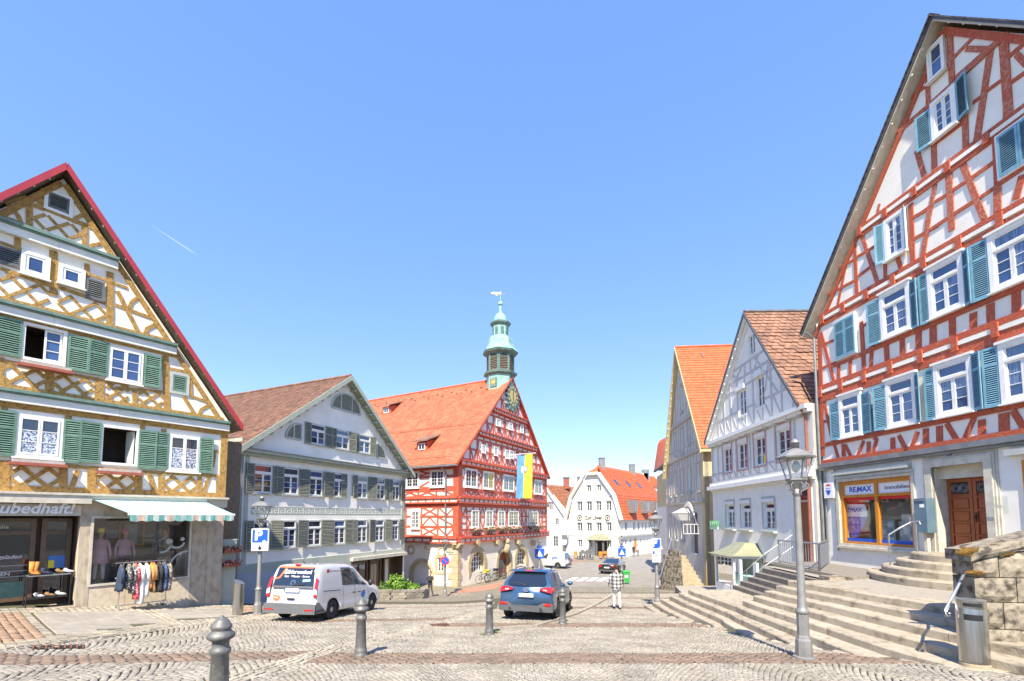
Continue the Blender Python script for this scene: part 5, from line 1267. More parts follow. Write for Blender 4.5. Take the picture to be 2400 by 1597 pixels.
for a,b,z0,z1,hg,sw in((-.60,-1.02,2.95,4.42,'l',.1),(-2.0,-2.42,2.95,4.42,'r',.12),(-2.55,-2.98,2.95,4.47,'l',.2),(-3.96,-4.28,2.93,4.5,'r',.5),(-4.29,-4.58,2.93,4.5,'l',.1),(-5.60,-5.92,2.93,4.55,'r',.35),(-5.90,-6.28,2.93,4.56,'l',.12),(-7.3,-7.7,2.95,4.5,'r',.1),(-7.78,-8.2,2.95,4.5,'l',.1),
    (-2.48,-2.95,5.96,7.48,'l',.18),(-4.0,-4.30,5.94,7.5,'r',.3),(-4.31,-4.58,5.94,7.5,'l',.1),(-5.56,-5.83,5.94,7.55,'r',.4),(-5.80,-6.22,5.94,7.58,'l',.12),(-7.25,-7.7,5.95,7.55,'r',.1),(-.98,-1.42,6.02,7.44,'l',0),(-1.43,-1.87,6.02,7.44,'r',0)):sh(a,b,z0,z1,hg,sw)
r=(-.94,-1.91,5.98,7.5);mb=MB();F.ring(mb,r[1],r[0],rel(r[2]),rel(r[3]),.04,0,.09);mb.build('shutter_frame','frame_white',HR)
cw(-3.26,-4.0,8.60,10.04,0,4,False);sh(-2.98,-3.26,8.62,10.0,'l',.5,nosplit=True);sh(-3.95,-4.12,8.65,10.05,'r',.7,nosplit=True)
cw(-5.0,-5.72,11.38,12.6,0,4,False);sh(-4.58,-5.0,11.38,12.5,'l',.2,nosplit=True);sh(-5.72,-6.1,11.4,12.62,'r',.3,nosplit=True)
sh(-6.60,-7.05,8.98,10.12,'l',0,nosplit=True);sh(-7.06,-7.5,8.98,10.12,'r',0,nosplit=True);mb=MB();F.ring(mb,-7.55,-6.55,rel(8.93),rel(10.17),.05,0,.09);mb.build('shutter_frame','frame_white',HR)
F.window((-5.5,-5.0,rel(13.28),rel(14.35)),1,2,trim=.07,o=.12,depth=.06,gm='glass_blue',sash=.05,name='gable_window')
# ground floor: cornice, estate agent's window, door
mb=MB();F.box(mb,UN,.02,zc-.13,zc+.03,0,.24);F.box(mb,UN,.02,zc-.22,zc-.131,0,.14);mb.build('shop_cornice','zinc',HR)
mb=MB();F.box(mb,SWR[0]-.12,SWR[1]+.12,SWR[2]-.1,SWR[2]-.02,-.02,.12);F.ring(mb,SWR[0]-.10,SWR[1]+.10,SWR[2]-.019,SWR[3]+.10,.10,-.02,.05);mb.build('stone_frame','soffit_light',HR)
mb=MB();F.ring(mb,*SWR,.12,-.16,-.04,.16,.14);um=F.uz(*R6(680,700))[0];zt_=F.uz(*R6(680,495))[1];F.box(mb,um-.06,um+.06,SWR[2]+.16,SWR[3]-.14,-.16,-.05);F.box(mb,SWR[0]+.12,SWR[1]-.12,zt_-.05,zt_+.05,-.16,-.045);ow=mb.build('shop_window','wood_orange',HR)
for a,b in((SWR[0]+.12,um-.06),(um+.06,SWR[1]-.12)):
    mb=MB();mb.quad(F.w(a,SWR[2]+.16,-.12),F.w(b,SWR[2]+.16,-.12),F.w(b,zt_-.05,-.12),F.w(a,zt_-.05,-.12));mb.build('pane','shop_glass',ow,fix=False)
    mb=MB();F.box(mb,a,b,zt_+.05,SWR[3]-.14,-.13,-.115);mb.build('sign_pane','white_print',ow)
    mb=MB();F.box(mb,a,b,zt_-.16,zt_-.05,-.119,-.115);mb.build('red_strip','red_print',ow);mb=MB();F.box(mb,a,b,SWR[2]+.16,SWR[2]+.28,-.119,-.115);mb.build('blue_strip','blue_print',ow)
c1,c2=(um+SWR[1])/2,(um+SWR[0])/2;zt2=(zt_+.05+SWR[3]-.14)/2
F.text('RE',c1+.27,zt2,.27,'blue_print',-.11,'lettering',ow,.006,sgn=-1,bold=.008);F.text('/',c1+.06,zt2,.27,'red_print',-.11,'lettering',ow,.006,sgn=-1,bold=.01);F.text('MAX',c1-.23,zt2,.27,'blue_print',-.11,'lettering',ow,.006,sgn=-1,bold=.008)
F.text('Immobilien',c2-.05,zt2,.2,'black',-.11,'lettering',ow,.006,sgn=-1)
mb=MB();d_=-1.9;a_,b_,c_,e_=SWR
for Q in([(a_,c_,-.56),(b_,c_,-.56),(b_,c_,d_),(a_,c_,d_)],[(a_,c_,d_),(b_,c_,d_),(b_,e_,d_),(a_,e_,d_)],[(a_,c_,d_),(a_,e_,d_),(a_,e_,-.56),(a_,c_,-.56)],[(b_,c_,d_),(b_,e_,d_),(b_,e_,-.56),(b_,c_,-.56)],[(a_,e_,-.56),(b_,e_,-.56),(b_,e_,d_),(a_,e_,d_)]):mb.quad(*[F.w(*q)for q in Q])
mb.build('display_space','shop_inside',ow,fix=False)
for k,(u,o_,w_,h_)in enumerate(((-1.75,-.9,.55,.95),(-2.35,-1.0,.5,.9),(-2.75,-.7,.5,1.15),(-3.2,-1.1,.45,.95))):
    T=thing('display_board',('small','wide','tall','rear')[k]+' pale notice board standing inside the estate agent window','display',F.w(u,c_+.004,o_),'boards in the estate agent window')
    mb=MB();F.box(mb,u-w_/2,u+w_/2,c_+.004,c_+h_,o_-.03,o_);mb.build('board','aw_white',T)
    for i in range(3):
        for j in range(2):mb=MB();F.box(mb,u-w_/2+.05+j*w_*.48,u-.03+j*w_*.48,c_+.12+i*h_*.3,c_+.12+h_*.22+i*h_*.3,o_+.001,o_+.006);mb.build('notice','grey_wall' if(i+j)%2 else 'white_print',T)
F.text('VERKAUFT',-2.78,rel(.32),.06,'red_print',-.16,'hanging_sign_text',ow,.004,sgn=-1)
# balloon-shaped display with the agent's name
BL=thing('balloon_display','red, white and blue hot-air-balloon panel inside the estate agent window','display',F.w(-1.25,c_+.3,-.3))
bc=F.uz(*R6(450,690),-.28)
def bal(P,m,nm,o=-.30):mb=MB();F.poly(mb,[(bc[0]+x*.62,bc[1]+y*.62)for x,y in P],o,o+.02);mb.build(nm,m,BL)
arcp=lambda t0,t1,n=10:[(.95*math.cos(t),.95*math.sin(t))for t in np.linspace(t0,t1,n)]
bal(arcp(R(35),R(145)),'red_print','balloon_top');bal(arcp(R(-12),R(35),6)+arcp(R(145),R(192),6),'white_print','balloon_middle');bal([(.93,-.2),(-.93,-.2),(-.75,-.6),(-.1,-1.5),(.1,-1.5),(.75,-.6)],'blue_print','balloon_base')
F.text('RE/MAX',bc[0],bc[1]+.12,.21,'blue_print',-.275,'lettering',BL,.004,sgn=-1,bold=.006)
# door
mb=MB()
for i,(g_,o_)in enumerate(((.0,.03),(.10,.07),(.20,.10))):
    F.ring(mb,DR[0]-.30+g_*.5,DR[1]+.30-g_*.5,zg,DR[3]+.30-g_*.5,.30-g_*.5,-.02,o_,.0)
mb.build('door_surround','soffit_light',HR)
mb=MB();F.box(mb,DR[0],DR[1],zg,rel(1.14),-.52,-.44);dr=mb.build('double_door','door_wood',HR);md=(DR[0]+DR[1])/2
mb=MB();F.box(mb,DR[0],DR[1],rel(1.14),DR[3],-.5,-.2);mb.build('door_head','soffit_light',dr)
for a,b in((DR[0]+.03,md-.01),(md+.01,DR[1]-.03)):
    mb=MB();F.ring(mb,a,b,rel(-1.0),rel(1.12),.09,-.44,-.40);dl=mb.build('door_leaf','door_wood',dr)
    for i in range(4):
        z0=rel(-.85)+i*.37;mb=MB();F.box(mb,a+.13,b-.13,z0,z0+.27,-.44,-.415);mb.build('door_panel','door_wood',dl);mb=MB();F.box(mb,a+.09,b-.09,z0+.29,z0+.34,-.44,-.405);mb.build('door_rail','door_wood',dl)
    mb=MB();F.box(mb,a+.12,b-.12,rel(.68),rel(1.02),-.44,-.425);gr=mb.build('grille_panel','black',dl);mb=MB()
    for i in range(2):
        cu=a+.12+(b-a-.24)*(i+.5)/2
        for rr_ in(.12,.07):mb.tube([F.w(cu+rr_*math.cos(t),rel(.85)+rr_*math.sin(t),-.415)for t in np.linspace(0,6.283,13)],.012,4)
    mb.build('scrollwork','zinc',gr)
mb=MB();mb.ball(F.w(md-.06,rel(.0),-.36),.035);mb.tube([F.w(md-.06,rel(.12),-.39),F.w(md-.06,rel(-.15),-.39)],.02);mb.build('handle','black',dr)
mb=MB();F.box(mb,-4.86,-4.74,rel(1.80),rel(1.90),0,.02);np_=mb.build('house_number','blue_print',HR);F.text('22',-4.80,rel(1.85),.09,'white_print',.024,'lettering',np_,.004,sgn=-1)
# second shop window at the edge of the picture
mb=MB();F.ring(mb,*W2R,.14,-.2,.04);F.box(mb,-7.7,-7.56,W2R[2],W2R[3],-.2,.03);w2=mb.build('shop_window','wood_orange',HR);mb=MB();mb.quad(*[F.w(u,z,-.15)for u,z in R4p(W2R)]);mb.build('pane','glass_dark',w2,fix=False)
# roller-shutter case above the window, its crank, the round steps
mb=MB();F.box(mb,SWR[0]-.05,SWR[1]+.15,rel(1.58),rel(1.72),.0,.18);F.box(mb,SWR[0]-.1,SWR[1]+.12,rel(1.44),rel(1.53),0,.09);mb.build('blind_case','frame_grey',HR)
mb=MB();F.box(mb,-8.7,-6.3,rel(1.58),rel(1.74),0,.2);mb.build('blind_case','frame_grey',HR)
mb=MB();mb.tube([F.w(.05,top(0)-.2,.45),F.w(.05,top(0)-.45,.1),F.w(.05,zg+.3,.09)],.05,8);mb.build('downpipe','zinc',HR)
for u in(-.12,-.62):mb=MB();mb.tube([F.w(u,zc-.2,.06),F.w(u,zg+1.0,.06)],.028,6);mb.build('wall_pipe','zinc',HR)
# mailbox
MBX=thing('mailbox','blue-grey letter box on a post beside the wooden double door','mailbox',F.w(-3.92,TERR,.35))
r=F.rect(R7,(152,622),(330,1042),.3);mb=MB();F.box(mb,r[0],r[1],r[2],r[3],.12,.42);bxm=mb.build('box','iron_blue' if 'iron_blue' in M else mat('iron_blue',(.10,.17,.22),(.13,.20,.25),3,.45),MBX)
mb=MB();F.box(mb,r[0]+.05,r[1]-.05,r[3]-.08,r[3]-.05,.421,.44);mb.build('flap','zinc',bxm);mb=MB();F.box(mb,r[0]+.06,r[0]+.2,r[3]-.28,r[3]-.18,.421,.425);mb.build('name_label','white_print',bxm);mb=MB();F.box(mb,(r[0]+r[1])/2-.05,(r[0]+r[1])/2+.05,TERR,r[2],.2,.3);mb.build('post','soffit_light',MBX)
INF=thing('leaflet_box','clear leaflet box fixed to the wall right of the wooden door','leaflet box',F.w(-6.3,rel(.0),.1));r=F.rect(R7,(1135,590),(1285,810));mb=MB();F.box(mb,r[0],r[1],r[2],r[3],.01,.16);mb.build('box','lamp_glass',INF);mb=MB();F.box(mb,r[0]+.02,r[1]-.02,r[2]+.15,r[2]+.24,.17,.175);mb.build('label_strip','soffit_light',INF)
SG=thing('projecting_sign','white estate agent sign with a balloon emblem on the house corner','sign',F.w(-.3,rel(.8),.1))
r=F.rect(R6,(140,370),(243,525),.12);mb=MB();F.box(mb,r[0],r[1],r[2],r[3],.08,.14);mb.build('panel','white_print',SG);uc,zc_=(r[0]+r[1])/2,(r[2]+r[3])/2;q=(r[3]-r[2])/2
mb=MB();F.poly(mb,[(uc+.30*q*1.6*math.cos(t),zc_+q*.35+.45*q*math.sin(t))for t in np.linspace(0.5,math.pi-.5,9)],.14,.145);mb.build('emblem_red','red_print',SG);mb=MB();F.poly(mb,[(uc+.44*q,zc_),(uc-.44*q,zc_),(uc-.1*q,zc_-.6*q),(uc+.1*q,zc_-.6*q)],.14,.145);mb.build('emblem_blue','blue_print',SG)
F.text('RE/MAX',uc,zc_+.25*q,.1*q*2,'blue_print',.146,'lettering',SG,.003,sgn=-1)
# round door steps, each a stone slab
ST=thing('round_steps','four rounded stone steps in front of the wooden double door','steps',F.w(-5.0,TERR,.5))
for k in range(4):
    r_=1.15+.36*k;zt_k=rel(-1.05)-.205*k;P=[F.w(-5.0+r_*math.cos(t),zt_k,max(0.02,r_*.95*math.sin(t)))for t in np.linspace(0,math.pi,25)]
    P2=[F.w(-5.0+(r_+.03)*math.cos(t),zt_k-.04,max(0.02,(r_+.03)*.95*math.sin(t)))for t in np.linspace(0,math.pi,25)];P3=[Vector((p.x,p.y,TERR-.05))for p in P]
    mb=MB();mb.add(P+P2+P3,[tuple(range(25))]+[(i,i+1,26+i,25+i)for i in range(24)]+[(25+i,26+i,51+i,50+i)for i in range(24)]);mb.build('step_stone','stone_step',ST)
HRL=thing('handrail','short curved steel handrail on the round door steps','handrail',F.w(-4.3,rel(-1.05),.9))
pa=[F.w(-4.0,rel(-.55),1.3),F.w(-4.15,rel(-.35),1.1),F.w(-4.3,rel(-.16),.85),F.w(-4.5,rel(-.13),.78),F.w(-4.52,rel(-.22),.78)]
mb=MB();mb.tube(pa,.028,8);mb.build('rail','galv',HRL);mb=MB();mb.tube([F.w(-4.4,rel(-1.05),.8),F.w(-4.4,rel(-.14),.8)],.025,8);mb.build('post','galv',HRL);mb=MB();mb.tube([F.w(-4.0,rel(-1.46),1.3),F.w(-4.0,rel(-.55),1.3)],.025,8);mb.build('post','galv',HRL)
# ================================================================== white half-timbered house with scalloped roof tiles
Z7=zoom(1500,700,3.7326);Z8=zoom(1500,1050,3.646)
FW=Facade(1897,1100,18.5,1225);F=FW
HW=thing('white_house','white half-timbered gabled house with pale grey beams and brown scalloped roof','house',F.w(5,rel(-3.5),-2));F.root=HW
apex=F.uz(*Z7(908,130),.3);eR_,eL_=(F.uz(*Z7(1380,890),.3)),(F.uz(*Z7(565,1270),.3));ze=(eR_[1]+eL_[1])/2-.05;UEN=9.55
zc,zl,zg=rel(4.42),rel(1.74),rel(-4.6)
slR,slL=(apex[1]-ze)/(apex[0]-eR_[0]),(apex[1]-ze)/(eL_[0]-apex[0])
gw=[F.rect(Z8,a,b)for a,b in(((735,472),(808,690)),((862,462),(948,695)),((1050,432),(1155,692)))]
uw=[F.rect(Z7,a,b)for a,b in(((725,1285),(808,1525)),((850,1230),(945,1500)),((995,1180),(1105,1470)),((1190,1110),(1325,1410)))]
gz0,gz1=rel(-.64),rel(.85);uz0,uz1=rel(2.55),rel(4.2)
ggw=[F.rect(Z7,a,b)for a,b in(((860,815),(932,1010)),((1015,695),(1092,935)))];gt=F.rect(Z7,(945,330),(1008,475))
dW=(-.02,1.0,rel(-2.0),rel(.66))
holes=[R4p((r[0],r[1],gz0,gz1))for r in gw]+[R4p((r[0],r[1],uz0,uz1))for r in uw]+[R4p(dW)]
F.wall('front_wall',[(-.35,zg),(UEN,zg),(UEN,zc+.2),(-.35,zc+.2)],holes,.22,'plaster_white')
F.wall('gable_wall',[(apex[0]-(apex[1]-.2-zc-.2)/slR,zc+.2),(apex[0]+(apex[1]-.2-zc-.2)/slL,zc+.2),(apex[0],apex[1]-.2)],[R4p(r)for r in ggw+[gt]],.2,'plaster_white')
mb=MB();mb.quad(F.w(UEN,zg,0),F.w(UEN,zc+.2,0),F.w(UEN,zc+.2,-12),F.w(UEN,zg,-12));mb.build('side_wall','plaster_white',HW,fix=False);mb=MB();mb.quad(F.w(-.35,zg,0),F.w(-.35,zc+.2,0),F.w(-.35,zc+.2,-12),F.w(-.35,zg,-12));mb.build('side_wall','plaster_white',HW,fix=False)
roof,ends=gable_roof(F,HW,apex,(eL_[0],ze),.3,12,.14,'tile_brown','slate','frame_white',.16,edge_name='verge',uleft=eR_[0],zleft=ze)
tile_slope(F.w(eR_[0],ze+.0,.32),F.w(eR_[0],ze,-12),F.w(apex[0],apex[1]+.02,-12),F.w(apex[0],apex[1]+.02,.32),.30,.27,M['tile_scallop'],roof,scallop=True,limit=290,thick=.03,lift=.045,jit=.012)
mb=MB()
for k in range(34):p=F.w(apex[0],apex[1]+.06,.3-k*.36);mb.tube([p,p-F.n*.37],.12,6)
mb.build('ridge_tiles','tile_dark',roof,kind='stuff')
mb=MB();mb.tube([F.w(eR_[0]-.08,ze-.05,.35),F.w(eR_[0]-.08,ze-.05,-6)],.09,8);mb.tube([F.w(eR_[0]-.05,ze-.1,.3),F.w(-.05,ze-.5,.1),F.w(-.05,rel(-1.8),.1)],.055,8);mb.build('gutter','copper_pipe',roof)
mb=MB();F.box(mb,-.4,eL_[0]-.3,zc+.02,zc+.2,0,.34);F.box(mb,-.38,UEN+.1,zc-.12,zc+.019,0,.2);mb.build('eaves_cornice','frame_white',HW)
for k in range(11):u=.2+k*.9;mb=MB();F.box(mb,u,u+.14,zc-.22,zc-.121,0,.24);mb.build('bracket','soffit_light',HW)
mb=MB();F.box(mb,-.35,UEN+.12,zl-.1,zl+.12,0,.3);F.box(mb,-.35,UEN+.06,zl+.121,zl+.3,0,.14);F.box(mb,-.35,UEN+.02,zl-.2,zl-.101,0,.1);mb.build('storey_cornice','frame_white',HW)
GB='grey_beam'
F.holes=[(r[0]-.1,r[1]+.1,uz0-.1,uz1+.1)for r in uw]+[(r[0]-.06,r[1]+.06,r[2]-.06,r[3]+.06)for r in ggw+[gt]]
for z in(zl+.36,zl+.85,uz1+.06):F.beam((-.3,z),(UEN,z),.12,GB,.02,'rail')
for i in range(13):
    u=.1+i*.77;F.beam((u,zl+.3),(u,zc-.1),.13,GB,.022,'post')
    F.beam((u+.12,zl+.42),(u+(.55 if i%2 else .3),zl+.8),.09,GB,.018,'brace')
top=lambda u:apex[1]-.25-(slR*(apex[0]-u)if u<apex[0]else slL*(u-apex[0]))
zr=[zc+.25,zc+1.3,zc+2.55,F.uz(*Z7(800,750))[1],F.uz(*Z7(990,520))[1]]
for z in zr:
    a=apex[0]-(apex[1]-.3-z)/slR;b=apex[0]+(apex[1]-.3-z)/slL;F.beam((a,z),(b,z),.13,GB,.02,'rail')
for i in range(11):
    u=.9+i*.83
    if top(u)>zc+.6:F.beam((u,zc+.2),(u,min(top(u),zr[3])),.13,GB,.022,'post')
    if top(u)>zr[1]and top(u+.8)>zr[1]:F.beam((u+.1,zr[0]),(u+.7,zr[1]),.1,GB,.018,'brace')
for a,b in(((2.0,zr[1]),(3.0,zr[2])),((2.2,zr[2]),(1.4,zr[1])),((3.2,zr[1]),(2.7,zr[3])),((3.4,zr[3]),(4.0,zr[4])),((4.0,zr[3]),(3.6,zr[4])),((5.2,zr[4]),(6.2,zr[3])),((6.4,zr[4]-.2),(5.6,zr[3])),((4.4,zr[3]),(4.4,zr[4])),((5.0,zr[3]),(5.0,zr[4]))):F.beam(a,b,.12,GB,.02,'brace')
for sg,e in((-1,(eR_[0],ze)),(1,(eL_[0],ze))):
    F.beam((apex[0],apex[1]-.3),(e[0]-sg*.3,ze+.05),.16,'frame_white',.1,'rafter')
bulbs(F,HW,(apex[0]+.3,apex[1]-.5),(eL_[0]-.3,ze),14,.25)
for r in ggw+[gt]:F.window(r,2,3,depth=-.1,o=-.03,trim=.06,gm='glass_dark',sash=.05,trim_m='frame_white')
for r in ggw:mb=MB();F.box(mb,r[0]-.08,r[1]+.08,r[3]-.02,r[3]+.2,0,.16);mb.build('blind_box','frame_white',HW)
for r in uw:
    F.window((r[0],r[1],uz0,uz1-.22),2,3,depth=-.12,o=-.05,trim=.05,gm='glass_dark',sash=.055);mb=MB();F.ring(mb,r[0]-.09,r[1]+.09,uz0-.09,uz1+.09,.085,0,.035);mb.build('pink_surround','pink_trim' if 'pink_trim' in M else mat('pink_trim',(.55,.34,.31),(.47,.28,.26),4,.7),HW)
    mb=MB();F.box(mb,r[0],r[1],uz1-.22,uz1,-.15,.02);mb.build('blind_box','frame_white',HW)
for r in gw:
    F.window((r[0],r[1],gz0,gz1-.14),2,3,depth=-.14,o=-.06,trim=.06,top=.24,gm='glass_dark',sash=.06);mb=MB();F.box(mb,r[0]-.02,r[1]+.02,gz1-.14,gz1+.03,-.15,.06);mb.build('blind_box','frame_white',HW);mb=MB();F.box(mb,r[0]-.2,r[1]+.15,gz0-.12,gz0-.03,-.02,.2);mb.build('window_sill','frame_grey',HW);mb=MB();F.ring(mb,r[0]-.12,r[1]+.12,gz0-.029,gz1+.14,.1,0,.02);mb.build('painted_surround','frame_grey',HW)
mb=MB();F.ring(mb,dW[0]-.1,dW[1]+.12,dW[2],dW[3]+.55,.1,-.02,.05,.0);mb.build('door_frame','frame_grey',HW);mb=MB();F.box(mb,dW[0],dW[1],dW[2],rel(.62),-.2,-.14);dd=mb.build('door','door_wood',HW)
for i in range(5):mb=MB();F.box(mb,dW[0]+.12,dW[1]-.12,rel(-1.7)+i*.45,rel(-1.36)+i*.45,-.14,-.12);mb.build('door_panel','door_wood',dd)
mb=MB();F.box(mb,dW[0]+.02,dW[1]-.02,rel(.70),rel(1.1),.0,.03);mb.build('transom','glass_dark',HW)
# shop bay with tent-shaped metal roof
BAY=thing('shop_bay','glazed shop bay with a curved olive metal roof on the white house','shop bay',F.w(6.8,rel(-4.1),.6));o1=1.45
b0,z1=F.uz(*Z8(1075,865),o1*.9)[0],rel(-2.02);b1=F.uz(*Z8(640,870),o1)[0];bz=rel(-4.35)
b0=max(b0,3.9);zr0=rel(-1.42)
mb=MB();n=7
prof=[(t,z1+.1+(zr0-z1)*(t**1.6))for t in np.linspace(0,1,n)]
rings=[[F.w(b1+.28-t*.75,z,o1+.28-t*1.1),F.w(b0-.28+t*.75,z,o1+.28-t*1.1),F.w(b0-.28+t*.75,z,0),F.w(b1+.28-t*.75,z,0)]for t,z in prof]
mat('olive_metal',(.30,.30,.19),(.24,.245,.16),3,.5,.1,10);mb.loft(rings,True);mb.build('bay_roof','olive_metal',BAY)
mb=MB();
F.box(mb,b0-.15,b1+.15,z1-.02,z1+.1,0,o1+.15);F.box(mb,b0,b1,bz,rel(-3.42),0,o1);
um_=F.uz(*Z8(845,1000),o1)[0]
for u0,u1 in((b1-.1,b1),(um_-.12,um_+.06),(b0,b0+.12),(F.uz(*Z8(975,1000),o1)[0]-.2,F.uz(*Z8(965,1000),o1)[0])):F.box(mb,u0,u1,rel(-3.419),z1-.021,o1-.1,o1)
mb.build('bay_frame','frame_white',BAY)
mb=MB();mb.quad(F.w(b0+.1,rel(-3.42),o1-.05),F.w(b1-.1,rel(-3.42),o1-.05),F.w(b1-.1,z1,o1-.05),F.w(b0+.1,z1,o1-.05));mb.quad(F.w(b1-.04,rel(-3.42),0),F.w(b1-.04,rel(-3.42),o1-.1),F.w(b1-.04,z1,o1-.1),F.w(b1-.04,z1,0));mb.build('pane','shop_glass',BAY,fix=False)
mb=MB();mb.quad(F.w(b0,rel(-3.4),.05),F.w(b1,rel(-3.4),.05),F.w(b1,z1,.05),F.w(b0,z1,.05));mb.build('curtain','glass_curtain_pale' if 'glass_curtain_pale' in M else mat('glass_curtain_pale',(.30,.36,.33),(.48,.54,.50),9,.8,stretch=(1,1,.08)),BAY,fix=False)
mb=MB();F.box(mb,um_+.4,b1-.5,rel(-3.419),rel(-2.9),.4,.9);mb.build('display_case','aw_teal',BAY)
GS_=thing('green_sign','small bright green shop sign on the corner of the beige house','sign',F.w(9.8,rel(-.8),.8))
sg0=FW.O+FW.d*(UEN+.55)+FW.n*.2;u,z=F.uz(*Z8(635,672),.6);mb=MB();F.box(mb,u-.55,u+.55,z+.02,z+.34,.6,.64);mb.build('panel','green_print',GS_);F.text('LVM',u,z+.17,.36,'frame_white',.65,'lettering',GS_,.008,sgn=-1,squash=1.4);mb=MB();F.box(mb,u-.55,u+.55,z-.16,z+.0,.6,.63);mb.build('lower_panel','white_print',GS_);F.text('Versicherung',u,z-.08,.15,'green_print',.635,'lettering',GS_,.004,sgn=-1)
# ================================================================== beige house with orange roof
FB=Facade(1650,1100,30,1300);F=FB
HB=thing('beige_house','beige timbered gabled house with a bright orange tile roof','house',F.w(5,rel(-4.8),-2));F.root=HB
apex=F.uz(*Z7(305,435),.35);eR_=F.uz(*Z7(530,1315),.35);eL_=F.uz(*Z7(200,1560),.35);UB=10.5;zg=rel(-5.6)
zl=[rel(1.1),rel(4.64),rel(7.38)]
slR=(apex[1]-eR_[1])/(apex[0]-eR_[0]);slL=(apex[1]-eL_[1])/(eL_[0]-apex[0])
bw_=[F.rect(Z8,a,b)for a,b in(((250,235),(271,430)),((292,212),(317,415)),((345,188),(374,395)),((405,155),(442,380)),((480,95),(514,335)))]
bg_=[F.rect(Z8,a,b)for a,b in(((248,580),(273,780)),((295,572),(324,785)),((350,560),(382,790)))]
bt_=[F.rect(Z7,a,b)for a,b in(((350,770),(377,985)),((299,1190),(322,1390)),((355,1140),(380,1355)),((418,1060),(443,1270)))]
med=lambda L_,i:sorted(r[i]for r in L_)[len(L_)//2]
bw_=[(r[0],r[1],med(bw_,2),med(bw_,3))for r in bw_];bg_=[(r[0],r[1],med(bg_,2),med(bg_,3))for r in bg_]
bdoor=(F.uz(*Z8(500,900))[0],F.uz(*Z8(440,900))[0],rel(-2.6),rel(.3))
za=eR_[1]
out=[(0,zg),(UB,zg),(UB,zl[0]+2.3),(apex[0]+(apex[1]-.3-zl[0]-2.3)/slL,zl[0]+2.3),(apex[0],apex[1]-.3),(apex[0]-(apex[1]-.3-za)/slR,za),(0,za)]
F.wall('front_wall',out,[R4p(r)for r in bw_+bg_+bt_+[bdoor]],.3,'beige_panel','plaster_white')
mb=MB();mb.quad(F.w(0,zg,0),F.w(0,za,0),F.w(0,za,-12),F.w(0,zg,-12));mb.build('side_wall','yellow_wall' if 'yellow_wall' in M else mat('yellow_wall',(.66,.53,.28),(.58,.46,.25),1.5,.85,.1,30),HB,fix=False)
mb=MB();F.box(mb,-.02,.55,zg,zl[0]-.15,-.02,.04);F.box(mb,-.02,.4,zl[0]+.1,za,-.02,.05);mb.build('corner_strip','yellow_wall',HB)
for r in bw_+bg_+bt_:
    F.window(r,1,3,depth=-.2,o=-.14,trim=.05,gm='glass_dark',sash=.05,sill=False,panes=False);mb=MB();F.box(mb,r[0]-.08,r[1]+.08,r[2]-.12,r[2]-.01,-.02,.12);mb.build('window_sill','frame_grey',HB);mb=MB();F.ring(mb,r[0]-.1,r[1]+.1,r[2],r[3]+.12,.095,0,.03);mb.build('window_surround','beige_beam',HB)
F.holes=[(r[0]-.11,r[1]+.11,r[2]-.13,r[3]+.13)for r in bw_+bg_+bt_]
for z in zl:
    b=min(UB,apex[0]+(apex[1]-.35-z)/slL);a=max(0,apex[0]-(apex[1]-.35-z)/slR);mb=MB();F.box(mb,a,b,z-.14,z+.1,0,.14);mb.build('storey_band','beige_beam',HB)
for i in range(14):
    u=.7+i*.74
    for z0,z1 in((zl[0]+.1,zl[1]-.14),(zl[1]+.1,zl[2]-.14),(zl[2]+.1,99)):
        tp=min(z1,apex[1]-.35-(slR*(apex[0]-u)if u<apex[0]else slL*(u-apex[0])))
        if tp-z0>.4:F.beam((u,z0),(u,tp),.12,'beige_beam',.02,'post')
for z in(zl[0]+.75,zl[1]+.7):F.beam((.3,z),(UB-.2 if z<zl[1]else UB-1.2,z),.09,'beige_beam',.018,'rail')
roof,ends=gable_roof(F,HB,apex,eL_,.35,14,.18,'tile_orange2','yellow_wall','yellow_wall',.3,uleft=eR_[0],zleft=za)
tile_slope(F.w(eR_[0],za+.02,.35),F.w(eR_[0],za+.02,-14),F.w(apex[0],apex[1]+.02,-14),F.w(apex[0],apex[1]+.02,.35),.26,.27,M['tile_orange2'],roof,thick=.03,lift=.03)
mb=MB()
for k in range(38):p=F.w(apex[0],apex[1]+.06,.3-k*.36);mb.tube([p,p-F.n*.37],.12,6)
mb.build('ridge_tiles','tile_orange2',roof,kind='stuff')
bulbs(F,HB,(apex[0]+.2,apex[1]-.5),(eL_[0]-.2,eL_[1]+.2),16,.3,r=.05)
onB=lambda t,o:F.w(eR_[0]+(apex[0]-eR_[0])*t,za+(apex[1]-za)*t+.08,o)
for t,o_ in((.88,-1.5),(.88,-4.5),(.88,-8),(.55,-2.8),(.55,-4.6),(.28,-2.6)):
    p=onB(t,o_);mb=MB();mb.box(p+Vector((0,0,.12)),(.06,.3,.3));mb.build('snow_hook','galv',roof)
# dormer with timber cheek on the tiled slope
P=onB(.58,-6.2);e=-FB.d;a_=FB.n;up=Vector((0,0,1));mb=MB();hq=1.5
f=[P+a_*1.1,P-a_*1.1,P-a_*1.1+up*hq,P+a_*1.1+up*hq];mb.quad(*f);mb.quad(f[0],f[3],f[3]-e*3+up*.6);mb.quad(f[1],f[2],f[2]-e*3+up*.6);D=mb.build('dormer','soffit',roof,fix=False)
tp=[P+a_*1.5+up*hq+e*.6,P-a_*1.5+up*hq+e*.6,P-a_*1.5+up*(hq+1.5)-e*3,P+a_*1.5+up*(hq+1.5)-e*3];mb=MB();mb.hexa(tp,[p+up*.15 for p in tp]);mb.build('dormer_roof','tile_orange2',D)
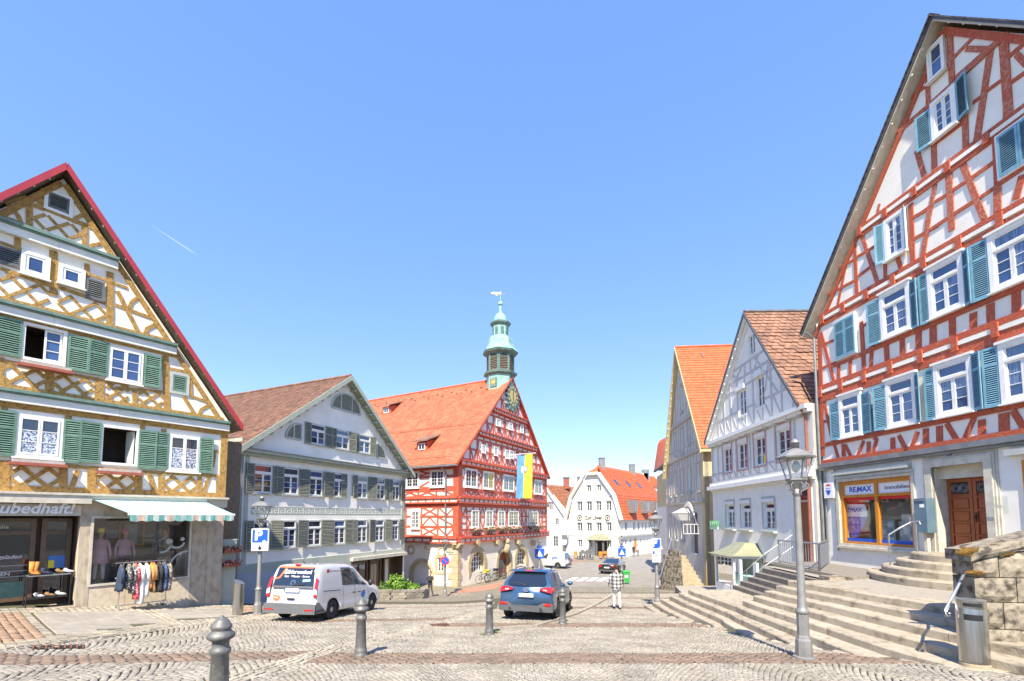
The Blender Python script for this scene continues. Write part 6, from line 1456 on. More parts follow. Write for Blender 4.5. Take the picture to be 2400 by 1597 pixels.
# door with curved iron bracket and white box lamp, stairs with stone side wall
mb=MB();F.box(mb,bdoor[0],bdoor[1],bdoor[2],bdoor[3],-.3,-.25);mb.build('door','brown_frame',HB)
LB=thing('hanging_lamp','white trapezoid lamp hanging from a curved bracket on the beige house','lamp',F.w(4,rel(.1),1.2))
c0=at(1603,1207,33.5);mb=MB();hx,hd_=Vector((.62,0,0)),Vector((0,.5,0));
mb.loft([[c0-hx*1.15-hd_*1.1+up*.12,c0+hx*1.15-hd_*1.1+up*.12,c0+hx*1.15+hd_*1.1+up*.12,c0-hx*1.15+hd_*1.1+up*.12],[c0-hx*.55-hd_*.5-up*.42,c0+hx*.55-hd_*.5-up*.42,c0+hx*.55+hd_*.5-up*.42,c0-hx*.55+hd_*.5-up*.42]]);sh_=mb.build('lamp_box','white_print',LB)
mb=MB();mb.loft([[c0+hx*sx*1.2+hd_*sy*1.15+up*.12 for sx,sy in((-1,-1),(1,-1),(1,1),(-1,1))],[c0+hx*sx*.15+hd_*sy*.15+up*.5 for sx,sy in((-1,-1),(1,-1),(1,1),(-1,1))]]);mb.build('lamp_lid','soffit_light',LB)
wp_=at(1633,1226,31.5)
for k in range(4):
    mb=MB();r_=.9+.13*k;mb.tube([c0+up*.45]+[Vector((c0.x+(wp_.x-c0.x)*t,c0.y+(wp_.y-c0.y)*t,c0.z+.5+(.35+.1*k)*math.sin(math.pi*t)-1.2*t*t))for t in np.linspace(.05,1,9)],.025,5);mb.build('curved_arm','frame_white',LB)
mb=MB()
for i in range(5):mb.tube([wp_+Vector((-1.0+i*.25,-.2,-.1)),wp_+Vector((-1.0+i*.25,-.2,-.75))],.02,4)
for z in(-.1,-.75):mb.tube([wp_+Vector((-1.0,-.2,z)),wp_+Vector((.1,-.2,z))],.02,4)
mb.build('bracket_grid','frame_white',LB)
SB=thing('entrance_stairs','pale stone stairs with a rough side wall in front of the beige house','stairs',at(1620,1380,27.5))
sx0,sx1=at(1598,1380,27.6),at(1652,1380,27.6);gzz=Gf(10.5,27.5);nst=9;topz=rel(-2.55);rs=(topz-gzz)/nst
wst=(sx1.x-sx0.x)
for k in range(nst):
    mb=MB();y0=27.4+k*.32;mb.hexa([(sx0.x+.10*k,y0,gzz-.2),(sx1.x-.02*k,y0,gzz-.2),(sx1.x-.02*k,31.0,gzz-.2),(sx0.x+.10*k,31.0,gzz-.2)],[(sx0.x+.10*k,y0,gzz+rs*(k+1)),(sx1.x-.02*k,y0,gzz+rs*(k+1)),(sx1.x-.02*k,31.0,gzz+rs*(k+1)),(sx0.x+.10*k,31.0,gzz+rs*(k+1))]);mb.build('step_stone','sandstone_pale' if 'sandstone_pale' in M else mat('sandstone_pale',(.42,.35,.235),(.33,.275,.185),4,.9,.3,30),SB)
x0,x1=at(1553,1380,29.0).x,sx0.x;nrow,zt0,zt1=8,rel(-2.2),rel(-1.6)
for j in range(nrow):
    n=5
    for i in range(n):
        t0,t1=i/n+(.06 if j%2 else 0),(i+1)/n+(.06 if j%2 else 0);t1=min(t1,1);z0=gzz-.3+j*.34;z1_=z0+.32
        lim=gzz+.6+(topz-gzz+.2)*min(1,.35+t0)
        if z0>lim:continue
        f=lambda t,o_:Vector((x0+(x1-x0)*t,29.2-1.7*t-o_,0));a__,b__=f(t0+.008,0),f(t1-.008,0);th_=Vector((-.3,.25,0));o_=random.uniform(0,.05)
        mb=MB();mb.hexa([a__+Vector((0,-o_,z0)),b__+Vector((0,-o_,z0)),b__+Vector((0,.4,z0)),a__+Vector((0,.4,z0))],[a__+Vector((0,-o_,z1_)),b__+Vector((0,-o_,z1_)),b__+Vector((0,.4,z1_)),a__+Vector((0,.4,z1_))]);mb.build('wall_stone','stone_wall',SB)
RL=thing('stair_railing','grey metal railing along the stairs of the beige house','railing',Vector((sx0.x,27.4,gzz)))
p0,p1=Vector((sx0.x-.02,27.4,gzz+.9)),Vector((sx0.x+.4,30.4,topz+1.0));mb=MB();mb.tube([p0,p1],.035,6);mb.tube([p0-up*.45,p1-up*.45],.02,6);mb.build('rail','galv',RL)
q0=Vector((x0,29.3,rel(-4.2)));mb=MB();mb.tube([Vector((x0-.3,28.5,gzz+.7)),Vector((x0+.75,29.2,topz+1.25)),p1],.035,6);mb.build('rail','galv',RL)
for t in np.linspace(0,1,6):p=p0.lerp(p1,t);mb=MB();mb.tube([p,Vector((p.x,p.y,p.z-.92))],.02,5);mb.build('post','galv',RL)
# ================================================================== the inn at the end of the street
I6=zoom(1220,1000,3.92)
FI=Facade(1453,1290,68,None,d=(-1.25,1));F=FI;FIS=Facade(FI.O.copy(),0,0,d=(.8,1));FIS.n=-FI.d.copy()
INN=thing('inn','white inn with a red mansard roof and blackletter name on its gable','inn',F.w(4,Gf(13,70)-.2,-3));F.root=FIS.root=INN
WI=F.uz(1333,1250)[0];gz=Gf(13,70)-.8;ze=F.uz(*I6(905,850))[1];LI=FIS.uz(1537,1250)[0]
zm=F.uz(*I6(870,640))[1];zt=F.uz(*I6(660,440))[1];um=WI/2;hm=.40*WI;ht=.10*WI;za=F.uz(*I6(700,380))[1]+.4
prof=[(0,ze),(um-hm,zm),(um-ht,zt),(um+ht,zt),(um+hm,zm),(WI,ze)]
iw=[]
for(a,b,n)in(((518,690),(568,780),0),((605,688),(655,778),0),((692,685),(742,776),0),((783,683),(835,775),0),((518,883),(568,965),1),((605,883),(655,966),1),((694,882),(745,966),1),((786,880),(836,966),1),((607,540),(650,600),2),((697,536),(740,597),2),((525,1038),(568,1112),3),((615,1040),(655,1110),3),((793,1042),(835,1116),3)):iw.append(F.rect(I6,a,b))
F.wall('gable_wall',[(0,gz),(WI,gz)]+prof[::-1],[R4p(r)for r in iw],.25,'plaster_white')
for r in iw:
    F.window(r,2,3,depth=-.2,o=-.12,trim=.06,gm='glass_dark',panes=False,sill=False,sash=.06);mb=MB();F.ring(mb,r[0]-.12,r[1]+.12,r[2]-.12,r[3]+.12,.115,0,.05);mb.build('window_surround','frame_grey',INN)
sw_=[]
for x0,x1 in((958,985),(1035,1055),(1075,1098),(1113,1130),(1143,1160),(1177,1195)):sw_.append(FIS.rect(I6,(x0,876),(x1,960)))
for x0,x1 in((960,978),(1003,1020),(1100,1115),(1132,1146),(1160,1173)):sw_.append(FIS.rect(I6,(x0,1035),(x1,1105)))
FIS.wall('side_wall',[(0,gz),(LI+4,gz),(LI+4,ze),(0,ze)],[R4p(r)for r in sw_],.25,'plaster_white')
for r in sw_:FIS.window(r,2,2,depth=-.2,o=-.12,trim=.05,gm='glass_dark',panes=False,sill=False)
zb_=F.uz(*I6(700,1003))[1];mb=MB();F.box(mb,0,WI,zb_-.1,zb_+.1,0,.06);mb.build('string_course','frame_grey',INN);mb=MB();FIS.box(mb,0,LI+4,zb_-.1,zb_+.15,0,.35);mb.build('string_course','frame_grey',INN)
z_=F.uz(*I6(680,648))[1];mb=MB();F.box(mb,um-hm*.9,um+hm*.9,z_-.04,z_+.04,0,.04);mb.build('string_course','frame_grey',INN)
u_,z_=F.uz(*I6(672,840));F.text('Zum Löwen',u_,z_,.82,'black',.03,'lettering',None,.02,sgn=-1,bold=.02,squash=.74)
for x in(545,800):
    u_,z_=F.uz(*I6(x,840));mb=MB();mb.tube([F.w(u_+.42*math.cos(t),z_+.42*math.sin(t),.04)for t in np.linspace(0,6.283,15)],.07,5);mb.build('roundel','black',INN);mb=MB();F.poly(mb,[(u_-.15,z_-.2),(u_+.15,z_-.2),(u_+.18,z_+.1),(u_,z_+.22),(u_-.18,z_+.1)],.02,.05);mb.build('roundel_figure','soffit',INN)
# mansard roof: steep lower slope and flatter upper slope on the street side
rl=20.0;ov=.5
pts=[(-.45,ze-.15),(um-hm-.25,zm+.1),(um,za)]
roof=None
for i in range(2):
    (u0,z0),(u1,z1)=pts[i],pts[i+1]
    hip=2.2 if i==1 else 0
    A,B_,C_,D_=F.w(u0,z0,ov),F.w(u0,z0,-rl),F.w(u1,z1,-rl),F.w(u1,z1,ov-hip)
    mb=MB();mb.quad(A,B_,C_,D_);o=mb.build('roof' if roof is None else 'upper_roof','tile_orange2',roof or INN,fix=False);roof=roof or o
    tile_slope(A,B_,C_,D_,.42,.42,M['tile_orange2'],roof,thick=.05,lift=.06)
for i in range(2):
    (u0,z0),(u1,z1)=[(WI-u,z)for u,z in(pts[i],pts[i+1])];mb=MB();mb.quad(F.w(u0,z0,ov),F.w(u0,z0,-rl),F.w(u1,z1,-rl),F.w(u1,z1,ov-(2.2 if i else 0)));mb.build('roof_slope','tile_orange2',roof,fix=False)
mb=MB();mb.quad(F.w(um-ht*1.4,zt+.1,ov),F.w(um+ht*1.4,zt+.1,ov),F.w(um,za,ov-2.2));mb.build('hip','tile_orange2',roof,fix=False)
vb=[(-.45,ze-.15),(um-hm-.25,zm+.1),(um-ht*1.4,zt+.1),(um+ht*1.4,zt+.1),(um+hm+.25,zm+.1),(WI+.45,ze-.15)]
for i in range(5):F.beam(vb[i],vb[i+1],.4,'fascia',ov+.06,'bargeboard',o0=.0)
onI=lambda i,t,o:F.w(pts[i][0]+(pts[i+1][0]-pts[i][0])*t,pts[i][1]+(pts[i+1][1]-pts[i][1])*t,o)
for k,(o_,w_)in enumerate(((-3.6,1.3),(-8.3,1.3),(-13.0,2.6))):
    P=onI(0,.32,o_);mb=MB();e=-F.d;a_=F.n;up=Vector((0,0,1));mb.box(P+up*.9-e*-.3,(w_,1.3,2.0),(a_,e,up));D=mb.build('dormer','zinc',roof)
    for s_ in range(2 if w_<2 else 3):mb=MB();ww=w_/(2 if w_<2 else 3);mb.box(P+up*.9+e*.96+a_*(ww*(s_+.5)-w_/2),(ww*.7,.05,1.5),(a_,e,up));mb.build('dormer_pane','glass_blue',D)
for o_ in(-4,-8.5,-13):P=onI(1,.45,o_);mb=MB();sl=(onI(1,1,0)-onI(1,0,0)).normalized();mb.box(P+Vector((0,0,.1)),(.9,1.3,.12),(F.n,sl,F.n.cross(sl)));mb.build('skylight','glass_dark',roof)
snow_guard(onI(1,.04,-.5),onI(1,.04,-17),Vector((0,0,1)),24,roof,'galv')
for px,py,w_ in((1419,1097,.9),(1480,1108,.9)):
    p=F.w(um,za,0);o_=-3.2 if px<1450 else-15;q=F.w(um,za-.6,o_);mb=MB();mb.box(q+Vector((0,0,.9)),(w_,w_,2.2));c=mb.build('chimney','zinc',roof);mb=MB();mb.box(q+Vector((0,0,2.1)),(w_*1.15,w_*1.15,.12));mb.build('chimney_cap','zinc',c)
# porch with copper canopy
PO=thing('porch','inn porch with a green copper canopy and planted entrance','porch',F.w(3.8,gz+.8,.8));r=F.rect(I6,(640,1040),(775,1185),1.2)
mb=MB();zr_=F.uz(*I6(700,985),.6)[1];mb.loft([[F.w(r[0]-.4,r[3],0),F.w(r[1]+.4,r[3],0),F.w(r[1]+.4,r[3],1.9),F.w(r[0]-.4,r[3],1.9)],[F.w(r[0]+.7,zr_,0),F.w(r[1]-.7,zr_,0),F.w(r[1]-.7,zr_,.8),F.w(r[0]+.7,zr_,.8)]]);mb.build('canopy','olive_metal',PO)
for u in(r[0]+.1,um-0.0 if False else(r[0]+r[1])/2,r[1]-.1):mb=MB();F.box(mb,u-.12,u+.12,gz,r[3],1.4,1.6);mb.build('porch_post','shutter_dark',PO)
mb=MB();F.box(mb,r[0]+.2,r[1]-.2,gz,r[3]-.2,.01,.06);mb.build('porch_door','interior_dark',PO)
mb=MB();FIS.box(mb,*FIS.rect(I6,(1043,1030),(1065,1150)),0,.05);mb.build('side_door','wood_orange',INN)
# terrace furniture of the inn
TR_=thing('inn_terrace',None,None);TR_['kind']='structure';q0=at(1357,1308,60)
mb=MB();f=lambda z:[Vector((*p,z))for p in((at(1340,1308,61).x,61),(at(1425,1308,60).x,60),(at(1440,1308,66).x,66),(at(1350,1308,68).x,68))];mb.hexa(f(Gf(10,62)-.3),f(Gf(10,62)+.25));mb.build('deck','deck',TR_)
k=0
for px,Y in((1350,62),(1362,62),(1374,62.5),(1386,63),(1366,64.5),(1378,65),(1408,61.5),(1420,62)):
    p=at(px,1300,Y);z=Gf(10,62)+.25;wood=px>1400 or px<1355;m='wood_orange' if wood else 'shutter_dark'
    T=thing('cafe_chair',['wooden','dark'][0 if wood else 1]+' chair on the inn terrace, '+['leftmost','second from the left','third in the front row','fourth in the front row','behind the second','behind the third','just right of the porch','rightmost'][k],'chair',(p.x,p.y,z),'terrace chairs of the inn');k+=1
    B0=Vector((p.x,p.y,z))
    mb=MB();mb.box(B0+Vector((0,0,.46)),(.5,.5,.05));mb.build('seat',m,T);mb=MB();mb.box(B0+Vector((0,.24,.78)),(.5,.04,.5));mb.build('backrest',m,T)
    for sx in(-.22,.22):
        for sy in(-.22,.22):mb=MB();mb.tube([B0+Vector((sx,sy,0)),B0+Vector((sx,sy,.45))],.025,4);mb.build('leg',m,T)
for i,px in enumerate((1360,1384,1414)):
    p=at(px,1300,61 if i<2 else 62.5);z=Gf(10,62)+.25;T=thing('cafe_table',('dark square table at the left of the inn terrace','dark square table in the middle of the inn terrace','wooden table right of the inn porch')[i],'table',(p.x,p.y,z));B0=Vector((p.x,p.y,z));mb=MB();mb.box(B0+Vector((0,0,.74)),(.9,.9,.05));mb.build('table_top','wood_orange' if i==2 else 'shutter_dark',T);mb=MB();mb.tube([B0,B0+Vector((0,0,.73))],.05,6);mb.build('leg','shutter_dark',T)
# ================================================================== small white house between town hall and inn
FM=Facade(1337,1290,77,None,d=(-1.2,1));F=FM
HM=thing('small_house','small white gabled house with a brown tile roof beside the inn','house',F.w(5,Gf(6,66)-.3,-3));F.root=HM;gz=Gf(6,66)-.8
eA=F.uz(*I6(415,820),.3);ap=F.uz(*I6(225,540),.3);ze=eA[1];WM=F.uz(*I6(60,900))[0]
slm=(ap[1]-ze)/(ap[0]-eA[0])
mw=[F.rect(I6,a,b)for a,b in(((257,692),(297,770)),((313,843),(352,908)),((232,845),(247,905)),((297,1005),(345,1105)))]
F.wall('gable_wall',[(0,gz),(WM,gz),(WM,ze+.5),(ap[0],ap[1]-.2),(.3,ze+.3),(0,ze)],[R4p(r)for r in mw],.2,'plaster_white')
for i,r in enumerate(mw):
    F.window(r,2,3,depth=-.15,o=-.08,trim=.06,gm='glass_dark',panes=False,sill=False)
    if i<3:
        for a,b in((r[0]-.95,r[0]-.1),(r[1]+.1,r[1]+.95)):F.shutter((a,b,r[2]-.05,r[3]),'frame_white',.03,nosplit=True,pitch=.2,gap='frame_white')
roof=None
for sg in(1,-1):
    ub=eA[0]if sg>0 else 2*ap[0]-eA[0];A,B_,C_,D_=F.w(ub,ze,.4),F.w(ub,ze,-16),F.w(ap[0],ap[1],-16),F.w(ap[0],ap[1],.4)
    mb=MB();mb.quad(A,B_,C_,D_);o=mb.build('roof' if roof is None else 'roof_slope','tile_brown',roof or HM,fix=False);roof=roof or o
    if sg>0:tile_slope(A,B_,C_,D_,.36,.36,mat('tile_umber',(.36,.155,.075),(.28,.12,.06),2,.8,.3,40,island=.2),roof,thick=.05,lift=.05)
    F.beam((ap[0],ap[1]-.1),(ub,ze-.1),.35,'fascia',.5,'bargeboard',o0=.3)
for o_,z_ in((-6,.9),(-11,1.3)):q=F.w(ap[0]-.4,ap[1]-.3,o_);mb=MB();mb.box(q+Vector((0,0,z_)),(1.0,1.0,1.9));c=mb.build('chimney',mat('chimney_brick',(.34,.12,.08),(.26,.10,.07),6,.9),roof);mb=MB();mb.box(q+Vector((0,0,z_+1.15)),(1.2,1.2,.25));mb.build('chimney_cap','zinc',c)
mb=MB();mb.tube([F.w(-.1,ze-.1,.2),F.w(-.1,gz+.8,.2)],.08,6);mb.build('downpipe','zinc',HM);mb=MB();F.box(mb,*F.rect(I6,(385,1085),(420,1160)),0,.05);mb.build('door','shutter_dark',HM);mb=MB();F.box(mb,*F.rect(I6,(380,995),(430,1035)),0,.1);mb.build('wall_vent','zinc',HM)
# ================================================================== houses seen over and beside the inn
def far_house(name,label,pts,Y,zt_,m_wall,m_roof,roof_h,dep=14,dy=0.0,tile=.45,over=.5):
    (xa,xb)=pts;A=at(xa,1200,Y);B_=at(xb,1200,Y+dy);gz=Gf(A.x,Y)-1
    T=thing(name,label,'house',((A.x+B_.x)/2,Y,gz+.8));z1=zt_;d=Vector((B_.x-A.x,dy,0)).normalized();nb=Vector((-d.y,d.x,0))
    a,b=Vector((A.x,A.y,0)),Vector((B_.x,B_.y,0));mb=MB();up=lambda p,z:Vector((p.x,p.y,z))
    mb.hexa([up(a,gz),up(b,gz),up(b+nb*dep,gz),up(a+nb*dep,gz)],[up(a,z1),up(b,z1),up(b+nb*dep,z1),up(a+nb*dep,z1)]);mb.build('wall',m_wall,T)
    r0,r1=a-d*over-nb*over,b+d*over-nb*over;rid0,rid1=a-d*over+nb*dep/2,b+d*over+nb*dep/2
    P=[up(r0,z1-.2),up(r1,z1-.2),up(rid1,z1+roof_h),up(rid0,z1+roof_h)];mb=MB();mb.quad(*P);q=[up(a-d*over+nb*(dep+over),z1-.2),up(b+d*over+nb*(dep+over),z1-.2)];mb.quad(q[0],q[1],P[2],P[3]);mb.quad(P[0],P[3],q[0]);mb.quad(P[1],P[2],q[1]);rf=mb.build('roof',m_roof,T,fix=False);tile_slope(*P,tile,tile,M[m_roof],rf,thick=.05,lift=.06)
    return T,rf,d,nb,a,b,z1
T,rf,d,nb,a,b,z1=far_house('distant_house','distant house with dark slate roof right of the inn',(1508,1545),95,at(1520,1225,95).z,'plaster_warm','tile_dark',7.0)
T,rf,d,nb,a,b,z1=far_house('distant_house','distant house whose red roof rises behind the dark slate roof',(1485,1550),120,at(1500,1140,120).z,'plaster_white','tile_orange2',3.2);
for px in(1503,1513):p=at(px,1120,118);mb=MB();mb.box(p,(3.0 if px<1510 else 1.5,2.0,4.2 if px>1510 else 2.2));mb.build('chimney','zinc' if px>1510 else 'plaster_white',rf)
# narrow house beyond the beige one: yellow wall, orange roof
T=thing('yellow_house','narrow yellow house with orange roof beyond the beige house','house',at(1548,1330,46));up=Vector((0,0,1))
a,b=at(1541,1200,50),at(1563,1200,43);gz=Gf(15,45)-1;z1=at(1541,1118,50).z;zy=at(1541,1190,50).z
for nm,z0_,z1_,m in(('wall',zy,z1,'yellow_wall'),('lower_wall',gz,zy-.003,'plaster_white')):
    mb=MB();mb.hexa([(a.x,a.y,z0_),(b.x,b.y,z0_),(b.x+7,b.y+3,z0_),(a.x+7,a.y+3,z0_)],[(a.x,a.y,z1_),(b.x,b.y,z1_),(b.x+7,b.y+3,z1_),(a.x+7,a.y+3,z1_)]);mb.build(nm,m,T)
zr=at(1538,1026,50).z;A_,B2=at(1534,1103,50.5),at(1566,1103,42);zz=A_.z;mb=MB();P=[Vector((A_.x,A_.y,zz)),Vector((B2.x,B2.y,zz)),Vector((B2.x+3.2,B2.y+1.2,zr)),Vector((A_.x+.9,A_.y+1.2,zr-.4))];mb.quad(*P);rf=mb.build('roof','tile_orange2',T,fix=False);tile_slope(*P,.35,.33,M['tile_orange2'],rf,thick=.05,lift=.05)
mb=MB();mb.quad(P[0],P[3],Vector((P[0].x+6,P[0].y+3,zz)));mb.tube([P[0]-up*.1,P[1]-up*.1],.15,6);mb.build('eaves_edge','shutter_dark',rf,fix=False)
# ================================================================== raised terrace, long stone steps, railing, wall at the right edge
TE=thing('terrace',None,None);TE['kind']='structure'
ysn=list(np.linspace(5.0,13.6,24));L_=[(float(STEPX(y,0)),y)for y in ysn];mb=MB()
Rr=[(13.6,y)for y in ysn]
for i in range(len(ysn)-1):
    a,b,c,d=(L_[i][0]+.3,L_[i][1]),(Rr[i]),(Rr[i+1]),(L_[i+1][0]+.3,L_[i+1][1]);mb.quad(*[(p[0],p[1],TERR-.004)for p in(a,b,c,d)])
mb.quad((9.5,13.6,TERR-.004),(13,13.6,TERR-.004),(13,19.6,TERR-.004),(9.75,17.4,TERR-.004));mb.build('terrace_floor','terrace',TE,fix=False)
STP=thing('stone_steps','long flight of weathered stone steps curving up to the terrace','steps',(8,12,Gf(8,12)))
for k in range(11):
    z1=TERR-RISE*k;y=6.6+random.uniform(0,.6);yend=13.6+.14*k if k<5 else 17.3+.3*(k-5)
    if k>=9:y=12.5
    # where the ground is already above this tread the slab is not laid
    while y<yend-.3:
        ln=random.uniform(1.15,1.9);y2=min(yend,y+ln)
        if yend-y2<.6:y2=yend
        if Gf(STEPX(y2,k),y2)>z1+.02:y=y2;continue
        n=4;top_,topb=[],[];dz=random.uniform(-.008,.008);g_=.006
        for j in range(n+1):
            yy=y+g_+(y2-y-2*g_)*j/n;x=float(STEPX(yy,k))+random.uniform(-.008,.008);back=max(.75,.6);top_.append((x,yy));topb.append((max(x+.78,9.75 if yy>13.3 else 0),yy))
        m_=MB()
        for j in range(n):
            (xa,ya),(xb,yb)=top_[j],top_[j+1];(ua,_),(ub,_)=topb[j],topb[j+1]
            m_.quad((xa+.02,ya,z1+dz),(ua,ya,z1+dz),(ub,yb,z1+dz),(xb+.02,yb,z1+dz));m_.quad((xa,ya,z1+dz-.025),(xa+.02,ya,z1+dz),(xb+.02,yb,z1+dz),(xb,yb,z1+dz-.025));m_.quad((xa,ya,z1-.45),(xa,ya,z1+dz-.025),(xb,yb,z1+dz-.025),(xb,yb,z1-.45))
        for(xa,ya),(ua,_)in((top_[0],topb[0]),(top_[-1],topb[-1])):m_.quad((xa,ya,z1-.45),(ua,ya,z1-.45),(ua,ya,z1+dz),(xa+.02,ya,z1+dz),(xa,ya,z1+dz-.025))
        m_.build('step_stone','stone_step',STP,fix=False);y=y2
# second flight, darker, beside the shop bay
ST2=thing('side_steps','short flight of dark stone steps leading up to the railed platform','steps',(10,18.5,Gf(9,18.5)))
mat('stone_dark',(.20,.18,.15),(.14,.125,.105),5,.85,.4,28,objrnd=.1)
for k in range(5):
    x=9.45-.26*k;z1=TERR-.05-.165*k;mb=MB();y0=13.75+.14*k;f=lambda z:[(x-.1,y0,z),(10.2,y0,z),(10.2,17.25,z),(x,17.25+.05*k,z)];mb.hexa(f(z1-.5),f(z1));mb.build('step_stone','stone_dark',ST2)
LD=thing('landing',None,None);LD['kind']='structure';
for i,(xa,xb,ya,yb,lift)in enumerate(((8.2,12.2,20.4,27.0,.12),(7.4,12.2,19.4,22.5,-.02))):
    mb=MB();f=lambda dz:[(x,y,Gf(8.5,24)+dz+.0)for x,y in((xa,ya),(xb,ya),(xb,yb),(xa+1.4,yb))];mb.hexa(f(-.6),f(lift));mb.build('landing_slab','slab',LD)
# platform with bar railing
PLT=thing('platform','low grey timber platform at the door of the white house','platform',(11.2,17,TERR));zp=TERR+.10
for i in range(9):mb=MB();x=10.0+i*.25;y0=13.7+.1*i;mb.hexa([(x,y0,zp-.13),(x+.24,y0,zp-.13),(x+.24,18.2,zp-.13),(x,18.2,zp-.13)],[(x,y0,zp),(x+.24,y0,zp),(x+.24,18.2,zp),(x,18.2,zp)]);mb.build('plank','deck',PLT)
RLG=thing('bar_railing','grey steel bar railing around the platform by the white house','railing',(11,17,zp))
def railing(P,h,root,m='galv',step=.13,base=0.0):
    for a,b in zip(P,P[1:]):
        a,b=Vector(a),Vector(b);up=Vector((0,0,1));L=(b-a).length;n=max(2,int(L/step));mb=MB();mb.tube([a+up*h,b+up*h],.03,6);mb.build('top_rail',m,root);mb=MB();mb.tube([a+up*.1,b+up*.1],.02,5);mb.build('bottom_rail',m,root)
        for i in range(n+1):p=a.lerp(b,i/n);mb=MB();big=i in(0,n);mb.tube([p+up*(0 if big else .1),p+up*h],.028 if big else .012,6 if big else 4);mb.build('post' if big else 'bar',m,root)
p_a,p_b,p_c=Vector((10.12,17.3,0)),Vector((10.1,15.0,0)),Vector((12.0,17.3,0))
railing([(p_a.x,p_a.y,zp),(p_b.x,p_b.y,zp),(p_c.x,p_c.y,zp)],.9,RLG)
HD2=thing('sloping_handrail','thin grey handrail sloping down beside the glazed shop bay','handrail',at(1725,1370,17.5))
q=[at(1712,1368,17.6),at(1750,1336,17.4),at(1790,1300,17.3),at(1857,1254,17.3)]
for dz in(0,-.45):
    mb=MB();mb.tube([p+Vector((0,0,dz))for p in q],.012,5);mb.build('rail','zinc',HD2)
for p in q[:3]:mb=MB();mb.tube([p,p-Vector((0,0,.9))],.014,5);mb.build('post','zinc',HD2)
# low rubble block beside the platform
RBK=thing('rubble_block','low rough stone block below the platform railing','stone block',(10.9,15.4,TERR))
for i in range(4):mb=MB();x=9.45+(i%2)*.36;z0=TERR-.30+(i//2)*.20;mb.box((x+.17,13.85,z0+.1),(.35,.45,.195));mb.build('stone','stone_wall',RBK)
# rough wall rising to the right, laid in large stones
WAL=thing('stone_wall','rough weathered stone wall with brown moss behind the steel bin','wall',(9.3,8.0,Gf(9,8)))
wa,wb=Vector((8.42,8.35,0)),Vector((12.6,7.6,0));wd=(wb-wa).normalized();wn_=Vector((wd.y,-wd.x,0));wl_=(wb-wa).length
g0=Gf(8.5,8)-.25;ztop=lambda s_:rel(-.60)+.27*s_
cour=[g0,g0+.42,g0+.80,g0+1.28,g0+1.72,g0+2.2,g0+2.7,g0+3.2]
def rough_block(P,depth,parent,m,nx=6,nz=4,amp=.018,name='stone'):
    """P(s,t) in 0..1 gives the face; bulging irregular stone"""
    mb=MB();mb.smooth=False;V=[]
    for j in range(nz+1):
        for i in range(nx+1):
            s_,t=i/nx,j/nz;e=min(1,6*min(s_,1-s_))*min(1,5*min(t,1-t));V.append(P(s_,t)+wn_*(.008+.045*e**.5+random.uniform(-amp,amp)*e))
    B_=[P(s_,t)-wn_*depth for s_,t in((0,0),(1,0),(1,1),(0,1))];n=nx+1
    fs=[(j*n+i,j*n+i+1,(j+1)*n+i+1,(j+1)*n+i)for j in range(nz)for i in range(nx)];k=len(V)
    fs+=[tuple([k]+list(range(0,n))+[k+1])[::-1],tuple([k+3]+[nz*n+i for i in range(n)]+[k+2]),tuple([k]+[j*n for j in range(nz+1)]+[k+3]),tuple([k+1]+[j*n+nx for j in range(nz+1)]+[k+2])]
    mb.add(V+B_,fs);return mb.build(name,m,parent,fix=False)
for c in range(len(cour)-1):
    s_=0.0;k=0
    while s_<wl_:
        ln=random.uniform(.55,1.1)if s_>0 or c%2 else random.uniform(.3,.5);s2=min(wl_,s_+ln);z0,z1=cour[c]+.008,cour[c+1]-.008
        lim=lambda q:ztop(q)-.2
        if z0<lim(s_)-.05:
            a0,a1=s_+.007,s2-.007
            P=lambda u,t,a0=a0,a1=a1,z0=z0,z1=z1:wa+wd*(a0+(a1-a0)*u)+Vector((0,0,z0+(min(z1,lim(a0+(a1-a0)*u))-z0)*t))
            if min(z1,lim(a1))-z0>.05:rough_block(P,.5,WAL,'stone_wall')
        s_=s2
s_=-.06
while s_<wl_:
    s2=min(wl_,s_+random.uniform(.75,1.2));P=lambda u,t,a=s_+.006,b=s2-.006:wa+wn_*.05+wd*(a+(b-a)*u)+Vector((0,0,ztop(a+(b-a)*u)-.195+.2*t));rough_block(P,.62,WAL,'stone_wall',6,3,.012,'coping_stone');s_=s2
def moss_patch(px,py,w,h,parent,n=1100):
    r_=ray(px,py);k=((wa-Vector((0,0,CZ))).dot(wn_)+.05)/r_.dot(wn_);c=Vector((0,0,CZ))+r_*k;mb=MB();mb.smooth=True;nx,nz=34,16;V=[];D=[]
    ph=random.uniform(0,6)
    for j in range(nz+1):
        for i in range(nx+1):
            x,z=(i/nx-.5)*2,(j/nz-.5)*2;rr_=math.hypot(x,z)+.22*math.sin(4*x+ph)*math.cos(5*z+ph)+random.uniform(-.12,.12);h_=max(-.02,.035*(1-rr_))+random.uniform(-.006,.006);V.append(c+wd*x*w+Vector((0,0,z*h))+wn_*h_);D.append(rr_)
    m_=nx+1;mb.add(V,[(j*m_+i,j*m_+i+1,(j+1)*m_+i+1,(j+1)*m_+i)for j in range(nz)for i in range(nx)if D[j*m_+i]<1.0])
    mb.build('moss_cushion','moss',parent,fix=False)
moss_patch(2276,1294,.26,.09,WAL);moss_patch(2352,1288,.20,.13,WAL);moss_patch(2285,1343,.18,.05,WAL)
WRL=thing('iron_handrail','grey iron handrail with a curled end fixed to the stone wall','handrail',(8.3,8.3,Gf(8.3,8.3)))
p0,p1=at(2250,1365,8.5),at(2216,1432,8.15);d=p1-p0
cur=[p1+Vector((.0,0,0)),p1+Vector((-.015,0,-.06)),p1+Vector((.02,0,-.10)),p1+Vector((.07,0,-.09)),p1+Vector((.075,0,-.05)),p1+Vector((.045,0,-.045))]
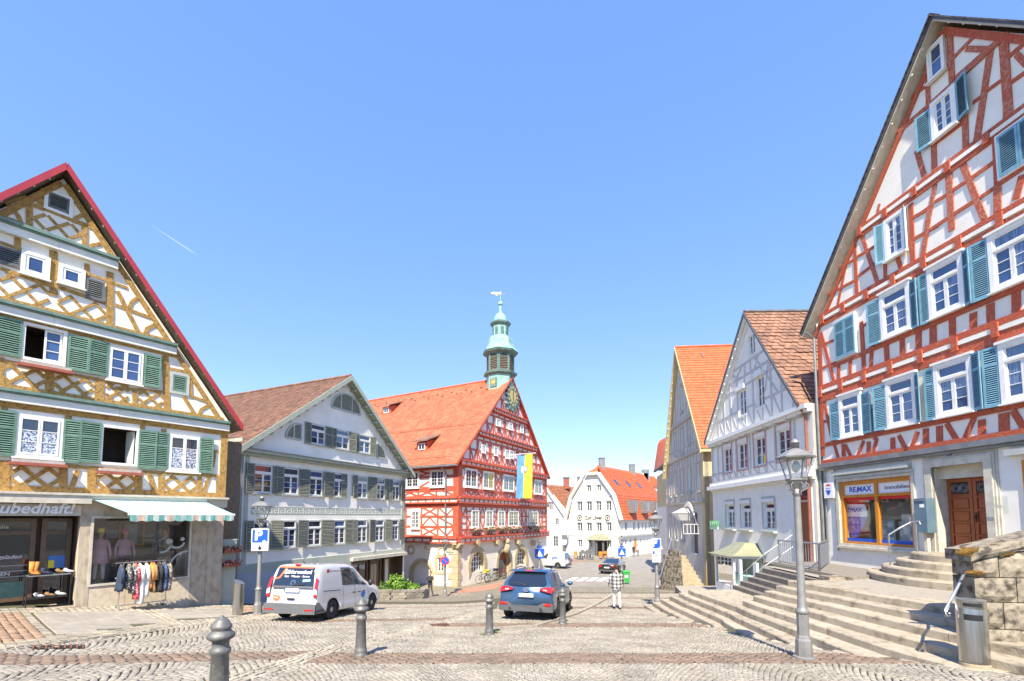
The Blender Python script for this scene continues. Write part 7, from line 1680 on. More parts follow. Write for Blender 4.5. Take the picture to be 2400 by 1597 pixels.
mb=MB();mb.smooth=True;mb.tube([p0+Vector((.3,.1,.35)),p0]+cur,.026,8);mb.build('rail','galv',WRL)
# weeds in the joints
for i,(px,py,s_)in enumerate(((1905,1452,1.0),(1907,1496,1.5),(1980,1350,1.2),(2165,1375,1.6),(1552,1428,1.3),(610,1440,1.6),(1140,1488,1.2),(1162,1484,1.0))):
    p=ground_at(px,py)if i not in(2,3)else None
    if p is None:r_=ray(px,py);p=Vector((0,0,CZ))+r_*((TERR-CZ)/r_.z)
    T=thing('weed_tuft','tuft of green weeds '+('on the steps behind the big lamp post','at the foot of the steps behind the big lamp post','at the edge of the timber platform','beside the round door steps','around the foot of the parking-sign lamp post','at the foot of the left lamp post','left of the bollard behind the blue car','beside the bollard behind the blue car')[i],'weeds',p);mb=MB()
    for k in range(60):
        a=random.uniform(0,6.28);r_=random.uniform(0,.12)*s_;q=p+Vector((math.cos(a)*r_*1.6,math.sin(a)*r_,0));t=Vector((math.cos(a),math.sin(a),0))*.05+Vector((0,0,random.uniform(.03,.08)));sd=Vector((-math.sin(a),math.cos(a),0))*.01;mb.quad(q-sd,q+sd,q+t)
    mb.build('blades','grass',T,fix=False,kind='stuff')
# ================================================================== street furniture
def hexring(c,r,z,n=6,rot=0.0):return[Vector((c[0]+r*math.cos(rot+2*math.pi*k/n),c[1]+r*math.sin(rot+2*math.pi*k/n),z))for k in range(n)]
def lamp_post(base,H,label,group='cast-iron street lamps',simple=False):
    T=thing('street_lamp',label,'street lamp',base,group);x,y,z0=base;k=H/4.1;c=Vector((x,y,z0));P=lambda pr:[(r*k,z*k)for r,z in pr]
    mb=MB();mb.lathe(P([(.19,-.05),(.19,.03),(.145,.05),(.135,.33),(.118,.37),(.112,.40)]),c,8,R(22));mb.lathe(P([(.112,.40),(.102,.43),(.10,.80),(.095,.82)]),c,8,R(22));mb.build('base','iron_grey',T)
    mb=MB();mb.smooth=True;mb.lathe(P([(.09,.80),(.115,.84),(.115,.88),(.09,.91),(.085,.93),(.072,1.0),(.054,3.0),(.054,3.02),(.075,3.04),(.08,3.09),(.06,3.12),(.055,3.16)]),c,14);mb.build('shaft','iron_grey',T)
    mb=MB();mb.lathe(P([(.05,3.14),(.16,3.30),(.18,3.32),(.18,3.35),(.05,3.36)]),c,6,R(30));mb.build('lantern_floor','iron_grey',T)
    for i in range(4 if simple else 6):
        a=R(30)+2*math.pi*i/(4 if simple else 6);d=Vector((math.cos(a),math.sin(a),0));mb=MB();mb.tube([c+d*.06*k+Vector((0,0,3.10*k)),c+d*.17*k+Vector((0,0,3.16*k)),c+d*.19*k+Vector((0,0,3.24*k)),c+d*.13*k+Vector((0,0,3.27*k))],.014*k,5);mb.build('scroll','iron_grey',T)
    zb,zt=3.35*k,3.76*k;b,t=hexring(c,.165*k,z0+zb,6,R(30)),hexring(c,.275*k,z0+zt,6,R(30))
    for i in range(6):mb=MB();mb.tube([b[i],t[i]],.014*k,4);mb.build('lantern_bar','iron_grey',T)
    for i in range(6):mb=MB();q=[b[i],b[(i+1)%6],t[(i+1)%6],t[i]];mb.quad(*q);mb.build('pane','lamp_glass',T,fix=False)
    mb=MB();mb.lathe(P([(.24,3.755),(.335,3.74),(.345,3.77),(.19,3.87),(.09,3.92),(.075,3.93)]),c,6,R(30));mb.build('lantern_roof','iron_grey',T)
    mb=MB();mb.smooth=True;mb.lathe(P([(.07,3.92),(.07,4.03),(.082,4.035),(.082,4.06),(.06,4.08),(.05,4.10),(.02,4.12)]),c,12);mb.build('finial','iron_grey',T)
    mb=MB();mb.smooth=True;mb.ball(c+Vector((0,0,3.58*k)),.075*k,8,6,(1,1,1.5));mb.build('bulb','bulb',T)
    return T
lR=ground_at(1885,1543);lamp_post((lR.x,lR.y,lR.z),4.15,'large street lamp standing before the stone steps, nearest the viewer')
lL=ground_at(604,1440);lamp_post((lL.x,lL.y,lL.z),4.28,'street lamp carrying the parking sign at left, beside the slanted steel column')
lM=ground_at(1541,1425);lamp_post((lM.x,lM.y,lM.z),3.98,'street lamp with stacked parking signs left of the stone steps')
lT=at(1043,1394,33.5);lamp_post((lT.x,lT.y,Gf(lT.x,lT.y)),(1394-1259)*33.5/1060,'street lamp with a round no-stopping sign at the town hall corner')
for px,Y,pt,lb in((1264,50,1263,'street lamp with a crossing sign at the far end of the town hall'),(1457,40,1255,'street lamp with a crossing sign in front of the inn')):
    p=at(px,1300,Y);g=Gf(p.x,p.y);lamp_post((p.x,p.y,g),at(px,pt,Y).z-g,lb,simple=True)
def panel(T,c,w,h,m,name='panel',th=.02,dx=None,rim=None):
    d=dx or Vector((1,0,0));n=Vector((d.y,-d.x,0));mb=MB();mb.box(c,(w,th,h),(d,n,Vector((0,0,1))));o=mb.build(name,m,T)
    return o,d,n
def ptext(T,s_,c,size,m,d,n,off=.014,**k):
    mb=MB();vs,fs=text_mesh(s_,size,d,(0,0,1),c+n*off,.004,**k);mb.add(vs,fs);return mb.build('lettering',m,T)
def shape(T,c,d,n,P,m,off=.014,name='symbol'):
    mb=MB();up=Vector((0,0,1));mb.prism([c+d*x+up*z+n*off for x,z in P],n*.004);return mb.build(name,m,T)
def psign(px,py,Y,label,w=.62,h=.62,extra=()):
    c=at(px,py,Y-.16);d=Vector((.99,.12,0)).normalized();T=thing('parking_sign',label,'sign',c);n=Vector((d.y,-d.x,0));up=Vector((0,0,1))
    panel(T,c,w,h,'blue_print',dx=d);
    mb=MB();
    for(x0,x1,z0,z1)in((-w/2,w/2,h/2-.03,h/2),(-w/2,w/2,-h/2,-h/2+.03),(-w/2,-w/2+.03,-h/2,h/2),(w/2-.03,w/2,-h/2,h/2)):mb.box(c+d*(x0+x1)/2+up*(z0+z1)/2+n*.012,(x1-x0,.004,z1-z0),(d,n,up))
    mb.build('rim','white_print',T);ptext(T,'P',c+up*.02-d*(.06 if not extra else .08),h*.95,'white_print',d,n,bold=.02);ptext(T,'<-' if not extra else '',c+d*.16-up*.2,.16,'white_print',d,n,bold=.01)if not extra else shape(T,c,d,n,[(.05,-.22),(.26,-.22),(.24,-.1),(.16,-.1),(.16,-.16),(.05,-.18)],'white_print')
    return T,c,d,n
up=Vector((0,0,1))
T,c,d,n=psign(610,1257,lL.y,'blue parking sign with a wheelchair plate on the left street lamp',.60,.54);panel(T,c-up*.40,.58,.26,'white_print','wheelchair_plate',dx=d)
cc=c-up*.40;shape(T,cc,d,n,[(.06*math.cos(t)-.0,.06*math.sin(t)-.04)for t in np.linspace(0,6.28,12)[:-1]],'black',name='wheelchair_symbol');shape(T,cc,d,n,[(-.03,.0),(.0,.10),(.02,.10),(.02,.02),(.09,-.02),(.08,-.04)],'black',.015,'wheelchair_symbol')
T,c,d,n=psign(1538,1275,lM.y,'blue parking sign with two white plates on the lamp left of the steps',.40,.44,(1,));
for k,(s_,h)in enumerate((('2 Std.',.22),('8-18 h',.24))):
    q=c-up*(.36+.27*k);panel(T,q,.38,h,'white_print','time_plate',dx=d);ptext(T,s_,q+d*.05,.11,'black',d,n)
    if k==0:shape(T,q,d,n,[(-.16,-.07),(-.08,-.07),(-.08,.07),(-.16,.07)],'blue_print')
def crossing(px,py,Y,label,w=.62):
    c=at(px,py,Y-.2);T=thing('crossing_sign',label,'sign',c,'pedestrian crossing signs');d=Vector((.97,.2,0)).normalized();n=Vector((d.y,-d.x,0));panel(T,c,w*1.05,w*1.05,'blue_print',dx=d);shape(T,c,d,n,[(-.36*w,-.30*w),(.36*w,-.30*w),(0,.36*w)],'white_print');shape(T,c,d,n,[(-.06,-.14),(-.02,-.02),(-.03,.06),(.03,.06),(.04,-.02),(.10,-.15),(.05,-.15),(.0,-.06),(-.03,-.15)],'black',.019);panel(T,c+up*w*.72,w*.6,w*.22,'blue_print','street_name_plate',dx=d)
crossing(1264.5,1298,50,'blue pedestrian crossing sign at the far end of the town hall',1.0);crossing(1457.5,1295,40,'blue pedestrian crossing sign in front of the inn',.68)
c=at(1043,1315,33.3);T=thing('no_stopping_sign','round red and blue no-stopping sign on the lamp by the town hall','sign',c);n=Vector((0,-1,0));d=Vector((1,0,0));cir=lambda r:[(r*math.cos(t),r*math.sin(t))for t in np.linspace(0,6.283,25)[:-1]]
shape(T,c,d,n,cir(.32),'red_print',.0,'disc');shape(T,c,d,n,cir(.25),'blue_print',.006,'field');shape(T,c,d,n,[(-.2,.16),(-.16,.2),(.2,-.16),(.16,-.2)],'red_print',.012,'bar')
q=c+up*.62+d*.38;panel(T,q,.8,.2,'green_trim','street_name_plate');ptext(T,'Rathaus',q,.16,'black',d,n)
# bollards
def bollard_mesh(h=1.12):
    pr=[(.135,-.03),(.135,.03),(.115,.05),(.12,.09),(.118,.12),(.106,.14),(.102,.18),(.086,.68),(.103,.70),(.107,.725),(.103,.75),(.086,.765),(.085,.83),(.10,.845),(.135,.87),(.14,.89),(.135,.915),(.105,.94),(.092,.96),(.105,.975),(.107,.995),(.10,1.01),(.085,1.03),(.07,1.06),(.045,1.085),(.03,1.09),(.022,1.105),(.008,1.115)]
    mb=MB();mb.smooth=True;mb.lathe(pr,(0,0,0),20);o=mb.build('tmp','iron_worn',None);me=o.data
    for v in me.vertices:v.co=v.co+o.location
    bpy.data.objects.remove(o);return me
bme=bollard_mesh()
for px,py,Y,lb in((510,1677,5.2,'grey bollard cut by the bottom edge, nearest the viewer'),(845,1537,None,'grey bollard with chipped paint in front of the white van'),(1147,1488,None,'grey bollard left of the blue car'),(1319,1463,None,'grey bollard right of the blue car')):
    p=ground_at(px,py)if Y is None else at(px,py,Y);p.z=Gf(p.x,p.y);o=inst(bme,'bollard',None,p);tag(o,lb,'bollard','turned iron bollards')
# brushed steel column with slanted top
p=ground_at(557,1441);T=thing('steel_column','brushed steel column with a slanted oval top beside the left lamp','column',p);r_=.17
mb=MB();mb.smooth=True;N=24;lo=[Vector((p.x+r_*math.cos(6.283*k/N),p.y+r_*math.sin(6.283*k/N),p.z+.01))for k in range(N)];hi=[Vector((q.x,q.y,p.z+1.14-.45*(q.x-p.x)))for q in lo];mb.loft([lo,hi],False);mb.build('body','steel',T);mb=MB();mb.quad(*[q+Vector((0,0,.003))for q in hi]);mb.build('slanted_top','galv',T,fix=False);mb=MB();mb.lathe([(r_*.93,-.06),(r_*.93,.02)],p,20);mb.build('foot','black',T)
# steel bin
p=ground_at(2285,1562);T=thing('litter_bin','brushed steel litter bin with two slots at the right wall','bin',p);r_=.20
mb=MB();mb.smooth=True;mb.lathe([(r_,.08),(r_,.985),(r_*.995,.99),(r_*.995,1.0),(r_,1.005),(r_,1.13)],p,32,cap=False);mb.build('body','steel',T);mb=MB();mb.lathe([(r_*.99,1.125),(r_*.99,1.135)],p,32);mb.build('lid','galv',T);mb=MB();mb.lathe([(r_*1.02,-.04),(r_*1.02,.055),(r_*.97,.06),(r_*.97,.08)],p,32);mb.build('plinth','sandstone_pale',T)
for z0,z1 in((.80,.90),(1.03,1.09)):
    mb=MB();A=math.atan2(-p.y,-p.x)+.12;f=lambda a,z,rr:Vector((p.x+rr*math.cos(a),p.y+rr*math.sin(a),p.z+z))
    for i in range(8):a,b=A-.62+1.24*i/8,A-.62+1.24*(i+1)/8;mb.quad(f(a,z0,r_+.003),f(b,z0,r_+.003),f(b,z1,r_+.003),f(a,z1,r_+.003))
    mb.build('slot','black',T,fix=False)
# green wheelie bin
p=at(1467,1366,34.5);p.z=Gf(p.x,p.y);T=thing('wheelie_bin','green plastic wheelie bin behind the walking person','bin',p);mat('bin_green',(.03,.30,.05),(.05,.36,.08),5,.5)
mb=MB();f=lambda w,dd,z:[p+Vector((sx*w,sy*dd,z))for sx,sy in((-1,-1),(1,-1),(1,1),(-1,1))];mb.loft([f(.20,.22,.06),f(.25,.27,.86)]);mb.build('body','bin_green',T);mb=MB();mb.loft([f(.27,.29,.86),f(.28,.30,.91),f(.22,.25,.97)]);mb.build('lid','bin_green',T)
for sx in(-.24,.24):mb=MB();mb.tube([p+Vector((sx-.03,.22,.10)),p+Vector((sx+.03,.22,.10))],.10,10);mb.build('wheel','tyre',T)
shape(T,p+Vector((-.02,-.268,.55)),Vector((1,0,0)),Vector((0,-1,0)),[(-.12,-.1),(.12,-.1),(.12,.1),(-.12,.1)],'white_print',.0,'sticker')
# planter with shrubs
c0,c1=at(893,1402,29),at(996,1398,31.0);g=Gf(-6.5,29.5);PL=thing('stone_planter','low curved planter wall of small stones with shrubs at the green house','planter',((c0.x+c1.x)/2,29.5,g))
pts=[Vector((c0.x-.3,29.6,0)),Vector((c0.x+.7,28.7,0)),Vector((c1.x-.9,29.0,0)),Vector((c1.x,29.9,0)),Vector((c1.x+.1,31.2,0))]
for a,b in zip(pts,pts[1:]):
    L=(b-a).length;d=(b-a).normalized();n=Vector((d.y,-d.x,0));k=max(2,int(L/.3))
    for j in range(4):
        for i in range(k):
            q=a.lerp(b,(i+.5+(.25 if j%2 else 0))/k);mb=MB();mb.box(q+Vector((0,0,Gf(q.x,q.y)-.1+.17*(j+.5)))+n*random.uniform(0,.03),(L/k*.95,.25,.16),(d,n,up));mb.build('stone','cobble_obj',PL)
mb=MB();mb.quad(*[q+Vector((0,0,Gf(q.x,q.y)+.45))for q in pts+[Vector((c0.x-.3,31.2,0))]]);mb.build('soil','leaf_dark',PL,fix=False)
def shrub(c,rx,rz,n,label,m='leaf',leaf=.09):
    T=thing('shrub',label,'shrub',c,'shrubs in the stone planter');mb=MB()
    for i in range(n):
        v=Vector((random.gauss(0,1),random.gauss(0,1),random.gauss(0,1))).normalized();k=random.uniform(.55,1.0)*(1+.18*math.sin(5*v.x+4*v.z)+.12*math.sin(9*v.y));q=Vector(c)+Vector((v.x*rx*k,v.y*rx*k,rz*.7+v.z*rz*k));a=Vector((random.gauss(0,1),random.gauss(0,1),random.gauss(0,1))).normalized()*leaf*random.uniform(.6,1.2);b=a.cross(v+Vector((.1,.2,.3))).normalized()*leaf*.5;mb.quad(q-a,q+b,q+a,q-b)
    mb.build('foliage',m,T,fix=False,kind='stuff');mb=MB()
    for k in range(5):a=k*1.26;mb.tube([Vector(c),Vector(c)+Vector((.3*rx*math.cos(a),.3*rx*math.sin(a),rz*.5)),Vector(c)+Vector((.7*rx*math.cos(a),.7*rx*math.sin(a),rz*1.0))],.02,4);mb.build('stems','brown_frame',T)
for px,py,Y,rx,rz,lb,m in((931,1383,30.0,.72,.66,'large bright green shrub in the middle of the stone planter','leaf'),(902,1388,29.8,.50,.36,'low olive shrub at the left end of the stone planter','leaf_dark'),(967,1386,30.4,.5,.34,'pale leafy shrub at the right end of the stone planter','leaf')):q=at(px,py,Y);shrub((q.x,q.y,Gf(q.x,q.y)+.4),rx,rz,1500,lb,m)
# bicycles by the town hall
def bicycle(c,ang,m,label,basket=False):
    T=thing('bicycle',label,'bicycle',c,'bicycles in front of the town hall');d=Vector((math.cos(ang),math.sin(ang),0));s_=Vector((-d.y,d.x,0));c=Vector(c);P=lambda x,z,y=0:c+d*x+s_*y+up*z
    for x in(-.52,.52):
        mb=MB();mb.tube([P(x+.33*math.cos(t),.35+.33*math.sin(t))for t in np.linspace(0,6.283,19)],.022,5,False);w_=mb.build('wheel','tyre',T);mb=MB()
        for k in range(8):t=k*math.pi/4;mb.tube([P(x,.35),P(x+.32*math.cos(t),.35+.32*math.sin(t))],.005,3)
        mb.build('spokes','galv',w_)
    mb=MB()
    for a,b in(((-.52,.35),(-.1,.33)),((-.1,.33),(-.25,.85)),((-.52,.35),(-.22,.75)),((-.1,.33),(.38,.78)),((-.2,.72),(.37,.85)),((.52,.35),(.36,.98))):mb.tube([P(*a),P(*b)],.018,5)
    mb.build('frame',m,T);mb=MB();mb.ball(P(-.27,.93),.06,8,5,(2.0,1.4,.6));mb.build('saddle','black',T);mb=MB();mb.tube([P(.28,1.08,-.27),P(.36,1.0,-.15),P(.37,1.0,.15),P(.28,1.08,.27)],.014,5);mb.build('handlebar','black',T)
    if basket:mb=MB();mb.loft([[P(-.62+sx*.16,.78,sy*.13)for sx,sy in((-1,-1),(1,-1),(1,1),(-1,1))],[P(-.62+sx*.2,1.02,sy*.17)for sx,sy in((-1,-1),(1,-1),(1,1),(-1,1))]]);mb.build('saddle_bag','yellow_print' if basket==1 else 'black',T)
for i,(px,Y,a,m,b)in enumerate(((1116,41.5,.75,'black',0),(1127,42.2,.95,'iron_blue',0),(1137,42.8,.7,'zinc',1),(1147,43.6,.9,'black',0),(1157,44.4,.8,'red_metal',2),(1168,45.0,.95,'zinc',0))):
    u_,z_=FT.uz(px,1340);q=FT.w(u_,0,.75+.25*(i%2));bicycle((q.x,q.y,Gf(q.x,q.y)),a,m,('black bicycle at the left end of the row by the town hall','blue-grey bicycle second from the left by the town hall','grey bicycle with a yellow bag in the row','black bicycle in the middle right of the row','dark red bicycle with a black bag in the row','grey bicycle at the right end nearest the arched door')[i],b)
# dark figure cut-out by the arch
# drain gratings and cover
def grating(px,py,w,h,ang,label,n=9):
    p=ground_at(px,py);T=thing('drain_grate',label,'drain',p);d=Vector((math.cos(ang),math.sin(ang),0));s_=Vector((-d.y,d.x,0));G3=lambda x,y,z:Vector((p.x+d.x*x+s_.x*y,p.y+d.y*x+s_.y*y,Gf(p.x+d.x*x+s_.x*y,p.y+d.y*x+s_.y*y)+z));mat('rust',(.24,.10,.05),(.17,.075,.04),9,.8)
    for i in range(n):x=-w/2+w*i/(n-1);mb=MB();mb.hexa([G3(x-.015,-h/2,.004),G3(x+.015,-h/2,.004),G3(x+.015,h/2,.004),G3(x-.015,h/2,.004)],[G3(x-.015,-h/2,.022),G3(x+.015,-h/2,.022),G3(x+.015,h/2,.022),G3(x-.015,h/2,.022)]);mb.build('bar','rust',T)
    mb=MB();mb.quad(G3(-w/2,-h/2,.006),G3(w/2,-h/2,.006),G3(w/2,h/2,.006),G3(-w/2,h/2,.006));mb.build('pit','black',T,fix=False)
grating(138,1517,.75,.4,.75,'rusty drain grating at the edge of the left pavement');grating(1030,1465,.5,.45,.4,'small rusty drain grating left of the blue car',7)
# clothes rack and its garments in front of the shop
FLr=lambda u,o:Vector((FL.w(u,0,o).x,FL.w(u,0,o).y,0))
ru0,ru1,ro=FL.uz(276,1410,.75)[0],FL.uz(388,1405,.75)[0],.75
RK=thing('clothes_rack','chrome clothes rack on castors in front of the shop window','clothes rack',FL.w((ru0+ru1)/2,Gf(*FLr((ru0+ru1)/2,ro)[:2]),ro));rz=Gf(*FLr((ru0+ru1)/2,ro)[:2]);RT=rz+1.58
mb=MB();mb.tube([FL.w(ru0-.12,RT,ro),FL.w(ru1+.1,RT,ro)],.016,6);mb.build('top_rail','galv',RK);mb=MB();mb.tube([FL.w(ru0,rz+.2,ro),FL.w(ru1,rz+.2,ro)],.014,6);mb.build('lower_rail','galv',RK)
for u,lean in((ru0,.1),(ru1,-.05)):
    mb=MB();mb.tube([FL.w(u+lean,RT,ro),FL.w(u,rz+.22,ro)],.014,6);mb.build('upright','galv',RK);mb=MB();mb.tube([FL.w(u,rz+.06,ro-.25),FL.w(u,rz+.2,ro-.18),FL.w(u,rz+.22,ro),FL.w(u,rz+.2,ro+.18),FL.w(u,rz+.06,ro+.25)],.013,6);mb.build('foot','galv',RK)
    for s_ in(-.25,.25):mb=MB();mb.ball(FL.w(u,rz+.035,ro+s_),.035,8,5);mb.build('castor','black',RK)
mat('cloth_spot',(.80,.79,.77),(.10,.10,.10),32,.85,contrast=(.62,.66));mat('cloth_floral',(.05,.05,.06),(.55,.52,.48),24,.85,contrast=(.5,.6));mat('cloth_leopard',(.50,.43,.34),(.06,.05,.045),36,.85,contrast=(.46,.52));mat('cloth_red',(.62,.04,.06),(.80,.70,.68),30,.85,contrast=(.56,.60));mat('cloth_orange',(.66,.24,.04),(.75,.32,.08),8,.85);mat('cloth_navy',(.03,.06,.14),(.10,.15,.28),20,.85,contrast=(.5,.6));mat('cloth_camel',(.36,.22,.10),(.28,.17,.08),6,.85);mat('cloth_black',(.018,.018,.02),(.05,.045,.05),26,.9);mat('cloth_pink',(.62,.38,.42),(.55,.32,.37),4,.85);mat('cloth_rose',(.66,.10,.20),(.58,.08,.16),4,.85);mat('denim',(.025,.04,.08),(.05,.07,.12),7,.85);mat('cloth_greyw',(.55,.53,.52),(.46,.44,.43),5,.85)
def garment(u,L,w,m,label,ph,o_=ro,sleeve=True):
    T=thing('garment',label,'garment',FL.w(u,RT,o_),'clothes hanging on the rack');mb=MB();mb.smooth=True;N=14;rings=[]
    for j in range(9):
        t=j/8;hw_=(.05+.17*min(1,t*4))*(1+.25*t);hz=RT-.05-L*t;th=w*(.35+.8*min(1,t*3));ring=[]
        for k in range(N):
            a=6.283*k/N;f=1+.28*math.sin(3*a+ph+2*t)*t;ring.append(FL.w(u+th*math.cos(a)*f*.5+.02*math.sin(4*t+ph),hz+(.02*math.sin(5*a+ph)if j==8 else 0),o_+hw_*math.sin(a)*(1+.1*math.sin(2*a+ph))))
        rings.append(ring)
    mb.loft(rings);mb.build('cloth',m,T)
    if sleeve:
        mb=MB();mb.smooth=True
        mb.tube([FL.w(u,RT-.12,o_+.17),FL.w(u+.02,RT-.35,o_+.25),FL.w(u+.03,RT-.62,o_+.26)],.06,7,rs=[.05,.065,.05]);mb.build('sleeve',m,T)
    mb=MB();mb.tube([FL.w(u,RT-.10,o_-.17),FL.w(u,RT-.04,o_),FL.w(u,RT-.10,o_+.17)],.008,4);mb.tube([FL.w(u,RT-.04,o_),FL.w(u,RT+.02,o_)],.005,4);mb.build('hanger','wood_orange',T)
W_=ru1-ru0
for i,(t,L,w,m,lb)in enumerate(((.02,.85,.16,'denim','navy denim jacket at the left end of the clothes rack'),(.17,.80,.20,'cloth_floral','black floral blouse second from the left on the rack'),(.28,.95,.16,'cloth_floral','dark patterned dress in the middle left of the rack'),(.33,1.15,.14,'cloth_red','red and white long dress on the clothes rack'),(.42,1.32,.16,'cloth_spot','longest white spotted dress in the middle of the rack'),(.54,1.1,.18,'cloth_spot','shorter white spotted blouse beside the orange one'),(.64,.85,.15,'cloth_orange','orange blouse on the clothes rack'),(.70,.98,.12,'cloth_camel','camel brown top right of the orange blouse'),(.82,1.0,.22,'cloth_black','black dress right of the middle of the rack'),(.92,.95,.18,'cloth_navy','dark grey-blue blouse near the right end of the rack'),(1.02,.98,.2,'cloth_leopard','leopard-print blouse at the right end of the rack'))):garment(ru0+W_*t,L,w,m,lb,i*1.3)
# shoe table at the entrance
tu0,tu1=FL.uz(62,1400,.0)[0],FL.uz(160,1400,-.3)[0];tz=Gf(*FLr(-4.8,.1)[:2])+.12
TB=thing('display_table','thin black display table with shoes at the shop entrance','table',FL.w((tu0+tu1)/2,tz,-.2));o0,o1_=-.55,-.08
mb=MB();FL.box(mb,tu0,tu1,tz+.84,tz+.87,o0,o1_);mb.build('table_top','galv',TB);mb=MB();FL.box(mb,tu0+.05,tu1-.05,tz+.15,tz+.17,o0,o1_);mb.build('shelf','black',TB)
for u in(tu0,tu1):
    for o_ in(o0,o1_):mb=MB();mb.tube([FL.w(u,tz-.1,o_),FL.w(u,tz+.85,o_)],.016,5);mb.build('leg','black',TB)
def boot(u,o_,z,m,h,label,grp='shoes on the display table'):
    T=thing('boot' if h>.2 else 'shoe',label,'shoe',FL.w(u,z,o_),grp);mb=MB();mb.smooth=True;P=[FL.w(u+.17,z+.035,o_+.04),FL.w(u+.08,z+.05,o_+.02),FL.w(u,z+.07,o_),FL.w(u-.03,z+.14,o_),FL.w(u-.02,z+max(.15,h),o_)];mb.tube(P,.05,8,rs=[.03,.045,.055,.055,.07 if h>.2 else .05]);mb.build('upper',m,T);mb=MB();FL.box(mb,u-.07,u+.2,z+.001,z+.022,o_-.045,o_+.075);mb.build('sole','black',T)
for i,(t,o_,lv,m,h,lb)in enumerate(((.12,-.2,1,'cloth_orange',.42,'tall tan boot at the left of the shoe table'),(.24,-.4,1,'cloth_orange',.40,'tan boot standing behind the other on the shoe table'),(.38,-.2,1,'denim',.2,'blue ankle boot on the shoe table'),(.72,-.3,1,'cloth_camel',.12,'brown low shoe on the shoe table top'),(.9,-.25,1,'cloth_spot',.14,'white shoe at the right end of the table top'),(.25,-.25,0,'cloth_spot',.1,'white sneaker at the left of the lower shelf'),(.5,-.25,0,'cloth_camel',.1,'tan shoe in the middle of the lower shelf'),(.75,-.25,0,'frame_white',.1,'white shoe at the right of the lower shelf'))):boot(tu0+(tu1-tu0)*t,o_,tz+(.872 if lv else .172),m,h,lb)
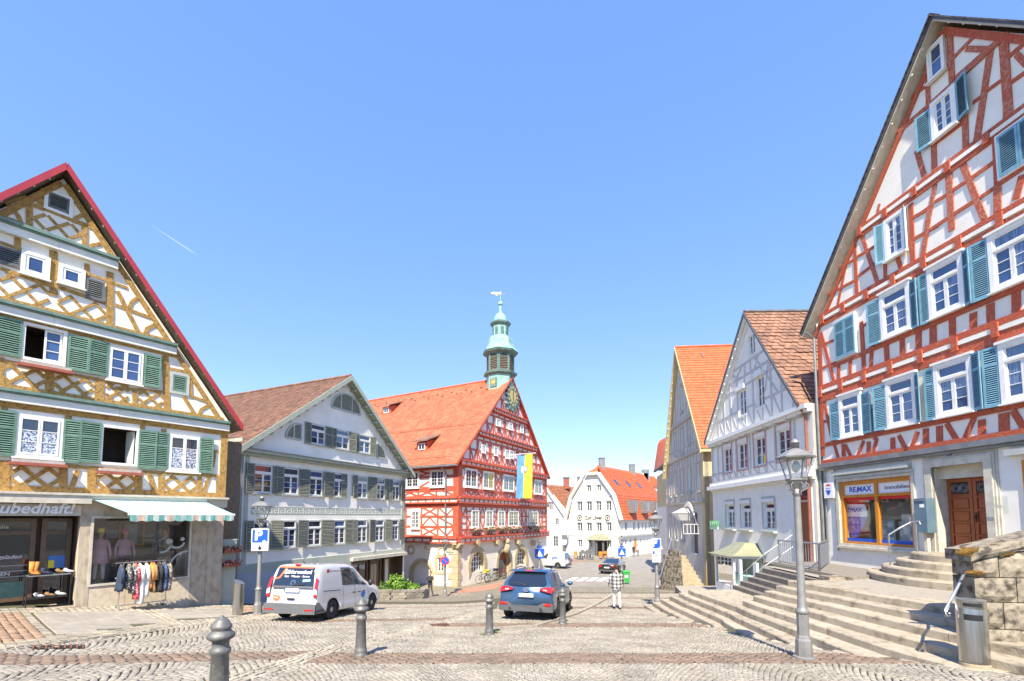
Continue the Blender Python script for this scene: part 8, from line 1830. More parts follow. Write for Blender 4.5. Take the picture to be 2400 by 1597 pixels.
# ================================================================== vehicles
def cr(P,t):
    """Catmull-Rom through control values P (list of arrays) at parameter t"""
    n=len(P)-1;i=min(int(t),n-1);f=t-i;g=lambda k:P[max(0,min(n,k))]
    p0,p1,p2,p3=g(i-1),g(i),g(i+1),g(i+2);return .5*((2*p1)+(-p0+p2)*f+(2*p0-5*p1+4*p2-p3)*f*f+(-p0+3*p1-3*p2+p3)*f**3)
class Car:
    def __init__(s,name,label,cat,base,head,spec,group=None):
        s.sp=spec;s.c=Vector(base);s.f=Vector((math.sin(head),math.cos(head),0));s.r=Vector((math.cos(head),-math.sin(head),0))
        # tilt with the slope of the street
        L=spec['L'];za,zb=Gf(*(s.c+s.f*L*.2)[:2]),Gf(*(s.c+s.f*L*.8)[:2]);sl=(zb-za)/(L*.6);s.f=(s.f+Vector((0,0,sl))).normalized();s.u=s.r.cross(s.f).normalized();s.c.z=za-sl*L*.2
        s.T=thing(name,label,cat,s.c,group);s.M={k:np.array(v,float)for k,v in spec.items()if k not in('L','W','rear','front','ax')}
    def P(s,x,y,z):return s.c+s.r*x+s.f*y+s.u*z
    def yr(s,z):return np.interp(z,*s.sp['rear'])
    def yf(s,z):return np.interp(z,*s.sp['front'])
    def pt(s,q,t,off=0.0):
        """surface point at length fraction q and girth parameter t (1 sill, 2 waist, 3 belt, 4 roof edge, 5 roof)"""
        st=s.sp['st'];v=lambda k:np.interp(q,st,s.sp[k]);zs,zm,zb,zr,zc=v('zs'),v('zm'),v('zb'),v('zr'),v('zc');W=s.sp['W']/2
        C=[np.array(k)for k in((0,zs),(v('ws')*W,zs),(v('wm')*W,zm),(v('wb')*W,zb),(v('wr')*W,zr),(v('wr')*W*.55,zc-.012),(0,zc))]
        p=cr(C,abs(t));x,z=p;x=x*(1 if t>=0 else-1);y=s.yr(z)+(s.yf(z)-s.yr(z))*q
        return s.P(x+(off if t>=0 else-off)*(1 if abs(t)<4.6 else 0),y,z+(off if abs(t)>=4.3 else 0))
    def body(s,m,nq=46,m_low=None):
        mb=MB();mb.smooth=True;ts=[.0,.5,.95,1.15,1.5,1.8,2,2.3,2.6,2.85,3,3.15,3.4,3.7,3.88,4,4.15,4.4,4.7,5,5.5,6];ring=ts+[-t for t in ts[-2:0:-1]]
        qs=np.concatenate([[0,.004,.012,.025],np.linspace(.045,.955,nq),[.975,.99,1]])
        def shrink(q):return 1-.035*max(0,1-q/.02)**2-.06*max(0,1-(1-q)/.03)**2
        rings=[]
        for q in qs:
            k=shrink(q);R_=[]
            for t in ring:
                p=s.pt(q,t);x=(p-s.c).dot(s.r);R_.append(p-s.r*x*(1-k))
            rings.append(R_)
        mb.loft(rings);o=mb.build('body',[m,'black_soft'],s.T)
        cb=MB();cb.mi=1
        for y in s.sp['ax']:
            rr=s.sp.get('rw',.33)+.055
            cb.loft([[s.P(x,y+rr*math.cos(6.283*k/28),s.sp.get('rw',.33)+rr*math.sin(6.283*k/28))for k in range(28)]for x in(-1.3,1.3)])
        cut=cb.build('tmp_cut',['black_soft','black_soft'],s.T);md=o.modifiers.new('b','BOOLEAN');md.operation='DIFFERENCE';md.object=cut;md.solver='EXACT';md.material_mode='TRANSFER'
        dg=bpy.context.evaluated_depsgraph_get();me=bpy.data.meshes.new_from_object(o.evaluated_get(dg));o.modifiers.clear();old=o.data;o.data=me;bpy.data.objects.remove(cut);bpy.data.meshes.remove(old)
        s.b=o;return o
    def patch(s,name,m,q0,q1,t0,t1,off=.006,nq=8,nt=6,side=1,qa=None,parent=None,th=0):
        """panel lying on the surface; qa(t fraction) -> (q0, q1) for slanted ends"""
        mb=MB();mb.smooth=True;V=[]
        for j in range(nt+1):
            t=t0+(t1-t0)*j/nt;a,b=(q0,q1)if qa is None else qa(j/nt)
            for i in range(nq+1):V.append(s.pt(a+(b-a)*i/nq,t*side,off))
        n=nq+1;mb.add(V,[(j*n+i,j*n+i+1,(j+1)*n+i+1,(j+1)*n+i)for j in range(nt)for i in range(nq)]);return mb.build(name,m,parent or s.b,fix=False)
    def rear(s,name,m,P,off=.008,th=.012,parent=None):
        """thin plate on the tail: P in (x, z)"""
        mb=MB();V=[s.P(x,float(s.yr(z))-off,z)for x,z in P];mb.prism(V,-s.f*th);return mb.build(name,m,parent or s.b)
    def rtext(s,body,x,z,size,m,off=.02,**k):
        mb=MB();dz=.05;a=s.P(x,float(s.yr(z))-off,z);upv=(s.P(x,float(s.yr(z+dz)),z+dz)-s.P(x,float(s.yr(z-dz)),z-dz)).normalized();vs,fs=text_mesh(body,size,s.r,upv,a,.003,**k);mb.add(vs,fs);return mb.build('lettering',m,s.b)
    def wheels(s,rim_m,spokes=10,hubw=.2):
        rw=s.sp.get('rw',.33);W=s.sp['W']/2
        for y in s.sp['ax']:
            for sd in(-1,1):
                xo,xi=sd*(W-.015),sd*(W-.22);mb=MB();mb.smooth=True;pr=[(xi,rw*.72),(xi,rw*.95),(xi+sd*.03,rw),(xo-sd*.03,rw),(xo,rw*.95),(xo+sd*.004,rw*.84),(xo-sd*.01,rw*.70)]
                mb.loft([[s.P(x,y+r_*math.cos(6.283*k/26),rw+r_*math.sin(6.283*k/26))for k in range(26)]for x,r_ in pr]);w_=mb.build('wheel','tyre',s.T)
                mb=MB();mb.loft([[s.P(x,y+r_*math.cos(6.283*k/20),rw+r_*math.sin(6.283*k/20))for k in range(20)]for x,r_ in((xo-sd*.05,rw*.70),(xo-sd*.002,rw*.70),(xo-sd*.002,rw*.60),(xo-sd*.045,rw*.58),(xo-sd*.05,rw*.1))]);mb.build('rim',rim_m[1],w_)
                mb=MB()
                for k in range(spokes):
                    a=6.283*k/spokes;b=a+.16
                    for aa,ww in((a,.09),):
                        c_,s_=math.cos(aa),math.sin(aa);pp=lambda r_,o_,x:s.P(x,y+r_*c_-o_*s_,rw+r_*s_+o_*c_);w0,w1=rw*.07,rw*ww*.9;f=lambda x:[pp(rw*.08,-w0,x),pp(rw*.62,-w1,x),pp(rw*.62,w1,x),pp(rw*.08,w0,x)];mb.hexa(f(xo-sd*.045),f(xo-sd*.015))
                mb.loft([[s.P(x,y+rw*hubw*math.cos(6.283*k/12),rw+rw*hubw*math.sin(6.283*k/12))for k in range(12)]for x in(xo-sd*.05,xo-sd*.008)]);mb.build('spokes',rim_m[0],w_)
    def blob(s,name,m,x,y,z,ex,ey,ez,parent=None):
        mb=MB();mb.smooth=True;c=s.P(x,y,z);n,k=10,6
        mb.loft([[c+s.r*ex*math.sin(math.pi*i/k)*math.cos(6.283*j/n)+s.f*ey*math.sin(math.pi*i/k)*math.sin(6.283*j/n)-s.u*ez*math.cos(math.pi*i/k)for j in range(n)]for i in[.1]+list(range(1,k))+[k-.1]]);return mb.build(name,m,parent or s.b)
    def bar(s,name,m,pts,r_,parent=None):mb=MB();mb.tube([s.P(*p)for p in pts],r_,6);return mb.build(name,m,parent or s.b)
mat('paint_white',(.66,.665,.67),rough=.22,metal=.25,coat=.8);mat('paint_silver',(.55,.56,.57),rough=.28,metal=.3,coat=.6);mat('paint_blue',(.04,.095,.18),(.05,.11,.20),3,.24,metal=.35,coat=.9);mat('paint_black',(.02,.02,.025),rough=.25,coat=.8);mat('bumper',(.10,.105,.11),(.13,.135,.14),20,.6);mat('car_glass',(.012,.016,.02),rough=.03,spec=1.0,coat=1.0);mat('lens_red',(.55,.012,.01),rough=.12,coat=1.0);mat('lens_white',(.75,.74,.72),rough=.15,coat=1.0);mat('chrome',(.7,.7,.7),rough=.12,metal=1.0);mat('sticker_orange',(.75,.16,.05),rough=.5)
# ---- white delivery van
rr_=((.2,.45,.6,1.0,1.15,1.80,1.9),(.02,0,.04,.045,.07,.26,.32));ff_=((.2,.5,.75,1.0,1.3,1.9),(4.42,4.48,4.47,4.36,4.1,3.6))
van_spec=dict(L=4.48,W=1.86,rear=rr_,front=ff_,ax=(.93,3.66),rw=.33,st=[0,.05,.2,.5,.60,.68,.76,.84,.93,1],zs=[.26]*10,zm=[.62]*10,zb=[1.08,1.08,1.07,1.06,1.05,1.03,1.02,.99,.93,.86],zr=[1.70,1.72,1.75,1.75,1.70,1.55,1.30,1.08,.99,.90],zc=[1.79,1.82,1.84,1.84,1.81,1.68,1.42,1.14,1.04,.95],ws=[.94,.96,.97,.97,.97,.97,.97,.95,.92,.86],wm=[.97,1.0,1.0,1.0,1.0,1.0,1.0,.99,.96,.90],wb=[.95,.98,.98,.98,.98,.98,.97,.95,.90,.82],wr=[.79,.82,.83,.83,.82,.79,.76,.76,.76,.70])
pv=ground_at(690,1447);V=Car('delivery_van','white delivery van with orange stripe on its rear window, parked at left','van',(-7.12,14.65,0),R(11),van_spec)
V.body('paint_white');V.wheels(('galv','black_soft'),14,.26)
W=.93
V.rear('rear_window','car_glass',[(-.72,1.12),(.72,1.12),(.66,1.68),(.60,1.74),(-.60,1.74),(-.66,1.68)],.006)
V.rear('stripe','sticker_orange',[(-.66,1.69),(-.62,1.735),(.60,1.735),(.60,1.685),(-.34,1.685),(-.52,1.36),(-.70,1.31),(-.715,1.345),(-.57,1.40),(-.41,1.69)],.016,.004)
V.rtext('Zählerwechsel',.08,1.56,.17,'white_print',.026,bold=.004);V.rtext('Gas · Wasser · Strom',.08,1.42,.105,'white_print',.026)
V.rear('glass_notice','aw_teal',[(.32,1.25),(.60,1.27),(.60,1.34),(.32,1.33)],.016,.003)
V.rear('tailgate_trim','bumper',[(-.74,1.06),(.74,1.06),(.72,1.12),(-.72,1.12)],.007,.008)
for sd in(-1,1):
    V.rear('tail_light','lens_red',[(sd*.80,1.06),(sd*.90,1.0),(sd*.86,1.36),(sd*.78,1.40)],.01,.02);V.rear('tail_light_white','lens_white',[(sd*.80,.88),(sd*.905,.86),(sd*.90,1.0),(sd*.80,1.06)],.01,.02);V.rear('tail_light','lens_red',[(sd*.80,.78),(sd*.90,.76),(sd*.905,.86),(sd*.80,.88)],.01,.02)
    V.rear('reflector','lens_red',[(sd*.55,.36),(sd*.88,.37),(sd*.88,.41),(sd*.55,.40)],.045,.012)
V.rear('bumper','bumper',[(-.925,.26),(.925,.26),(.93,.56),(.80,.57),(-.80,.57),(-.93,.56)],.0,.06)
for sd in(-1,1):V.patch('bumper_corner','bumper',.0,.11,1.0,2.0,.008,5,4,sd,qa=lambda f:(0,.13-.10*f));V.patch('sill','bumper',.30,.76,.98,1.12,.006,8,2,sd)
V.rear('number_plate','white_print',[(-.26,.93),(.26,.93),(.26,1.04),(-.26,1.04)],.02,.012);V.rear('plate_band','blue_print',[(-.26,.93),(-.22,.93),(-.22,1.04),(-.26,1.04)],.033,.003);V.rtext('KA SL 393',.02,.985,.10,'black',.035,squash=1.0)
V.rear('handle','black',[(-.13,.68),(.13,.68),(.13,.74),(-.13,.74)],.012,.02);V.rear('shield_sticker','sticker_orange',[(-.66,.82),(-.42,.80),(-.44,.67),(-.54,.63),(-.65,.69)],.008,.003);V.rear('shield_inner','white_print',[(-.63,.76),(-.46,.745),(-.46,.72),(-.63,.735)],.012,.003)
V.rear('emblem','chrome',[(.09*math.cos(t),1.22+.09*math.sin(t))for t in np.linspace(0,6.283,15)[:-1]],.016,.012);V.rear('emblem_core','black',[(.06*math.cos(t),1.22+.06*math.sin(t))for t in np.linspace(0,6.283,15)[:-1]],.03,.004);V.bar('wiper','black',[(-.02,float(V.yr(1.15))-.04,1.15),(.42,float(V.yr(1.17))-.04,1.17)],.014);V.blob('brake_light','lens_red',0,.25,1.79,.13,.06,.035)
for sd in(-1,1):
    V.patch('side_window','car_glass',.335,.50,3.05,3.9,.006,8,6,sd);V.patch('front_window','car_glass',.53,.70,3.05,3.88,.006,10,6,sd,qa=lambda f:(.525+.0*f,.735-.155*f))
    V.patch('window_seam','bumper',.505,.520,3.0,3.9,.007,2,6,sd);V.patch('door_seam','bumper',.338,.341,1.2,3.0,.004,1,10,sd);V.patch('door_seam','bumper',.518,.521,1.15,3.0,.004,1,10,sd);V.patch('door_seam','bumper',.735,.738,1.4,3.0,.004,1,10,sd);V.patch('slide_rail','black',.07,.30,2.74,2.79,.006,6,2,sd)
    for q in(.475,.555):V.patch('door_handle','black',q,q+.045,2.44,2.52,.02,4,2,sd)
    V.blob('mirror','black',sd*1.02,3.25,1.12,.10,.07,.12)
V.patch('windscreen_right','car_glass',.60,.83,4.25,6,.006,10,5,1,qa=lambda f:(.60+.0*f,.80+.02*f));V.patch('windscreen','car_glass',.60,.83,4.25,6,.006,10,5,-1,qa=lambda f:(.60,.80+.02*f));  # windscreen glass in two halves, right then left
c=V.pt(.645,2.25,.012);mb=MB();mb.prism([c+V.f*.14*math.cos(t)+V.u*.14*math.sin(t)for t in np.linspace(0,6.283,21)[:-1]],V.r*.004);mb.build('blue_sticker','blue_soft',V.b)
mb=MB();a=V.pt(.115,3.75,.014);vs,fs=text_mesh('ksmeter',.24,V.f,V.u,a+V.f*.54-V.u*.03,.003);mb.add(vs,fs);mb.build('lettering','bumper',V.b);mb=MB();mb.box(a+V.f*.04-V.u*.03,(.13,.006,.17),(V.f,V.r,V.u));mb.build('logo_square','lens_red',V.b)
V.bar('aerial','black',[(-.1,.75,1.83),(-.1,.62,1.92)],.012)
# ---- blue SUV
suv=dict(L=4.55,W=1.84,rw=.355,rear=((.2,.4,.62,.9,1.1,1.2,1.58,1.7),(.10,.02,0,.03,.12,.20,.62,.85)),front=((.2,.5,.8,.95,1.2,1.7),(4.45,4.54,4.50,4.38,4.1,3.6)),ax=(.88,3.58),st=[0,.05,.2,.4,.52,.62,.72,.82,.92,1],zs=[.30]*10,zm=[.70]*10,zb=[1.10,1.11,1.09,1.06,1.04,1.02,1.00,.97,.90,.80],zr=[1.48,1.52,1.58,1.58,1.52,1.36,1.12,1.02,.95,.84],zc=[1.60,1.63,1.68,1.68,1.63,1.48,1.22,1.08,1.01,.90],ws=[.92,.95,.96,.96,.96,.96,.96,.95,.92,.85],wm=[.95,.99,1.0,.99,.985,.985,.99,.99,.96,.88],wb=[.90,.95,.96,.955,.955,.955,.95,.93,.88,.78],wr=[.66,.70,.73,.74,.73,.71,.70,.72,.72,.62])
S_=Car('blue_suv','metallic blue SUV with red tail lights parked at the kerb','car',(.42,14.9,0),R(16),suv)
S_.body('paint_blue');S_.wheels(('black_soft','zinc'),10,.18)
S_.rear('rear_window','car_glass',[(-.60,1.13),(-.30,1.10),(.30,1.10),(.60,1.13),(.66,1.20),(.52,1.54),(-.52,1.54),(-.66,1.20)],.01)
for sd in(-1,1):
    S_.rear('tail_light','lens_red',[(sd*.46,.98),(sd*.88,.90),(sd*.86,1.06),(sd*.72,1.09),(sd*.44,1.04)],.012,.03);S_.rear('light_core','lens_white',[(sd*.58,.985),(sd*.70,.97),(sd*.70,1.0),(sd*.58,1.01)],.043,.004);S_.patch('tail_light','lens_red',0,.075,2.62,2.95,.008,4,3,sd);S_.rear('fog_reflector','lens_red',[(sd*.62,.50),(sd*.86,.50),(sd*.84,.59),(sd*.64,.57)],.02,.02)
    mb=MB();c=S_.P(sd*.52,-.02,.38);mb.tube([c,c+S_.f*.3],.055,12);mb.build('exhaust','chrome',S_.b);mb=MB();mb.tube([c-S_.f*.004,c],.042,12);mb.build('exhaust_bore','black',S_.b)
    S_.patch('side_window','car_glass',.12,.36,3.1,3.86,.007,8,6,sd,qa=lambda f:(.10+.08*f,.375));S_.patch('side_window','car_glass',.385,.56,3.1,3.86,.007,8,6,sd,qa=lambda f:(.385,.62-.15*f));S_.patch('wheel_trim','bumper',.03,.9,1.0,1.25,.008,20,3,sd)
    for q in(.27,.44):S_.patch('door_handle','paint_blue',q,q+.045,2.62,2.7,.02,4,2,sd)
    for q in(.38,.60):S_.patch('door_seam','black',q,q+.003,1.3,3.05,.004,1,8,sd)
    S_.blob('mirror','paint_blue',sd*1.0,2.95,1.10,.11,.08,.085);S_.bar('roof_rail','bumper',[(sd*.62,1.0,1.65),(sd*.64,1.6,1.70),(sd*.62,2.4,1.66)],.018)
S_.rear('bumper','bumper',[(-.90,.30),(.90,.30),(.915,.56),(.60,.60),(.40,.50),(-.40,.50),(-.60,.60),(-.915,.56)],.0,.03)
S_.rear('number_plate','white_print',[(-.26,.76),(.26,.76),(.26,.87),(-.26,.87)],.015,.012);S_.rear('plate_band','blue_print',[(-.26,.76),(-.22,.76),(-.22,.87),(-.26,.87)],.028,.003);S_.rtext('GD EU 213',.02,.815,.10,'black',.03)
S_.rear('emblem','chrome',[(.10*math.cos(t),.985+.075*math.sin(t))for t in np.linspace(0,6.283,17)[:-1]],.012,.012);S_.rear('emblem_core','black',[(.078*math.cos(t),.985+.055*math.sin(t))for t in np.linspace(0,6.283,17)[:-1]],.026,.003);S_.rear('emblem_wings','chrome',[(-.06,1.0),(0,.965),(.06,1.0),(.05,1.01),(0,.985),(-.05,1.01)],.031,.003)
S_.rear('spoiler','paint_blue',[(-.60,1.56),(.60,1.56),(.62,1.63),(-.62,1.63)],.03,.10);S_.rear('brake_light','lens_red',[(-.14,1.58),(.14,1.58),(.14,1.61),(-.14,1.61)],.13,.006);S_.bar('wiper','black',[(0,float(S_.yr(1.13))-.03,1.13),(-.42,float(S_.yr(1.2))-.03,1.2)],.014);S_.blob('aerial','black',0,1.0,1.70,.03,.09,.05)
S_.patch('windscreen','car_glass',.56,.74,4.3,6,.006,10,5,1);S_.patch('windscreen','car_glass',.56,.74,4.3,6,.006,10,5,-1)
# ---- dark saloon driving away
sal=dict(L=4.6,W=1.8,rw=.31,rear=((.2,.5,.9,1.0,1.45),(.08,0,.05,.45,1.25)),front=((.2,.5,.8,1.0,1.45),(4.5,4.6,4.5,4.1,3.5)),ax=(.95,3.7),st=[0,.08,.22,.35,.5,.62,.74,.85,1],zs=[.25]*9,zm=[.58]*9,zb=[.90,.93,.93,.93,.93,.92,.90,.87,.72],zr=[.94,.97,1.2,1.36,1.38,1.28,1.0,.92,.76],zc=[.98,1.02,1.28,1.43,1.45,1.36,1.08,.97,.80],ws=[.9,.95,.96,.96,.96,.96,.96,.94,.84],wm=[.95,1,1,1,1,1,1,.98,.86],wb=[.88,.94,.95,.95,.95,.95,.94,.92,.78],wr=[.8,.8,.72,.70,.70,.70,.74,.76,.62])
def saloon(base,head,label,m,name='saloon_car',group=None):
    C_=Car(name,label,'car',base,head,sal,group);C_.body(m,30);C_.wheels(('galv','black_soft'),7)
    for sd in(-1,1):
        C_.rear('tail_light','lens_red',[(sd*.52,.72),(sd*.86,.70),(sd*.84,.86),(sd*.54,.86)],.01,.03);C_.patch('side_window','car_glass',.26,.66,3.1,3.9,.008,10,5,sd,qa=lambda f:(.20+.12*f,.70-.14*f));C_.blob('mirror',m,sd*.98,3.1,.98,.1,.06,.07)
        C_.patch('rear_window','car_glass',.08,.3,4.2,6,.008,8,4,sd,qa=lambda f:(.10,.30));C_.patch('windscreen','car_glass',.6,.76,4.2,6,.008,8,4,sd)
    C_.rear('number_plate','white_print',[(-.26,.58),(.26,.58),(.26,.69),(-.26,.69)],.012,.01);C_.rear('bumper','bumper',[(-.86,.25),(.86,.25),(.87,.42),(-.87,.42)],0,.03);return C_
q=at(1422,1338,46.0);saloon((q.x,q.y,0),R(28),'dark saloon car driving away on the street by the inn','paint_black')
q=at(1262,1325,55.5);saloon((q.x,q.y,0),R(60),'dark blue car half hidden beside the distant white van','paint_blue')
# ---- distant white van seen from its side
q=at(1332,1328,52.5);V2=Car('parked_van','small white van with blue lettering parked beyond the town hall','van',(q.x,q.y,0),R(-62),van_spec);V2.body('paint_white',30);V2.wheels(('galv','black_soft'),8)
V2.rear('rear_window','car_glass',[(-.70,1.12),(.70,1.12),(.60,1.72),(-.60,1.72)],.01)
for sd in(-1,1):
    V2.rear('tail_light','lens_red',[(sd*.80,.80),(sd*.905,.80),(sd*.86,1.3),(sd*.78,1.3)],.01,.02);V2.patch('front_window','car_glass',.53,.70,3.05,3.88,.008,8,5,sd,qa=lambda f:(.525,.735-.155*f));V2.blob('mirror','black',sd*1.02,3.25,1.12,.1,.07,.12)
V2.rear('bumper','bumper',[(-.92,.26),(.92,.26),(.92,.5),(-.92,.5)],0,.05);mb=MB();a=V2.pt(.3,-3.2,.03);vs,fs=text_mesh('pnt',.5,-V2.f,V2.u,a,.004,bold=.012);mb.add(vs,fs);mb.build('lettering','blue_print',V2.b)
# ================================================================== people and shop-window figures
def skin_body(name,joints,bones,m,parent,sub=2,root=0):
    me=bpy.data.meshes.new(name);off=wloc(parent);names=list(joints);me.from_pydata([tuple(Vector(joints[k][0])-off)for k in names],[(names.index(a),names.index(b))for a,b in bones],[])
    o=bpy.data.objects.new(name,me);COL.objects.link(o);o.parent=parent;md=o.modifiers.new('s','SKIN');md.use_smooth_shade=True;sv=me.skin_vertices[0].data
    for i,k in enumerate(names):
        r_=joints[k][1];sv[i].radius=r_ if isinstance(r_,tuple)else(r_,r_);sv[i].use_root=(k=='pelvis')
    ss=o.modifiers.new('d','SUBSURF');ss.levels=sub;ss.render_levels=sub;dg=bpy.context.evaluated_depsgraph_get();me2=bpy.data.meshes.new_from_object(o.evaluated_get(dg));o.modifiers.clear();o.data=me2
    me2.materials.clear();mm=m if isinstance(m,(list,tuple))else[m]
    for x in mm:me2.materials.append(M[x])
    for p in me2.polygons:p.use_smooth=True
    return o
def human(T,base,H,head,pose,mats,hair='hair',face=True,zones=None,coat=None):
    """one continuous skinned body in the given pose; local frame: x right, y facing, z up"""
    f=Vector((math.sin(head),math.cos(head),0));r=Vector((f.y,-f.x,0));b=Vector(base);k=H/1.75
    W_=lambda x,y,z:b+r*x*k+f*y*k+Vector((0,0,z*k))
    J={'pelvis':((0,0,.93),(.15,.11)),'belly':((0,.01,1.08),(.145,.105)),'chest':((0,.0,1.28),(.165,.115)),'neck0':((0,-.01,1.44),(.07,.065)),'neck':((0,.0,1.52),.052),'head0':((0,.02,1.60),(.085,.10)),'head':((0,.01,1.68),(.092,.112)),'crown':((0,0,1.74),(.06,.07))}
    bones=[('pelvis','belly'),('belly','chest'),('chest','neck0'),('neck0','neck'),('neck','head0'),('head0','head'),('head','crown')]
    for sd,nm in((-1,'l'),(1,'r')):
        a=pose['arm_'+nm];lg=pose['leg_'+nm];J['sh'+nm]=((sd*.17,0,1.40),.068);J['el'+nm]=(a[0],.045);J['wr'+nm]=(a[1],.032);J['ha'+nm]=(a[2],(.04,.022));J['hip'+nm]=((sd*.09,0,.88),.095);J['kn'+nm]=(lg[0],.062);J['an'+nm]=(lg[1],.042);J['to'+nm]=(lg[2],(.042,.028))
        bones+=[('chest','sh'+nm),('sh'+nm,'el'+nm),('el'+nm,'wr'+nm),('wr'+nm,'ha'+nm),('pelvis','hip'+nm),('hip'+nm,'kn'+nm),('kn'+nm,'an'+nm),('an'+nm,'to'+nm)]
        for i in range(4):
            h=Vector(a[2]);d=(h-Vector(a[1])).normalized();sv=Vector((0,1,0))*(.012*(i-1.5)*1.3);L=(.062,.07,.066,.05)[i];J[f'f{i}{nm}']=(tuple(h+sv+d*.03),.0085);J[f'g{i}{nm}']=(tuple(h+sv+d*(.03+L*.6)+Vector((-sd*.006,.004,0))),.0075);J[f'h{i}{nm}']=(tuple(h+sv+d*(.03+L)+Vector((-sd*.02,.01,0))),.006);bones+=[('ha'+nm,f'f{i}{nm}'),(f'f{i}{nm}',f'g{i}{nm}'),(f'g{i}{nm}',f'h{i}{nm}')]
        h=Vector(a[1]).lerp(Vector(a[2]),.5);J['t0'+nm]=(tuple(h+Vector((0,.035,-.01))),.0095);J['t1'+nm]=(tuple(h+Vector((-sd*.01,.05,-.05))),.0075);bones+=[('wr'+nm,'t0'+nm),('t0'+nm,'t1'+nm)]
    JW={n:(W_(*p),tuple(q*k for q in rr)if isinstance(rr,tuple)else rr*k)for n,(p,rr)in J.items()}
    body=skin_body('body',JW,bones,mats,T);off=wloc(T)
    loc=lambda co:((Vector(co)+off-b).dot(r)/k,(Vector(co)+off-b).dot(f)/k,(co[2]+off.z-b.z)/k)
    for p in body.data.polygons:p.material_index=zones(*loc(p.center))
    mb=MB();mb.smooth=True;mb.ball(W_(0,-.012,1.685),.118*k,12,8,(.86,1.02,1.05));vv=[Vector(v)for v in mb.v];keep=[]
    for fi,fc in enumerate(mb.f):
        c=sum((vv[i]for i in fc),Vector())/len(fc);lx,ly,lz=(c-b).dot(r)/k,(c-b).dot(f)/k,(c.z-b.z)/k
        if not(ly>.045 and lz<1.73)and lz>1.60:keep.append(fi)
    mb.f=[mb.f[i]for i in keep];mb.m=[0]*len(keep);mb.sm=[True]*len(keep);mb.build('hair',hair,T,fix=False)
    if face:
        mb=MB();mb.smooth=True;mb.ball(W_(0,.105,1.635),.018*k,6,4,(.8,.9,1.3));mb.build('nose',mats[0],T)
        for sd in(-1,1):mb=MB();mb.ball(W_(sd*.033,.088,1.665),.011*k,6,4);mb.build('eye','black',T);mb=MB();mb.ball(W_(sd*.082,-.0,1.65),.022*k,6,4,(.5,1,1.4));mb.build('ear',mats[0],T)
        mb=MB();mb.ball(W_(0,.098,1.598),.016*k,6,4,(1.4,.5,.35));mb.build('mouth','flower',T)
    return W_,k
WALK=dict(arm_l=((-.27,-.04,1.16),(-.30,.06,.93),(-.30,.09,.85)),arm_r=((.27,.02,1.16),(.30,.12,.94),(.30,.16,.86)),leg_l=((-.10,.10,.50),(-.10,.02,.10),(-.11,.16,.03)),leg_r=((.10,.02,.50),(.11,-.20,.13),(.12,-.10,.03)))
STAND=dict(arm_l=((-.25,-.01,1.15),(-.27,.05,.92),(-.27,.07,.84)),arm_r=((.25,-.01,1.15),(.27,.05,.92),(.27,.07,.84)),leg_l=((-.10,.02,.50),(-.11,0,.09),(-.12,.14,.03)),leg_r=((.10,.02,.50),(.11,0,.09),(.12,.14,.03)))
def plaid():
    m=mat('plaid_shirt',(.6,.6,.6));n,l=m.node_tree.nodes,m.node_tree.links;b=n['Principled BSDF'];g=n.new('ShaderNodeNewGeometry');sp=n.new('ShaderNodeSeparateXYZ');l.new(g.outputs['Position'],sp.inputs[0]);o=[]
    for ch,sc in(('X',44.0),('Z',44.0)):
        a=n.new('ShaderNodeMath');a.operation='MULTIPLY';a.inputs[1].default_value=sc;l.new(sp.outputs[ch],a.inputs[0]);s_=n.new('ShaderNodeMath');s_.operation='SINE';l.new(a.outputs[0],s_.inputs[0]);t=n.new('ShaderNodeMath');t.operation='GREATER_THAN';t.inputs[1].default_value=.0;l.new(s_.outputs[0],t.inputs[0]);o.append(t)
    ad=n.new('ShaderNodeMath');ad.operation='ADD';l.new(o[0].outputs[0],ad.inputs[0]);l.new(o[1].outputs[0],ad.inputs[1]);hv=n.new('ShaderNodeMath');hv.operation='MULTIPLY';hv.inputs[1].default_value=.5;l.new(ad.outputs[0],hv.inputs[0]);rp=n.new('ShaderNodeValToRGB');rp.color_ramp.elements[0].color=(.62,.61,.58,1);rp.color_ramp.elements[1].color=(.06,.06,.065,1);e=rp.color_ramp.elements.new(.5);e.color=(.24,.235,.23,1);l.new(hv.outputs[0],rp.inputs[0]);l.new(rp.outputs[0],b.inputs['Base Color']);b.inputs['Roughness'].default_value=.9
plaid()
pw=ground_at(1446,1428);T=thing('person','person in a black and white plaid shirt and white trousers walking away','person',pw)
zon=lambda x,y,z:0 if z>1.47 or(z<.90 and abs(x)>.215)else(1 if z>.86 else(2 if z>.10 else 3))
W_,k=human(T,pw,1.76,R(8),WALK,['skin','plaid_shirt','frame_white','black_soft'],zones=zon)
mb=MB();mb.smooth=True;N=18;mb.loft([[W_((rx*(1+.05*math.sin(3*a_)))*math.cos(a_),ry*math.sin(a_)-.01,z+(.015*math.sin(4*a_)if z<.85 else 0))for a_ in np.linspace(0,6.283,N+1)[:-1]]for z,rx,ry in((.80,.225,.18),(.95,.225,.175),(1.15,.215,.16),(1.30,.215,.15),(1.40,.17,.12),(1.45,.09,.085))],False);mb.build('shirt','plaid_shirt',T)
# two people by the inn's side door
for px,Y,lb,c1,c2,hd in((1485,69.6,'person in dark clothes standing by the side wall of the inn, left of two','black_soft','denim',R(160)),(1495,70.4,'person in a pale top standing by the side wall of the inn, right of two','cloth_greyw','denim',R(200))):
    q=at(px,1293,Y);q.z=Gf(q.x,q.y);T=thing('person',lb,'person',q,'people by the inn');human(T,q,1.75,hd,STAND,['skin',c1,c2,'black_soft'],zones=zon,face=False)
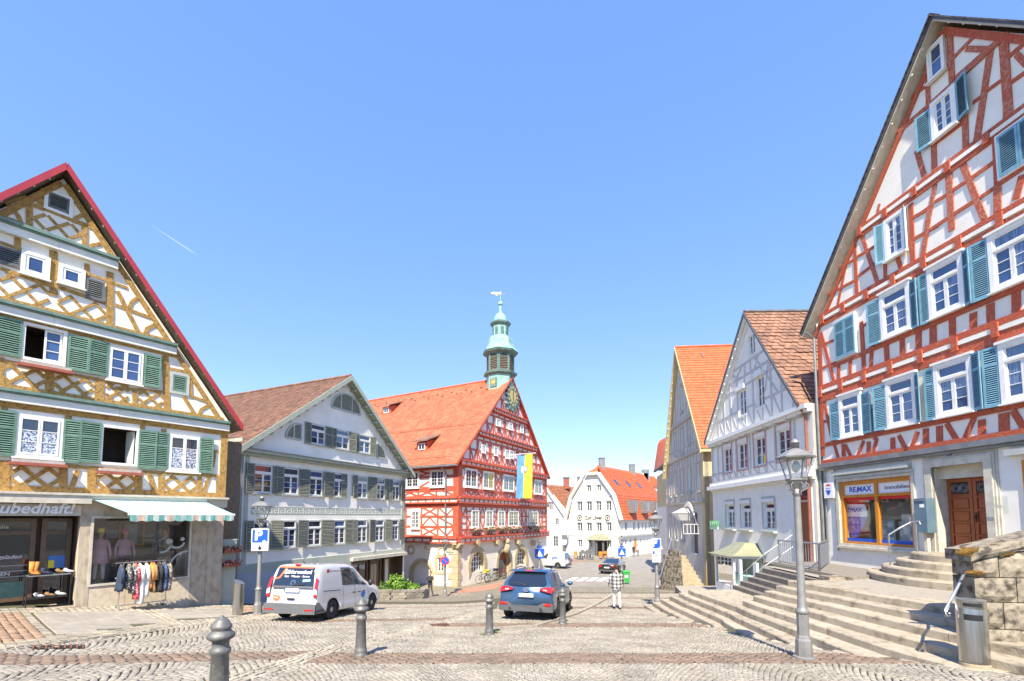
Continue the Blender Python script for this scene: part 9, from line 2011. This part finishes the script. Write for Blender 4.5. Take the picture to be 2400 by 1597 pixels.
# black cut-out figure by the town hall arch
q=at(1008,1391,33.0);q.z=Gf(q.x,q.y);T=thing('person','figure in black leaning with crossed arms beside the town hall arch','person',q)
human(T,q,1.72,R(190),dict(arm_l=((-.26,.06,1.18),(-.05,.2,1.16),(.04,.2,1.18)),arm_r=((.26,.06,1.18),(.05,.2,1.12),(-.04,.2,1.13)),leg_l=((-.14,.06,.50),(-.26,.08,.09),(-.30,.20,.03)),leg_r=((.09,.02,.50),(.10,0,.09),(.11,.14,.03))),['skin','black_soft','black_soft','black'],zones=lambda x,y,z:0 if z>1.5 else 1,face=False)
# mannequins in the shop window
def mann(u,o_,top_m,low_m,hair,label,coat=True,H=1.72,hat=None):
    z=swin[2]+.02;b=FL.w(u,z,o_);T=thing('mannequin',label,'mannequin',b,'mannequins in the shop window');hd=math.atan2(FL.n.x,FL.n.y)
    W_,k=human(T,b,H,hd,STAND,['skin',top_m,low_m,'black'],hair=hair,zones=zon,face=False)
    mb=MB();mb.smooth=True;lo=.62 if coat else .88;mb.loft([[W_(rx*math.cos(a_),ry*math.sin(a_),zz)for a_ in np.linspace(0,6.283,17)[:-1]]for zz,rx,ry in((lo,.26,.19),(.9,.21,.16),(1.1,.18,.14),(1.3,.21,.15),(1.42,.16,.11),(1.46,.08,.08))],False);mb.build('coat' if coat else 'jacket',top_m,T)
    if hat:mb=MB();mb.lathe([(.10,0),(.10,.14),(.095,.15)],W_(0,0,1.66),12);mb.build('hat',hat,T)
zsc=(swin[3]-swin[2]-.1)/1.85
mann(-3.55,-.55,'cloth_pink','cloth_greyw','hair_blond','mannequin in a long pink coat and yellow hat at the left of the window',True,1.75,'yellow_print');mann(-2.85,-.75,'cloth_pink','denim','hair_blond','blond mannequin in a short pink jacket and red cap, second in the window',False,1.72,'cloth_rose');mann(-1.62,-1.0,'cloth_leopard','cloth_camel','hair_blond','mannequin with curly brown hair at the right of the window',True,1.72)
# thin vapour trail, far off and high up
vt=bpy.data.materials.new('vapour');vt.use_nodes=True;MATS['vapour']=vt;n_,l_=vt.node_tree.nodes,vt.node_tree.links;pb=n_['Principled BSDF'];pb.inputs['Base Color'].default_value=(.9,.9,.9,1);pb.inputs['Roughness'].default_value=1;pb.inputs['Alpha'].default_value=.10
a,b=at(350,525,1500),at(462,598,1300);mb=MB();mb.smooth=True;mb.tube([a.lerp(b,t)for t in np.linspace(0,1,9)],1,6,rs=[.2,.5,.9,1.2,1.5,1.6,1.7,1.5,.4]);o=mb.build('contrail','vapour',None);tag(o,'thin white vapour trail in the blue sky above the ochre house','contrail')
